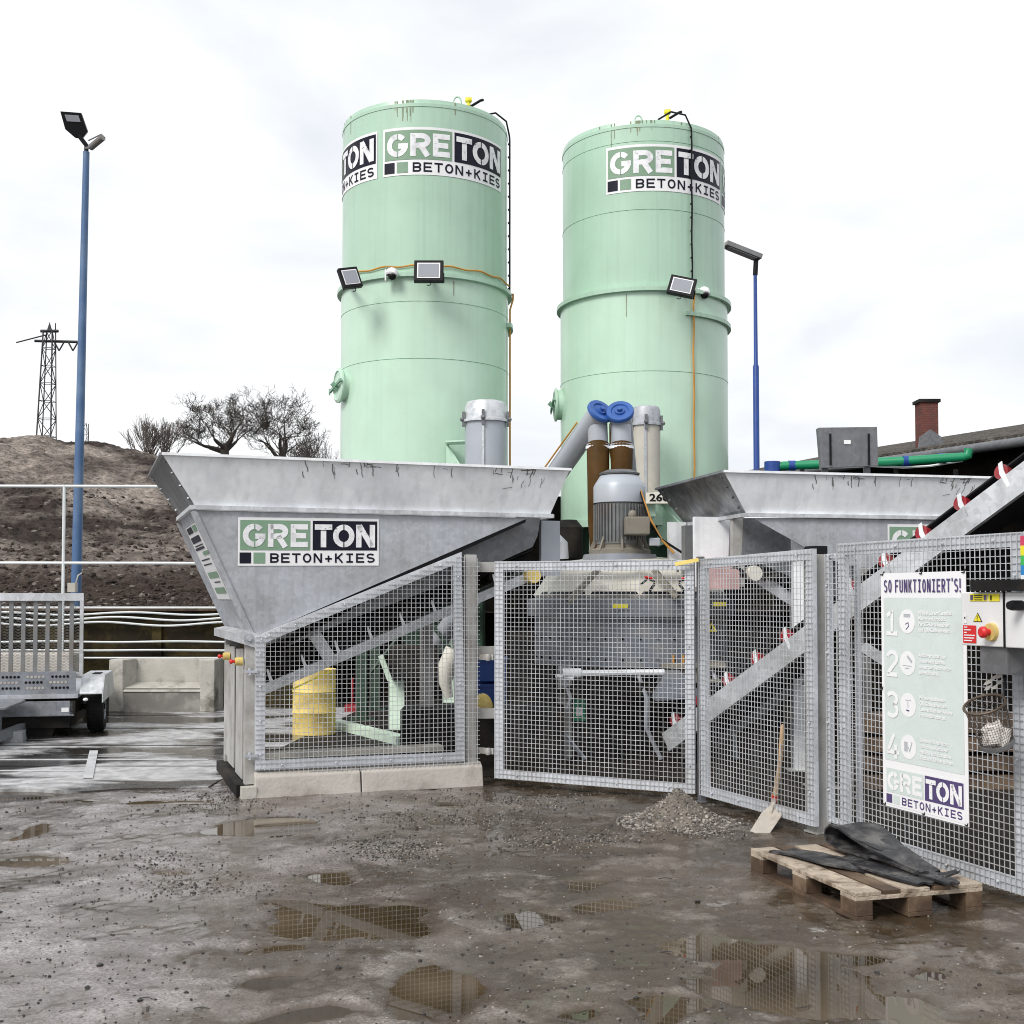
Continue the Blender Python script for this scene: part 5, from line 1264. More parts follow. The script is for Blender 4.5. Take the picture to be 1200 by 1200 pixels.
b = MB(); b.lathe((mx, my, 0), [(r * 1.5, z4), (r * 1.4, zq_(650)), (0, zq_(650))], n=32); b.build('gearbox_cover', M['drum'], t)

# screw conveyors from the silos to the mixer
def screw(S, head, label, lean, slv):
    o = V((S['xc'], S['Yc'] - .1, 0.75)); hd = head; ax = (hd - o).normalized()
    t = thing('screw_conveyor', label, 'screw conveyor', (S['xc'], S['Yc'], .6), 'grey screw conveyors with blue end caps')
    b = MB(); b.tube([o, hd + ax * .05], 0.125, 24); b.lathe(o + ax * 1.5, [(.125, 0), (.16, 0), (.16, .03), (.125, .03)], axis=tuple(ax), n=24); b.build('tube', M['tubegrey'], t)
    b = MB(); b.lathe(hd + ax * .05, [(.155, 0), (.155, .03), (.145, .045), (.10, .045), (.09, .03), (.06, .03), (.055, .05), (.03, .05), (.028, .085), (0, .085)], axis=tuple(ax), n=32); b.build('end_cap', M['blue_cap'], t)
    z0_ = hd.z + .03; zz0 = P(0, 521, hd.y).z
    b = MB(); b.tube([(hd.x - .0, hd.y + .04, z0_), (hd.x + lean * .1, hd.y + .04, zz0)], .112, 24); b.lathe((hd.x + lean * .1, hd.y + .04, zz0 - .02), [(.112, 0), (.13, 0), (.13, .03), (.112, .03)], n=24); b.build('spout', M['tubegrey'], t)
    b = MB(); pts = [V((hd.x + lean * .1, hd.y + .04, zz0))] + slv
    rs = [.128] + [.12, .105, .07][:len(slv)]
    b.tube(pts, rs, 20); b.build('sleeve', M['leather'], t)
    b = MB(); b.lathe((hd.x + lean * .1, hd.y + .04, zz0 - .045), [(.126, 0), (.1385, 0), (.1385, .03), (.126, .03)], n=24); b.build('hose_clamp', M['galv_light'], t)
    b = MB(); b.tube([hd - ax * .2 + V((-.13, 0, .06)), hd - ax * .6 + V((-.16, 0, .03)), hd - ax * 2.2 + V((-.14, 0, .09))], .01, 6); b.build('cable', M['orange_cable'], t)
hd1 = P(700, 487, 13.2); hd2 = P(727, 488, 13.15)
screw(S1, hd1, 'grey screw conveyor tube slanting up from the left silo to the mixer', 0.1, [P(701, 560, 13.1), P(700, 610, 13.1), P(699, 645, 13.1)])
screw(S2, hd2, 'grey screw conveyor from the right silo, right of the slanted one', 0.15, [P(728.5, 545, 13.12), P(728, 580, 13.15)])
# hoses from the motor
for col, off, lab in (('orange_cable', 0, 'ochre hose hanging down beside the mixer motor'), ('black', .05, 'black cable hanging down beside the mixer motor')):
    b = MB(); b.tube([P(746 - off * 40, 560, 12.6), P(752, 580, 12.5), P(763 - off * 60, 610, 12.4), P(775, 632, 12.35), P(790 + off * 200, 648, 12.3)], .013, 8)
    tag(b.build('hose', M[col], loc=tuple(P(763, 610, 12.4))), lab, 'hose', 'hoses beside the mixer motor')
b = MB(); p = P(767, 635, 12.3); b.box(p.x - .055, p.x + .055, p.y - .04, p.y + .04, p.z - .04, p.z + .04); tag(b.build('junction_box', M['tubegrey'], loc=tuple(p), bevel=.008), 'small grey junction box on the hoses beside the motor', 'junction box')
# pipe elbow by the silo leg
b = MB(); b.tube([P(640, 632, 13.6), P(655, 632, 13.6), P(660, 637, 13.6), P(661, 655, 13.6)], .055, 12); tag(b.build('pipe_elbow', M['tubegrey'], loc=tuple(P(655, 640, 13.6))), 'bent grey pipe left of the mixer lid', 'pipe')
b = MB(); c = P(667, 632, 15.4); b.lathe((c.x, c.y, c.z - .25), [(0, 0), (.17, 0), (.18, .4), (.1, .5), (0, .5)], n=24); tag(b.build('rotary_valve', M['dark'], loc=tuple(c)), 'black round housing under the rim of the right silo', 'valve housing')

# ------------------------------------------------------------------ things standing behind the left mesh
p = G(368, 861); 
t = thing('barrel', 'yellow steel barrel behind the left mesh panel', 'barrel', (p.x, p.y, 0.0))
r = 0.255; hb = 0.80; b = MB(); b.lathe((p.x, p.y, 0), [(0, 0.0), (r, 0.0), (r * 1.02, .02), (r, .04), (r, hb * .33), (r * 1.035, hb * .345), (r, hb * .36), (r, hb * .64), (r * 1.035, hb * .655), (r, hb * .67), (r, hb - .03), (r * 1.02, hb - .01), (r * .97, hb - .01), (r * .97, hb - .03), (0, hb - .03)], n=40); b.build('drum', M['yellow'], t)
b = MB(); b.ball((p.x + .1, p.y - .08, hb - .02), (.03, .03, .012)); b.build('bung', M['galv'], t)
def gbeam(a, c, w_, h_, label, nm='steel_beam'):
    b = MB(); b.bar(a, c, w_, h_); tag(b.build(nm, M['mint'], loc=tuple(a)), label, 'beam', 'pale green steel pieces under the silo')
gbeam(G(392, 848, .06), G(472, 868, .06), .16, .10, 'pale green steel beam lying beside the yellow barrel')
gbeam(G(465, 858, .03), P(465, 795, G(465, 858).y), .18, .17, 'thick pale green steel upright behind the left mesh', 'steel_upright')
gbeam(G(526, 838, .03), P(524, 748, G(526, 838).y), .14, .14, 'thinner pale green steel upright near the hopper leg', 'steel_upright')
gbeam(P(446, 768, 14.3), P(457, 797, 14.3), .05, .06, 'short slanting pale green brace beside the thick upright', 'steel_brace')
b = MB(); c0_, c1_ = P(456, 797, 14.4), P(512, 757, 14.4); b.box(c0_.x, c1_.x, 14.4, 14.9, c0_.z, c1_.z); tag(b.build('gear_housing', M['dark'], loc=(c0_.x, 15, c0_.z), bevel=.02), 'dark gear housing held between the pale green uprights', 'housing')
b = MB(); b.tube([P(533, 762, 14.4), P(524, 780, 14.4), P(522, 800, 14.4), P(526, 818, 14.4)], [.12, .11, .08, .05], 14); tag(b.build('dust_sock', M['cream'], loc=tuple(P(524, 790, 14.4))), 'hanging pale dust sock near the hopper leg', 'dust sock')
for i, (px0, px1, py0, py1, m, lab) in enumerate(((562, 582, 799, 772, 'blue', 'upper blue crate left of the mixer gate'), (562, 582, 832, 802, 'blue', 'lower blue crate left of the mixer gate'))):
    a, c = P(px0, py0, 12.6), P(px1, py1, 12.6); tt = thing('crate', lab, 'crate', tuple(a), 'stacked blue crates')
    b = MB(); b.box(a.x - .03, c.x + .1, 12.6, 13.0, a.z, c.z); b.build('crate_body', M[m], tt, .01)
    b = MB(); b.box(a.x - .045, c.x + .115, 12.585, 13.015, c.z - .03, c.z + .005); b.build('rim', M[m], tt)
b = MB(); a = P(566, 830, 11.9); b.ball(a, (.10, .10, .15), n=14, k=8); tag(b.build('buoy', M['yellow'], loc=tuple(a)), 'round yellow container beside the blue crates', 'container')
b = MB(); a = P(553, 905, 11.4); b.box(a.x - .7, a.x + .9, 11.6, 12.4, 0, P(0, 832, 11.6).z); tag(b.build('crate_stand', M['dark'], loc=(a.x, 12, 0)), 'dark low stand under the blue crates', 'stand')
b = MB(); a = G(412, 836); b.box(a.x - .1, a.x + .12, a.y, a.y + .2, 0, .12); b.tube([(a.x, a.y + .1, .1), (a.x, a.y + .1, .5)], .02, 6); tag(b.build('jack', M['red'], loc=tuple(a)), 'small dirty red jack standing behind the yellow barrel', 'jack')
# pallets' worth of pale timber lying in the base frame
b = MB(); b.bar(H1.at(.1, .5, .28), H1.at(1.8, .5, .28), .18, .05); b.bar(H1.at(.1, .3, .16), H1.at(1.85, .3, .16), .12, .04)
tag(b.build('sill_beam', M['concrete'], loc=tuple(H1.at(1, .4, .2))), 'muddy beams lying inside the base of the left hopper', 'beam')
# added near-black sheets standing in for shade behind the gate: dark cladding panels
b = MB(); b.box(-.05, 3.3, 14.6, 14.75, .0, 1.25); tag(b.build('dark_backdrop_sheet', M['dark'], loc=(1.5, 14.6, 0)), 'added dark sheet cladding low down behind the mixer', 'backdrop')
b = MB(); b.box(3.35, 7.2, 13.9, 14.05, 0, 2.2); tag(b.build('dark_backdrop_screen', M['darkwall'], loc=(5, 14, 0)), 'added dark screen below the right hopper', 'wall')

# ------------------------------------------------------------------ mirrored conveyor under hopper 2, and the long red-rollered conveyor
c_t = thing('belt_conveyor', 'short conveyor falling to the right under the right hopper', 'conveyor', tuple(H2b.at(1, .4, 1)), 'belt conveyors')
b = MB()
for bb in (.35, 1.2):
    p, q = H2b.pt(880, 672, bb), H2b.pt(1060, 790, bb); b.bar(p, q, .04, .11)
b.build('side_beam', M['beam'], c_t)
b = MB(); p, q = H2b.pt(890, 668, .75), H2b.pt(1060, 775, .75); b.bar(p, q, .7, .02); b.build('belt', M['belt'], c_t)
b = MB(); c = H2b.pt(883, 672, .28); b.lathe(c, [(0, .05), (.07, .05), (.075, .03), (.075, -.08)], axis=tuple(-H2b.n), n=24); b.build('drum_cap', M['cream'], c_t)
b = MB()
for k in range(3): 
    c = H2b.pt(850 + 25 * k, 668 + 5 * k, .3); b.tube([c, c + V((.1, -.02, .03)), c + V((.18, 0, -.05))], .03, 6)
b.build('drive', M['dark'], c_t)
b = MB(); p, q = H2b.pt(830, 690, .3), H2b.pt(865, 660, .3); b.box(p.x, q.x, p.y, p.y + .4, p.z, q.z); b.build('motor_guard', mat('faded_pink_paint', (.45, .28, .27), .6, var=.2), c_t)

k0 = P(700, 905, 12.6); k1 = P(1330, 405, 8.2)
PK = Plane((k0.x, k0.y), (k1.x - k0.x, k1.y - k0.y))
# measured on the photograph's beam: bottom edge passes (855,838), (950,760), (1110,655), (1200,598)
ka = PK.hit(780, 870); kb = PK.hit(1262, 512)
cv3 = conveyor(PK, ka, kb, 0.0, 0.72, 0.19, 0.115, 12, 'long conveyor with red rollers climbing to the right behind the fence', M['red'], 0.060, legs=[((ka[0] * .35 + kb[0] * .65), ka[1] * .35 + kb[1] * .65 - .1)])
b = MB(); gq = [PK.hit(*q_, b=.60) for q_ in ((1020, 712), (1130, 640), (1215, 585), (1300, 560), (1300, 720), (1020, 745))]; b.prism([PK.at(a_, .60, z_) for a_, z_ in gq], PK.n * .01); b.build('added_dark_plate', M['dark'], cv3)  # dark plate added for the shadow under the conveyor
# grey column and girder behind the banner panel
tt = thing('steel_column', 'grey steel column behind the narrow filler panel', 'column', tuple(G(960, 925)), 'grey steel columns behind the right fence')
b = MB(); c = G(962, 925); b.box(c.x - .05, c.x + .10, c.y, c.y + .1, 0, 1.95); b.build('shaft', M['post'], tt); b = MB(); b.box(c.x - .12, c.x + .17, c.y - .07, c.y + .17, 0, .02); b.build('foot_plate', M['post'], tt)
tt = thing('steel_column', 'pale steel column seen left of the fence gap behind the mesh', 'column', tuple(G(940, 905)), 'grey steel columns behind the right fence')
b = MB(); c = G(938, 905); b.box(c.x - .05, c.x + .05, c.y, c.y + .1, 0, 2.25); b.build('shaft', M['galv_light'], tt); b = MB(); b.box(c.x - .12, c.x + .12, c.y - .07, c.y + .17, 0, .02); b.build('foot_plate', M['post'], tt)
# muddy timber stack behind the fence at right
b = MB()
for i in range(4):
    for j in range(3):
        b.box(3.0 + .03 * j, 5.4 - .05 * i, 10.2 + j * .22, 10.4 + j * .22, .02 + i * .16, .14 + i * .16)
tag(b.build('timber_stack', M['wood_dk'], loc=(4, 10.3, 0)), 'stack of muddy brown timbers behind the banner panel', 'timber stack')

# ------------------------------------------------------------------ building, roof, chimney, pipes on the right
u_ = V((1.3, -2.6, 0)).normalized(); e1_ = P(1215, 514, 16.0); e0_ = e1_ - u_ * 9.0
zE3 = e1_.z
t = thing('workshop_building', 'low dark building with mossy roof and gutter behind the right hopper', 'building', (e1_.x, e1_.y, 0))
nB = V((-u_.y, u_.x, 0))
if nB.x < 0: nB = -nB
ef = e1_ + u_ * 3
b = MB(); q = [e0_, ef, ef + nB * 7, e0_ + nB * 7]; q = [V((p.x, p.y, 0)) + nB * .45 for p in q]; b.prism(q, (0, 0, zE3 + .05)); b.build('wall', M['darkwall'], t)
b = MB(); rs_ = 0.20
b.prism([e0_ - nB * .05 + V((0, 0, 0)), ef - nB * .05, ef + nB * 5 + V((0, 0, 5 * rs_)), e0_ + nB * 5 + V((0, 0, 5 * rs_))], (0, 0, .07))
for i in range(110):
    p = e0_ + u_ * (i * .11) - nB * .06 + V((0, 0, .075)); b.bar(p, p + nB * 5 + V((0, 0, 5 * rs_)), .05, .03)
rf = b.build('roof', M['roof'], t)
b = MB(); b.tube([e0_ - nB * .1 - V((0, 0, .03)), ef - nB * .1 - V((0, 0, .03))], .07, 12); b.build('gutter', M['galv_dark'], t)
# chimney
cy = 18.6; c = P(1086, 500, cy); cw = .135
tp, bt = P(1086, 473, cy).z, P(1086, 530, cy).z
b = MB(); b.box(c.x - cw, c.x + cw, cy - cw, cy + cw, bt, tp)
def brickmat():
    m = bpy.data.materials.new('chimney_brickwork'); m.use_nodes = True; N = m.node_tree.nodes; L = m.node_tree.links
    tc = N.new('ShaderNodeTexCoord'); mp = N.new('ShaderNodeMapping'); mp.inputs['Rotation'].default_value = (R(90), 0, 0); br = N.new('ShaderNodeTexBrick')
    br.inputs['Scale'].default_value = 9; br.inputs['Color1'].default_value = (.17, .04, .03, 1); br.inputs['Color2'].default_value = (.10, .03, .025, 1); br.inputs['Mortar'].default_value = (.12, .09, .08, 1)
    L.new(tc.outputs['Object'], mp.inputs[0]); L.new(mp.outputs[0], br.inputs[0]); L.new(br.outputs[0], N['Principled BSDF'].inputs['Base Color']); N['Principled BSDF'].inputs['Roughness'].default_value = .9
    return m
ch = b.build('chimney', brickmat(), rf)
b = MB(); b.box(c.x - cw - .03, c.x + cw + .03, cy - cw - .03, cy + cw + .03, tp, tp + .05); b.build('chimney_cap', M['dark'], ch)
b = MB(); b.prism([(c.x - cw - .06, cy - cw - .02, bt), (c.x + cw + .10, cy - cw - .02, bt), (c.x + cw + .04, cy - cw - .02, bt + .22), (c.x, cy - cw - .02, bt + .34), (c.x - cw - .03, cy - cw - .02, bt + .22)], (0, .02, 0)); b.build('flashing', M['galv_dark'], ch)
# green pipe
yy = 13.6; b = MB(); b.tube([P(908, 556, yy), P(909, 548, yy), P(916, 546, yy), P(1060, 540, yy - .3), P(1128, 535.5, yy - .5), P(1134, 534, yy - .5), P(1135, 526, yy - .5)], .05, 12)
t = thing('water_pipe', 'bright green pipe running behind the right hopper rim', 'pipe', tuple(P(1000, 543, yy)))
b.build('pipe_run', M['green_pipe'], t)
for px, py in ((928, 545.6), (1062, 540), (1104, 537.3)):
    c = P(px, py, yy - .3 * (px - 916) / 144); b = MB(); b.tube([c - V((.04, 0, 0)), c + V((.04, 0, 0))], .058, 12); b.build('coupling', M['blue'], t)
b = MB(); b.tube([P(905, 541, yy), P(905, 556, yy)], .09, 14); b.build('end_socket', M['blue'], t)
b = MB(); b.tube([P(1128, 540, 13.2), P(1090, 546, 13.4), P(1060, 548, 13.4), P(1000, 545, 13.4), P(960, 549, 13.5)], .014, 6); tag(b.build('cable', M['white_rail'], loc=tuple(P(1060, 548, 13.4))), 'thin pale cable sagging under the green pipe', 'cable')
for px in (940, 1050, 1120):
    pp_ = P(px, 545, yy - .2); b = MB(); b.box(pp_.x - .02, pp_.x + .02, pp_.y - .02, pp_.y + .02, 0, pp_.z - .05); b.build('pipe_support', M['dark'], t)

# ------------------------------------------------------------------ banner
q = [PD.hit(1029, 673, -.03), PD.hit(1127, 668, -.03), PD.hit(1137, 968, -.03), PD.hit(1036, 946, -.03)]
a0_ = (q[0][0] + q[3][0]) / 2; a1_ = (q[1][0] + q[2][0]) / 2; zt_ = (q[0][1] + q[1][1]) / 2; zb_ = (q[2][1] + q[3][1]) / 2
BW, BH = a1_ - a0_, zt_ - zb_
def bf(x, y, l=0): # x,y 0..1 (y down)
    wv = 0.006 * math.sin(y * 9) * math.sin(x * 3) ; return PD.at(a0_ + BW * x, -0.022 - 0.0015 * l + wv * 0, zt_ - BH * y)
t = thing('banner', 'tall pale instruction banner with steps one to four tied to the mesh', 'banner', tuple(PD.at((a0_ + a1_) / 2, -.03, zb_)))
b = MB(); b.prism([bf(0, 1), bf(1, 1), bf(1, 0), bf(0, 0)], PD.n * .004); 
b.quad(bf(0.035, .80, 1), bf(.965, .80, 1), bf(.965, .105, 1), bf(.035, .105, 1), 1)
b.quad(bf(0.0, .90, 1), bf(.0, .90, 1), bf(0, .9, 1), bf(0, .9, 1), 1)
tf = lambda x0, y0: (lambda x, y: bf(x0 + x / BW, y0 - y / BH, 3))
ttl = "SO FUNKTIONIERT'S!"; tx_ = .045
for ch in ttl:
    adv = .030 if ch in "'!" else (.030 if ch == ' ' else .0555); Ht = .078
    for closed, pts_ in glyph(ch, BW * (adv - .013) / Ht, .0105 / Ht):
        for s_ in ribbon([(p[0] * Ht, p[1] * Ht) for p in pts_], closed, .0105, .02): b.quad(*[bf(tx_ + p[0] / BW, .083 - p[1] / BH, 3) for p in s_[::-1]], m=3)
    tx_ += adv
rows = [("1", ["W\u00e4hlen Sie am Terminal", "Menge und Produkt.", "Per EC-Karte bezahlen", "und QR-Code abholen."]), ("2", ["Anh\u00e4nger unter das", "Dosierband fahren,", "sodass der Beton mittig", "eingef\u00fcllt wird."]),
        ("3", ["Mit vorgehaltenem", "QR-Code direkt am", "Leseger\u00e4t an der Anlage", "Produktion starten."]), ("4", ["Beton wird gemischt", "und in den Anh\u00e4nger", "gef\u00fcllt. Nach Entnahme", "Platz und Rinne reinigen."])]
for i, (n_, ls) in enumerate(rows):
    yc = .205 + .175 * i
    dg_ = {"1": [[(.10, .76), (.52, .94)], [(.52, 1), (.52, .08)], [(.05, .06), (.98, .06)]], "2": [arc(.5, .70, .40, .25, 165, -20, 14) + [(.12, .10)], [(.06, .06), (.94, .06)]],
           "3": [arc(.46, .73, .40, .22, 150, -85, 14), arc(.46, .28, .42, .23, 85, -150, 14)], "4": [[(.60, .96), (.08, .28)], [(.02, .25), (1.0, .25)], [(.72, .55), (.72, 0)]]}[n_]
    for st_ in dg_:
        for s_ in ribbon([(.055 * 1 + .17 * 0 + p[0] * .115, p[1] * .155) for p in st_], False, .026, .03): b.quad(*[bf(.045 + p[0] / BW * 1.0 - .055 / BW + .02, yc + .060 - p[1] / BH, 3) for p in s_], m=2)
    n = 32; ctr = (.33, yc); rr = .095
    b.add([bf(ctr[0], ctr[1], 2)] + [bf(ctr[0] + rr * math.cos(2 * PI * k / n), ctr[1] + rr * BW / BH * math.sin(2 * PI * k / n), 2) for k in range(n)], [(0, (k + 1) % n + 1, k + 1) for k in range(n)], 2)
    def stroke(pts, th, m):
        for s_ in ribbon([(p[0] * BW, p[1] * BH) for p in pts], False, th, 9): b.quad(*[bf(p[0] / BW, p[1] / BH, 3) for p in s_], m=m)
    if i == 0: stroke([(.29, yc - .025), (.37, yc - .025)], .02, 4); stroke([(.31, yc + .012), (.345, yc + .005), (.35, yc + .02), (.315, yc + .035)], .005, 3)
    elif i == 1: stroke([(.33, yc - .03), (.385, yc - .005)], .015, 4); stroke([(.27, yc + .01), (.38, yc + .012)], .004, 4); stroke([(.30, yc + .022), (.35, yc + .022)], .006, 4)
    elif i == 2: stroke([(.31, yc + .022), (.345, yc + .024)], .008, 3); stroke([(.30, yc - .02), (.37, yc - .02)], .004, 4); stroke([(.33, yc - .015), (.33, yc + .012)], .006, 4)
    else: stroke([(.30, yc - .02), (.30, yc + .02)], .03, 4); stroke([(.33, yc + .0), (.345, yc + .018), (.375, yc - .022)], .008, 4)
    for j, s_ in enumerate(ls): text_mesh(b, s_, tf(.47, yc - .030 + .0235 * j), .023, 2, xs=.88, bold=.0012)
b.build('printed_sheet', [M['bn_white'], M['bn_bg'], M['bn_white'], M['bn_navy'], M['bn_grey']], t)
f = lambda x, y, l: bf(.035 + .93 * x / LW, .825 + .165 * y / LH, 1 + l)
logo_mesh(f).build('name_board', [M['bn_white'], M['bn_grn'], M['bn_navy'], M['bn_white']], t)
for (x, y) in ((.02, .006), (.5, .006), (.98, .006), (.02, .995), (.5, .995), (.98, .995), (.0, .5), (1.0, .53)):
    b = MB(); c = bf(x, y, 2); b.tube([c + V((0, .03, .0)), c + V((-.0, -.008, .0)), c + V((.012, -.006, .02))], .005, 5); b.build('cable_tie', M['black'], t)

# ------------------------------------------------------------------ control cabinet, shelf, colour strip, basket
cb = -0.24
def rectD(px0, px1, pyt, pyb, bb): 
    a_, z_ = PD.hit(px0, pyt, bb); c_, zz_ = PD.hit(px1, pyt, bb); e_, zb2 = PD.hit(px1, pyb, bb); return a_, c_, z_, zb2
a_, zt2 = PD.hit(1126, 694, cb); c_, _ = PD.hit(1177, 694, cb); _, zb2 = PD.hit(1126, 756, cb)
t = thing('control_cabinet', 'white control cabinet with red and yellow stop button beside the banner', 'cabinet', tuple(PD.at(a_, cb, zb2)))
b = MB(); b.prism([PD.at(a_, cb, zb2), PD.at(a_ + .85, cb, zb2), PD.at(a_ + .85, cb, zt2), PD.at(a_, cb, zt2)], PD.n * .2); b.build('body', M['cabinet'], t, .006)
b = MB(); b.obox(PD.at(c_, cb - .004, (zt2 + zb2) / 2), PD.u * .005, PD.n * .003, (0, 0, (zt2 - zb2) / 2)); b.build('door_gap', M['black'], t)
cw_ = c_ - a_; chh = zt2 - zb2
def cq(x0, x1, y0, y1, m, l=0): b.quad(PD.at(a_ + cw_ * x0, cb - .003 - .002 * l, zt2 - chh * y1), PD.at(a_ + cw_ * x1, cb - .003 - .002 * l, zt2 - chh * y1), PD.at(a_ + cw_ * x1, cb - .003 - .002 * l, zt2 - chh * y0), PD.at(a_ + cw_ * x0, cb - .003 - .002 * l, zt2 - chh * y0), m)
b = MB(); cq(.22, .62, .03, .17, 0); cq(.65, .90, .03, .17, 0)
for k in range(3): cq(.33, .52, .055 + .04 * k, .07 + .04 * k, 1, 1)
cq(.24, .30, .05, .15, 2, 1); cq(.55, .61, .05, .15, 2, 1); cq(.70, .73, .06, .15, 1, 1)
def tri(xc_, yc_, s_, m, l): b.add([PD.at(a_ + cw_ * (xc_ - s_), cb - .003 - .002 * l, zt2 - chh * (yc_ + s_ * .75)), PD.at(a_ + cw_ * (xc_ + s_), cb - .003 - .002 * l, zt2 - chh * (yc_ + s_ * .75)), PD.at(a_ + cw_ * xc_, cb - .003 - .002 * l, zt2 - chh * (yc_ - s_ * .9))], [(0, 1, 2)], m)
tri(.40, .47, .105, 1, 0); tri(.40, .475, .085, 0, 1); cq(.392, .408, .43, .50, 1, 2); cq(.392, .408, .515, .53, 1, 2)
cq(.05, .36, .62, .95, 3)
for k in range(6): cq(.08, (.16, .24, .15, .34, .32, .27)[k], .645 + .05 * k, .665 + .05 * k, 4, 1)
cq(.07, .14, .40, .58, 4, 0); cq(.09, .115, .46, .50, 1, 1)
b.build('warning_label', [M['sig_yel'], M['black'], M['bn_navy'], M['sig_red'], M['white']], t)
c = PD.at(a_ + cw_ * .72, cb - .01, zt2 - chh * .73); b = MB(); b.lathe(c, [(0, .012), (.045, .012), (.048, 0), (.048, -.01)], axis=tuple(-PD.n), n=28); sb = b.build('stop_base', M['yellow'], t)
b = MB(); b.lathe(c - PD.n * .012, [(0, .055), (.02, .055), (.03, .045), (.03, .03), (.016, .025), (.016, 0)], axis=tuple(-PD.n), n=20); b.build('stop_button', M['sig_red'], sb)
c = PD.at(c_ + .13, cb - .01, zt2 - chh * .24); b = MB(); b.lathe(c, [(0, .08), (.02, .08), (.026, .06), (.026, 0)], axis=tuple(-PD.n), n=16); b.build('rotary_switch', M['black'], t)
b = MB(); b.obox(PD.at(a_ + .22, cb + .1, zb2 - .07), PD.u * .10, PD.n * .08, (0, 0, .07)); b.build('bracket', M['galv_dark'], t)
b = MB(); b.obox(PD.at(a_ + .56, cb + .08, zt2 + .035), PD.u * .44, PD.n * .12, (0, 0, .028)); tag(b.build('cabinet_shelf', M['dark'], loc=tuple(PD.at(a_ + .45, cb, zt2))), 'black shelf board just above the white control cabinet', 'shelf')
b = MB(); a3, z3_ = PD.hit(1195.5, 628, -.05); _, z4_ = PD.hit(1195.5, 674, -.05); _, z5 = PD.hit(1195.5, 690, -.05)
cols = [mat('strip_pink', (.60, .05, .12), .5), M['sig_yel'], mat('strip_green', (.05, .45, .10), .5), mat('strip_blue', (.02, .22, .55), .5), M['white']]
hh = (z3_ - z4_) / 4
for k in range(4): b.prism([PD.at(a3, -.05, z3_ - hh * (k + 1)), PD.at(a3 + .18, -.05, z3_ - hh * (k + 1)), PD.at(a3 + .18, -.05, z3_ - hh * k), PD.at(a3, -.05, z3_ - hh * k)], PD.n * .01, k)
b.prism([PD.at(a3, -.05, z5), PD.at(a3 + .18, -.05, z5), PD.at(a3 + .18, -.05, z4_), PD.at(a3, -.05, z4_)], PD.n * .01, 4)
tag(b.build('colour_sign', cols, loc=tuple(PD.at(a3, -.05, z5))), 'small sign with pink, yellow, green and blue stripes at the right edge', 'sign')
# basket
yb = PD.at(PD.hit(1150, 850, -.2)[0], -.2, 0).y - .10
bt_, bb_ = P(1148, 823, yb), P(1169, 872, yb)
axb = (bt_ - bb_).normalized(); axb = (axb + V((0, -.25, 0))).normalized()
t = thing('wire_basket', 'tilted wire mesh waste basket holding paper, hanging by the cabinet', 'basket', tuple(bb_))
Hb = (bt_ - bb_).length; r0b, r1b = .082, .105
def bp_(a, h):
    x = axb.cross(V((0, 1, 0))).normalized(); y = axb.cross(x); rr = r0b + (r1b - r0b) * h; return bb_ + axb * Hb * h + (x * math.cos(a) + y * math.sin(a)) * rr
b = MB(); b.tube([bp_(2 * PI * k / 28, 1.0) for k in range(29)], .0075, 8); b.build('rim', M['basket'], t)
b = MB()
for k in range(44):
    b.tube([bp_(2 * PI * k / 44, h / 6) for h in range(7)], .0011, 3, caps=False)
for h in range(1, 16): b.tube([bp_(2 * PI * k / 24, h / 16) for k in range(25)], .0010, 3, caps=False)
b.build('mesh_wall', M['basket'], t)
b = MB(); b.lathe(bb_, [(0, -.008), (r0b, -.008), (r0b + .008, 0), (r0b + .006, .02), (r0b - .002, .02), (r0b - .004, .004), (0, .004)], axis=tuple(axb), n=32); b.build('bottom', M['galv_dark'], t)
b = MB()
for k in range(9):
    rnd = random.Random(k + 3); c = bb_ + axb * (.03 + .07 * rnd.random()) + V((rnd.uniform(-.045, .04), rnd.uniform(-.04, .03), 0)); e1x = V((rnd.uniform(.4, 1), rnd.uniform(-.4, .4), rnd.uniform(-.4, .6))).normalized(); e2x = e1x.cross(V((rnd.uniform(-.3, .3), 1, rnd.uniform(-.2, .2)))).normalized()
    w_, h_ = .028, .05; g_ = [[c + e1x * w_ * i + e2x * h_ * j + e1x.cross(e2x) * .012 * math.sin(2 * i + k) * j for i in (-1, 0, 1)] for j in (-1, 0, 1)]
    for j in range(2):
        for i in range(2): b.quad(g_[j][i], g_[j][i + 1], g_[j + 1][i + 1], g_[j + 1][i])
tag(b.build('waste_paper', M['paper'], loc=tuple(bb_)), 'crumpled white receipts lying in the tilted wire basket', 'paper')
b = MB(); b.tube([P(1178, 795, yb), P(1176, 815, yb), P(1172, 818, yb), P(1166, 812, yb)], .007, 6); b.tube([P(1176, 772, yb + .08), P(1178, 797, yb)], .006, 6); b.build('hook', M['black'], t)
b = MB(); 
for k in range(8):
    rnd = random.Random(k + 50); c = P(1162 + rnd.uniform(-8, 8), 798 + rnd.uniform(-9, 8), yb + .05); b.quad(c, c + V((.03, 0, .015)), c + V((.02, .01, -.015)), c + V((-.012, 0, -.018)))
tag(b.build('plastic_scrap', M['paper'], loc=tuple(P(1162, 798, yb))), 'torn white plastic scrap above the wire basket', 'scrap')

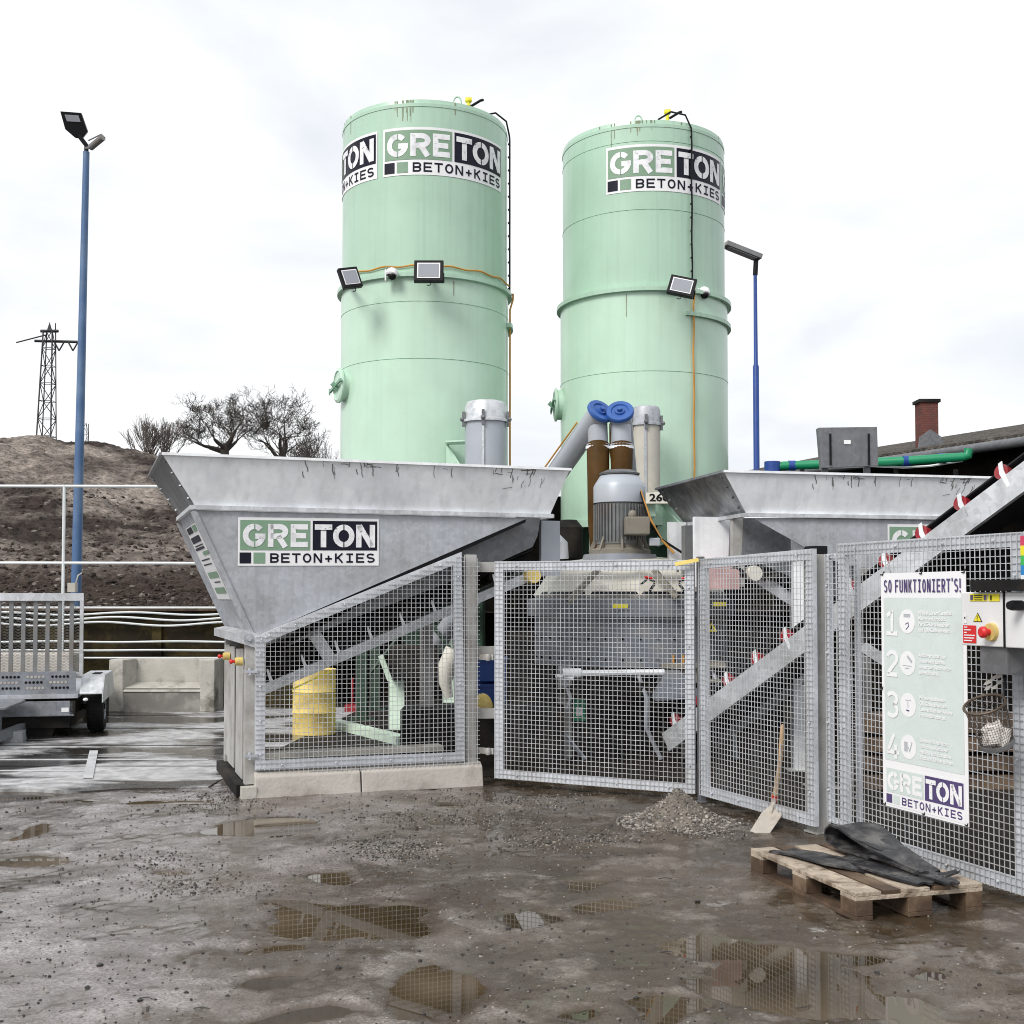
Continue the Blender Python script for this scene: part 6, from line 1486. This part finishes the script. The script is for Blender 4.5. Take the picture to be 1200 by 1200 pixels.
# ------------------------------------------------------------------ pallet and rubber mats
pf = G(1003, 1081); pr = G(1148, 1066.6); plft = G(890, 1028)
ul = (plft - pf); ul.z = 0; ul.normalize()              # long direction
us = V((-ul.y, ul.x, 0)); us = us if us.dot(pr - pf) > 0 else -us
PLn, PLs = 1.13, 0.76
t = thing('pallet', 'wet wooden pallet lying in front of the wire fence', 'pallet', tuple(pf))
def pp3(a, s_, z): return pf + ul * a + us * s_ + V((0, 0, z + .004))
for i in range(3):
    for j in range(3):
        b = MB(); la, ls = .145, (.10, .145, .10)[j]
        ca_ = (la / 2, PLn / 2, PLn - la / 2)[i]; cs_ = (ls / 2, PLs / 2, PLs - ls / 2)[j]
        b.obox(pp3(ca_, cs_, .022 + .039), ul * la / 2, us * ls / 2, (0, 0, .039)); b.build('block', M['wood_dk'], t, .004)
for j in range(3):
    ls = (.10, .145, .10)[j]; cs_ = (ls / 2, PLs / 2, PLs - ls / 2)[j]
    b = MB(); b.obox(pp3(PLn / 2, cs_, .011), ul * PLn / 2, us * ls / 2, (0, 0, .011)); b.build('skid_board', M['wood_dk'], t, .002)
for i in range(3):
    ca_ = (.0725, PLn / 2, PLn - .0725)[i]; b = MB(); b.obox(pp3(ca_, PLs / 2, .111), ul * .0725, us * PLs / 2, (0, 0, .0105)); b.build('stringer_board', M['wood'], t, .002)
for j, (s0_, w_, m) in enumerate(((0, .15, 'wood'), (.17, .10, 'wood_dk'), (.295, .145, 'wood'), (.47, .10, 'wood_dk'), (.615, .145, 'wood'))):
    b = MB(); b.obox(pp3(PLn / 2 + (.008 if j % 2 else 0), s0_ + w_ / 2, .133), ul * PLn / 2, us * w_ / 2, (0, 0, .011)); b.build('deck_board', M[m], t, .003)
def matstrip(pts, wid, label, name='rubber_mat', th=.012, curl=None):
    """strip of rubber following centre points; width across"""
    b = MB(); n = len(pts); L_ = []; K = 6
    for i, p in enumerate(pts):
        d = (pts[min(i + 1, n - 1)] - pts[max(i - 1, 0)]); d.normalize(); s_ = wid[i][1].normalized() * wid[i][0] / 2
        nrm = s_.cross(d).normalized()
        if nrm.z < 0 and not curl: nrm = -nrm
        row = []
        for k in range(K + 1):
            f_ = -1 + 2 * k / K
            wob = .005 * math.sin(i * 1.7 + k * 1.3)
            row.append(p + s_ * f_ + nrm * wob)
        L_.append((row, nrm))
    vs = []
    for row, nrm in L_: vs += row + [q - nrm * th for q in row]
    W_ = 2 * (K + 1); fs = []
    for i in range(n - 1):
        for k in range(K):
            fs.append((i * W_ + k, i * W_ + k + 1, (i + 1) * W_ + k + 1, (i + 1) * W_ + k)); o_ = K + 1
            fs.append((i * W_ + o_ + k + 1, i * W_ + o_ + k, (i + 1) * W_ + o_ + k, (i + 1) * W_ + o_ + k + 1))
        fs.append((i * W_, (i + 1) * W_, (i + 1) * W_ + K + 1, i * W_ + K + 1)); fs.append((i * W_ + K, i * W_ + 2 * K + 1, (i + 1) * W_ + 2 * K + 1, (i + 1) * W_ + K))
    for i in (0, n - 1):
        for k in range(K): fs.append((i * W_ + k, i * W_ + k + 1, i * W_ + K + 2 + k, i * W_ + K + 1 + k))
    b.add(vs, fs, 0, True)
    o = b.build(name, M['rubber'], loc=tuple(pts[0])); return tag(o, label, 'rubber mat', 'black rubber mats on the pallet')
Zt = .158
def at2(px, py, z): return G(px, py, z)
# flat lower mats
matstrip([at2(915, 996, Zt), at2(945, 1000, Zt + .01), at2(985, 1010, Zt + .02), at2(1022, 1018, Zt + .01), at2(1030, 1021, Zt)], [(.16, us), (.22, us), (.20, us), (.13, us), (.10, us)], 'thin flat rubber piece lowest on the left of the pallet')
matstrip([at2(985, 1003, Zt + .015), at2(1020, 1014, Zt + .02), at2(1060, 1026, Zt + .015), at2(1085, 1034, Zt + .012)], [(.10, us), (.16, us), (.16, us), (.10, us)], 'thin flat rubber piece in the middle of the pallet')
matstrip([at2(1030, 1000, Zt + .05), at2(1060, 1010, Zt + .05), at2(1090, 1022, Zt + .03), at2(1118, 1034, Zt + .02)], [(.16, us), (.18, us), (.15, us), (.07, us)], 'pointed rubber strip ending at the right of the pallet')
# curled mat: starts on top, rolls round a loop at the left and comes back underneath
lp = []
c_l = at2(972, 992, Zt + .02)
dirr = -ul
for (x, z) in ((.78, .035), (.60, .055), (.42, .085), (.26, .125), (.12, .155), (.03, .155), (-.02, .125), (-.03, .085), (.0, .05), (.08, .03), (.2, .02), (.36, .015)):
    lp.append(c_l + dirr * x + us * (.12 + .02 * x) + V((0, 0, z - .02)))
matstrip(lp, [(.12, us), (.18, us), (.22, us), (.26, us), (.28, us), (.28, us), (.28, us), (.28, us), (.28, us), (.27, us), (.25, us), (.2, us)], 'thick rubber mat curled over in a loop on the pallet', curl=True)
matstrip([at2(1000, 975, Zt + .10), at2(1025, 985, Zt + .11), at2(1045, 993, Zt + .09), at2(1070, 1005, Zt + .05)], [(.10, us), (.2, us), (.2, us), (.1, us)], 'rubber flap lying behind the curled mat')
matstrip([at2(1103, 1026, Zt + .03), at2(1122, 1020, Zt + .03)], [(.06, ul), (.04, ul)], 'small rubber offcut at the right tip of the mats')

# ------------------------------------------------------------------ gravel pile and shovel
gp = G(800, 972); gp.y += .25
def pile_h(x, y):
    dx, dy = (x - gp.x) / .34, (y - gp.y) / .33
    r_ = np.sqrt(dx * dx + dy * dy); return np.clip(1 - r_, 0, 1) ** 1.15 * .26 * (1 + .25 * fbm(x, y, 4, 3, 5)) + .02 * fbm(x, y, 14, 3, 7) * np.clip(1.1 - r_, 0, 1)
X = np.linspace(gp.x - .6, gp.x + .6, 60); Yv = np.linspace(gp.y - .5, gp.y + .5, 50); XX, YY = np.meshgrid(X, Yv)
ZZ = pile_h(XX, YY); ZZ = np.where(ZZ <= .004, -.03, ZZ)
gm = MB(); ny, nx = ZZ.shape
gm.add([(XX[j, i], YY[j, i], ZZ[j, i]) for j in range(ny) for i in range(nx)], [(j * nx + i, j * nx + i + 1, (j + 1) * nx + i + 1, (j + 1) * nx + i) for j in range(ny - 1) for i in range(nx - 1)], 0, True)
def stone(mb, x, y, z, r, m): mb.ball((x, y, z), (r * random.uniform(.8, 1.5), r * random.uniform(.8, 1.3), r * random.uniform(.5, .9)), m, n=5, k=3, jit=.3)
for i in range(2600):
    a = random.uniform(0, 2 * PI); q_ = random.random() ** .6 * 1.12
    x = gp.x + .40 * q_ * math.cos(a); y = gp.y + .42 * q_ * math.sin(a); z = float(pile_h(np.array([x]), np.array([y]))[0])
    stone(gm, x, y, max(z, .002) + .002, random.choice((.003, .004, .006, .009, .014)) * (1 if q_ > .5 else .6), random.choice((1, 1, 2, 2, 3)))
tag(gm.build('gravel_pile', [mat('pile_fines', (.15, .13, .108), .9, var=.45, scale=14, bump=.5, bscale=120), mat('stone_light', (.34, .31, .28), .8, var=.3), mat('stone_mid', (.16, .145, .13), .8, var=.3), mat('stone_dark', (.07, .065, .06), .7)], loc=tuple(gp)), 'small heap of grey gravel at the corner of the fence', 'gravel pile')
# loose stones
gs = MB()
def gz(x, y): return float(height(np.array([[x]]), np.array([[y]]))[0, 0])
N_ = 9000
ys = np.random.uniform(0, 1, N_); xs_ = np.random.uniform(-.46, .46, N_)
YY_ = 4.0 + 7.5 * ys ** 1.15; XX_ = xs_ * YY_
dens = vnoise(XX_ * 1.1, YY_ * 1.1, 77)
ZZ_ = height(XX_.reshape(1, -1), YY_.reshape(1, -1)).ravel()
for x, y, z, d_ in zip(XX_, YY_, ZZ_, dens):
    if random.random() > (d_ * 1.3 if x < .2 else d_ * .7) or z < -.004: continue
    r_ = random.choice((.003, .004, .0055, .0075)) * (1 + (random.random() < .03) * 1.0)
    stone(gs, x, y, z + r_ * .15, r_, random.choice((0, 0, 0, 1, 1, 2)) if r_ < .009 else 0)
for (px, py, rx, ry, n_) in ((455, 998, 55, 14, 900), (600, 940, 120, 10, 500), (670, 985, 110, 14, 500), (240, 940, 70, 14, 500), (830, 975, 60, 12, 300), (180, 1010, 90, 16, 260), (230, 1040, 90, 14, 200), (520, 960, 140, 12, 500)):
    for i in range(n_):
        p = G(px + random.gauss(0, .5) * rx, py + random.gauss(0, .5) * ry); z = gz(p.x, p.y)
        if z > -.006: r_ = random.uniform(.003, .009); stone(gs, p.x, p.y, z + r_ * .3, r_, random.choice((1, 1, 1, 2, 0, 0)))
for (px, py, r_) in ((171, 1187, .022), (164, 1178, .012), (58, 1145, .010), (125, 1078, .010), (745, 1168, .010), (596, 1090, .012), (913, 1060, .010), (716, 968, .014), (240, 1085, .009), (665, 935, .016), (1028, 1141, .012), (497, 1187, .010)):
    p = G(px, py); stone(gs, p.x, p.y, gz(p.x, p.y) + r_ * .3, r_, 0 if r_ < .02 else 1)
for k in range(26):
    p = G(random.uniform(100, 1150), random.uniform(960, 1190)); a = random.uniform(0, PI); L_ = random.uniform(.02, .09); z_ = max(gz(p.x, p.y), -.007) + .004
    gs.tube([(p.x, p.y, z_), (p.x + L_ * .5 * math.cos(a), p.y + L_ * .5 * math.sin(a), z_ + .003), (p.x + L_ * math.cos(a + .3), p.y + L_ * math.sin(a + .3), z_)], .0022, 4, m=0)
tag(gs.build('gravel', [mat('grit_dark', (.035, .033, .033), .6), mat('grit_mid', (.18, .165, .15), .7), mat('grit_light', (.26, .24, .215), .75)]), 'loose grit and small stones scattered over the wet yard', 'gravel', kind='stuff')
# shovel
tipp = G(880 + 14, 975); hb_ = PC.pt(916, 850, -.03)
bc = G(898, 962, .0) ; top_s = P(917, 849, (PC.pt(917, 849, -.02)).y)
sock = P(907, 938, G(907, 966).y + .03)
t = thing('shovel', 'shovel with wooden handle leaning against the wire fence', 'shovel', tuple(G(898, 968)))
b = MB(); dirs = (top_s - sock); pts = [sock + dirs * f_ + V((.012 * math.sin(f_ * PI), 0, 0)) for f_ in (0, .2, .4, .6, .8, .95, 1)]; b.tube(pts, [.019, .018, .017, .017, .017, .015, .006], 12); b.build('handle', M['handle'], t)
b = MB(); b.tube([sock - dirs * .02, sock + dirs * .07], .0215, 12); b.build('collar', M['sig_red'], t)
b = MB(); bl = [(902, 944), (918, 946), (916, 956), (899, 981), (879, 974), (892, 953)]
Yt = G(890, 978).y; Ys = sock.y - .01
def bpnt(px, py): 
    f_ = min(1, max(0, (py - 940) / 38.)); return P(px, py, Ys + (Yt - Ys) * f_)
cen = bpnt(899, 960) + V((0, .02, -.01)); ring = [bpnt(*q_) for q_ in bl]; b.add(ring + [cen], [(i, (i + 1) % 6, 6) for i in range(6)], 0, True); b.add([p + V((.002, .006, -.003)) for p in ring + [cen]], [((i + 1) % 6, i, 6) for i in range(6)], 0, True)
b.tube([sock + dirs * .01, bpnt(903, 952)], [.02, .010], 8)
b.build('blade', M['blade'], t)

# ------------------------------------------------------------------ trailer
TY = 14.1; TX = P(4, 800, TY).x; hwT = P(97, 800, TY).x - TX
t = thing('flatbed_trailer', 'galvanised flatbed trailer with mesh ramp gate, seen from its drawbar end', 'trailer', (TX, TY + 1, 0.02))
z = lambda py, Y=TY: P(0, py, Y).z
zg0, zg1 = z(790), z(696)
b = MB(); b.bar((TX - hwT, TY, zg1 - .035), (TX + hwT, TY, zg1 - .035), .05, .09)
for s_ in (-1, 1): b.bar((TX + s_ * (hwT - .02), TY, zg0), (TX + s_ * (hwT - .02), TY, zg1 - .08), .04, .045, up=(0, 1, 0))
b.bar((TX - hwT, TY, zg0), (TX + hwT, TY, zg0), .05, .05); gate = b.build('ramp_gate', M['beam'], t)
b = MB(); nb_ = 14
for i in range(1, nb_):
    x = TX - hwT + 2 * hwT * i / nb_; b.bar((x, TY + .02, zg0), (x, TY + .02, zg1 - .08), .03, .045, up=(1, 0, 0))
b.build('gate_bar', M['motor'], gate)
b = MB(); dx_, dz_ = .030, .018; xx = TX - hwT
rows_ = int((zg1 - zg0 - .08) / dz_)
for j in range(rows_):
    zc = zg0 + .02 + j * dz_; n_ = int(2 * hwT / dx_)
    pts = [(TX - hwT + i * dx_, TY + .045, zc + (dz_ * .55 if (i + j) % 2 else 0)) for i in range(n_ + 1)]
    for p, q in zip(pts[:-1], pts[1:]):
        b.add([(p[0], p[1], p[2] - .002), (q[0], q[1], q[2] - .002), (q[0], q[1], q[2] + .002), (p[0], p[1], p[2] + .002)], [(0, 1, 2, 3)])
b.build('gate_mesh', M['motor'], gate)
# perforated headboard
b = MB(); y_ = TY - .06; zz0, zz1 = z(812), z(786)
b.box(TX - hwT, TX + hwT - .07, y_, y_ + .01, zz0, zz1); 
hm = MB()
for g0 in range(8):
    for i in range(5):
        for j in range(3):
            x = TX + hwT - .16 - g0 * .27 - i * .042 - (j % 2) * .02; zc = zz0 + .07 + j * .065
            if x > TX - hwT + .03: hm.lathe((x, y_ - .002, zc), [(0, .002), (.016, .002), (.016, 0)], axis=(0, -1, 0), n=8, m=(i * 2 + j + g0) % 2)
hb2 = b.build('headboard', M['galv_mid'], t); hm.build('hole_pattern', [M['black'], M['concrete_lt']], hb2)
b = MB(); b.box(TX - hwT, TX + hwT - .04, TY - .12, TY + 2.9, z(817), z(812) - .004); b.build('bed', M['galv'], t)
b = MB(); b.box(TX - hwT + .02, TX + hwT - .08, TY - .10, TY - .05, z(838), z(820)); b.build('cross_beam', M['galv_mid'], t, .01); b = MB(); b.box(TX - hwT, TX + hwT - .04, TY + 2.85, TY + 2.9, z(838), z(820)); b.build('cross_beam', M['galv_mid'], t, .01)
b = MB(); b.box(TX + hwT - .16, TX + hwT - .11, TY - .105, TY - .102, z(832), z(828)) if False else b.box(TX + hwT - .22, TX + hwT - .14, TY - .104, TY - .101, z(833), z(828)); b.build('type_plate', M['white'], t)
b = MB(); 
for s_ in (-1, 1): b.box(TX + s_ * (hwT - .10) - .03, TX + s_ * (hwT - .10) + .03, TY - .1, TY + 2.9, z(836), z(820)) 
b.build('side_rail', M['dark'], t)
for s_ in (-1, 1):
    cx = TX + s_ * (hwT + .105)
    for wy in (TY + .55,):
        b = MB(); rw = .30; b.lathe((cx - .095, wy, rw + .02), [(rw * .55, 0), (rw * .93, 0), (rw, .03), (rw, .16), (rw * .93, .19), (rw * .55, .19)], axis=(1, 0, 0), n=40)
        for k in range(40):
            a = 2 * PI * k / 40; b.obox((cx, wy + rw * math.cos(a), rw + .02 + rw * math.sin(a)), (.06, 0, 0), V((0, math.cos(a), math.sin(a))) * .006, V((0, -math.sin(a), math.cos(a))) * .012)
        wh = b.build('wheel', M['tyre'], t)
        b = MB(); b.lathe((cx - .09, wy, rw + .02), [(0, .12), (rw * .3, .12), (rw * .5, .05), (rw * .56, 0), (rw * .56, .18)], axis=(1, 0, 0), n=32); b.build('rim', M['galv'], wh)
    # fender: sloping front plate, flat top
    zt_f = z(790) - .03; b = MB(); x0, x1 = cx - .13, cx + .12
    prof = [(TY - .08, zt_f - .20), (TY + .12, zt_f), (TY + 1.0, zt_f), (TY + 1.2, zt_f - .2)]
    for (y0, za), (y1, zb1) in zip(prof[:-1], prof[1:]): b.prism([(x0, y0, za), (x1, y0, za), (x1, y1, zb1), (x0, y1, zb1)], (0, 0, .012))
    b.prism([(x1 - .0, TY - .08, zt_f - .20), (x1, TY + .12, zt_f + .01), (x1, TY + 1.0, zt_f + .01), (x1, TY + 1.2, zt_f - .2), (x1, TY + 1.2, zt_f - .28), (x1, TY - .08, zt_f - .30)], (.01, 0, 0)); fd = b.build('fender', M['beam'], t)
    b = MB(); b.box(cx - .03, cx + .06, TY + .25, TY + .55, zt_f + .013, zt_f + .02); b.build('grip_pad', M['dark'], fd)
    b = MB(); b.ball((cx - .06, TY - .10, zt_f - .26), (.03, .015, .02), n=10, k=6); b.build('marker_light', M['white'], fd)
b = MB(); b.tube([(TX - hwT - .2, TY + .55, .32), (TX + hwT + .2, TY + .55, .32)], .035, 10); b.build('axle', M['dark'], t)
b = MB()
for s_ in (-1, 1): b.bar((TX + s_ * .30, TY + .1, z(850)), (TX + .02 * s_, TY - 1.7, z(850) - .05), .06, .10)
b.build('drawbar', M['galv_mid'], t)
b = MB(); b.box(TX - hwT + .1, TX + hwT - .14, TY - .02, TY + 2.6, z(852), z(839)); b.prism([(TX + .2, TY + .02, z(852)), (TX + hwT - .3, TY + .02, z(852)), (TX + .55, TY + .02, z(872)), (TX + .2, TY + .02, z(872))], (0, 1.2, 0)); b.build('underbody_shade', M['dark'], t)  # dark mass added under the bed to stand in for shade
b = MB(); b.box(TX - .12, TX + .14, TY - 1.1, TY - .5, z(862), z(822)); b.prism([(TX - .3, TY - .9, z(824)), (TX + .22, TY - .75, z(824)), (TX + .34, TY - .2, z(820)), (TX + .3, TY - .15, z(820)), (TX - .3, TY - .15, z(820))], (0, 0, .03)); b.build('drawbar_box', M['galv_mid'], t, .008)
b = MB(); b.tube([(TX + .02, TY - 1.2, .02), (TX + .02, TY - 1.2, .65)], .03, 10); b.ball((TX + .02, TY - 1.2, .06), (.05, .09, .07)); b.build('jockey_wheel', M['dark'], t)
b = MB(); b.prism([(TX + .05, TY - .45, z(872)), (TX + .36, TY - .42, z(872)), (TX + .34, TY - .42, z(852)), (TX + .12, TY - .45, z(850))], (0, .25, 0)); b.build('wheel_chock', M['galv'], t, .005)
b = MB(); b.tube([(TX - .2, TY - .6, z(856)), (TX + .1, TY - .62, z(855)), (TX + .14, TY - .62, z(868)), (TX + .16, TY - .62, z(868))], .012, 6); b.build('handle', M['galv_light'], t)

ry_ = R(13); t_ = bpy.data.objects[[o.name for o in bpy.data.objects if o.get('category') == 'trailer'][0]]
t_.rotation_euler.z = ry_
cr_ = V((hwT, -1.0, 0)); rc_ = V((cr_.x * math.cos(ry_) - cr_.y * math.sin(ry_), cr_.x * math.sin(ry_) + cr_.y * math.cos(ry_), 0))
t_.location = t_.location + (cr_ - rc_)
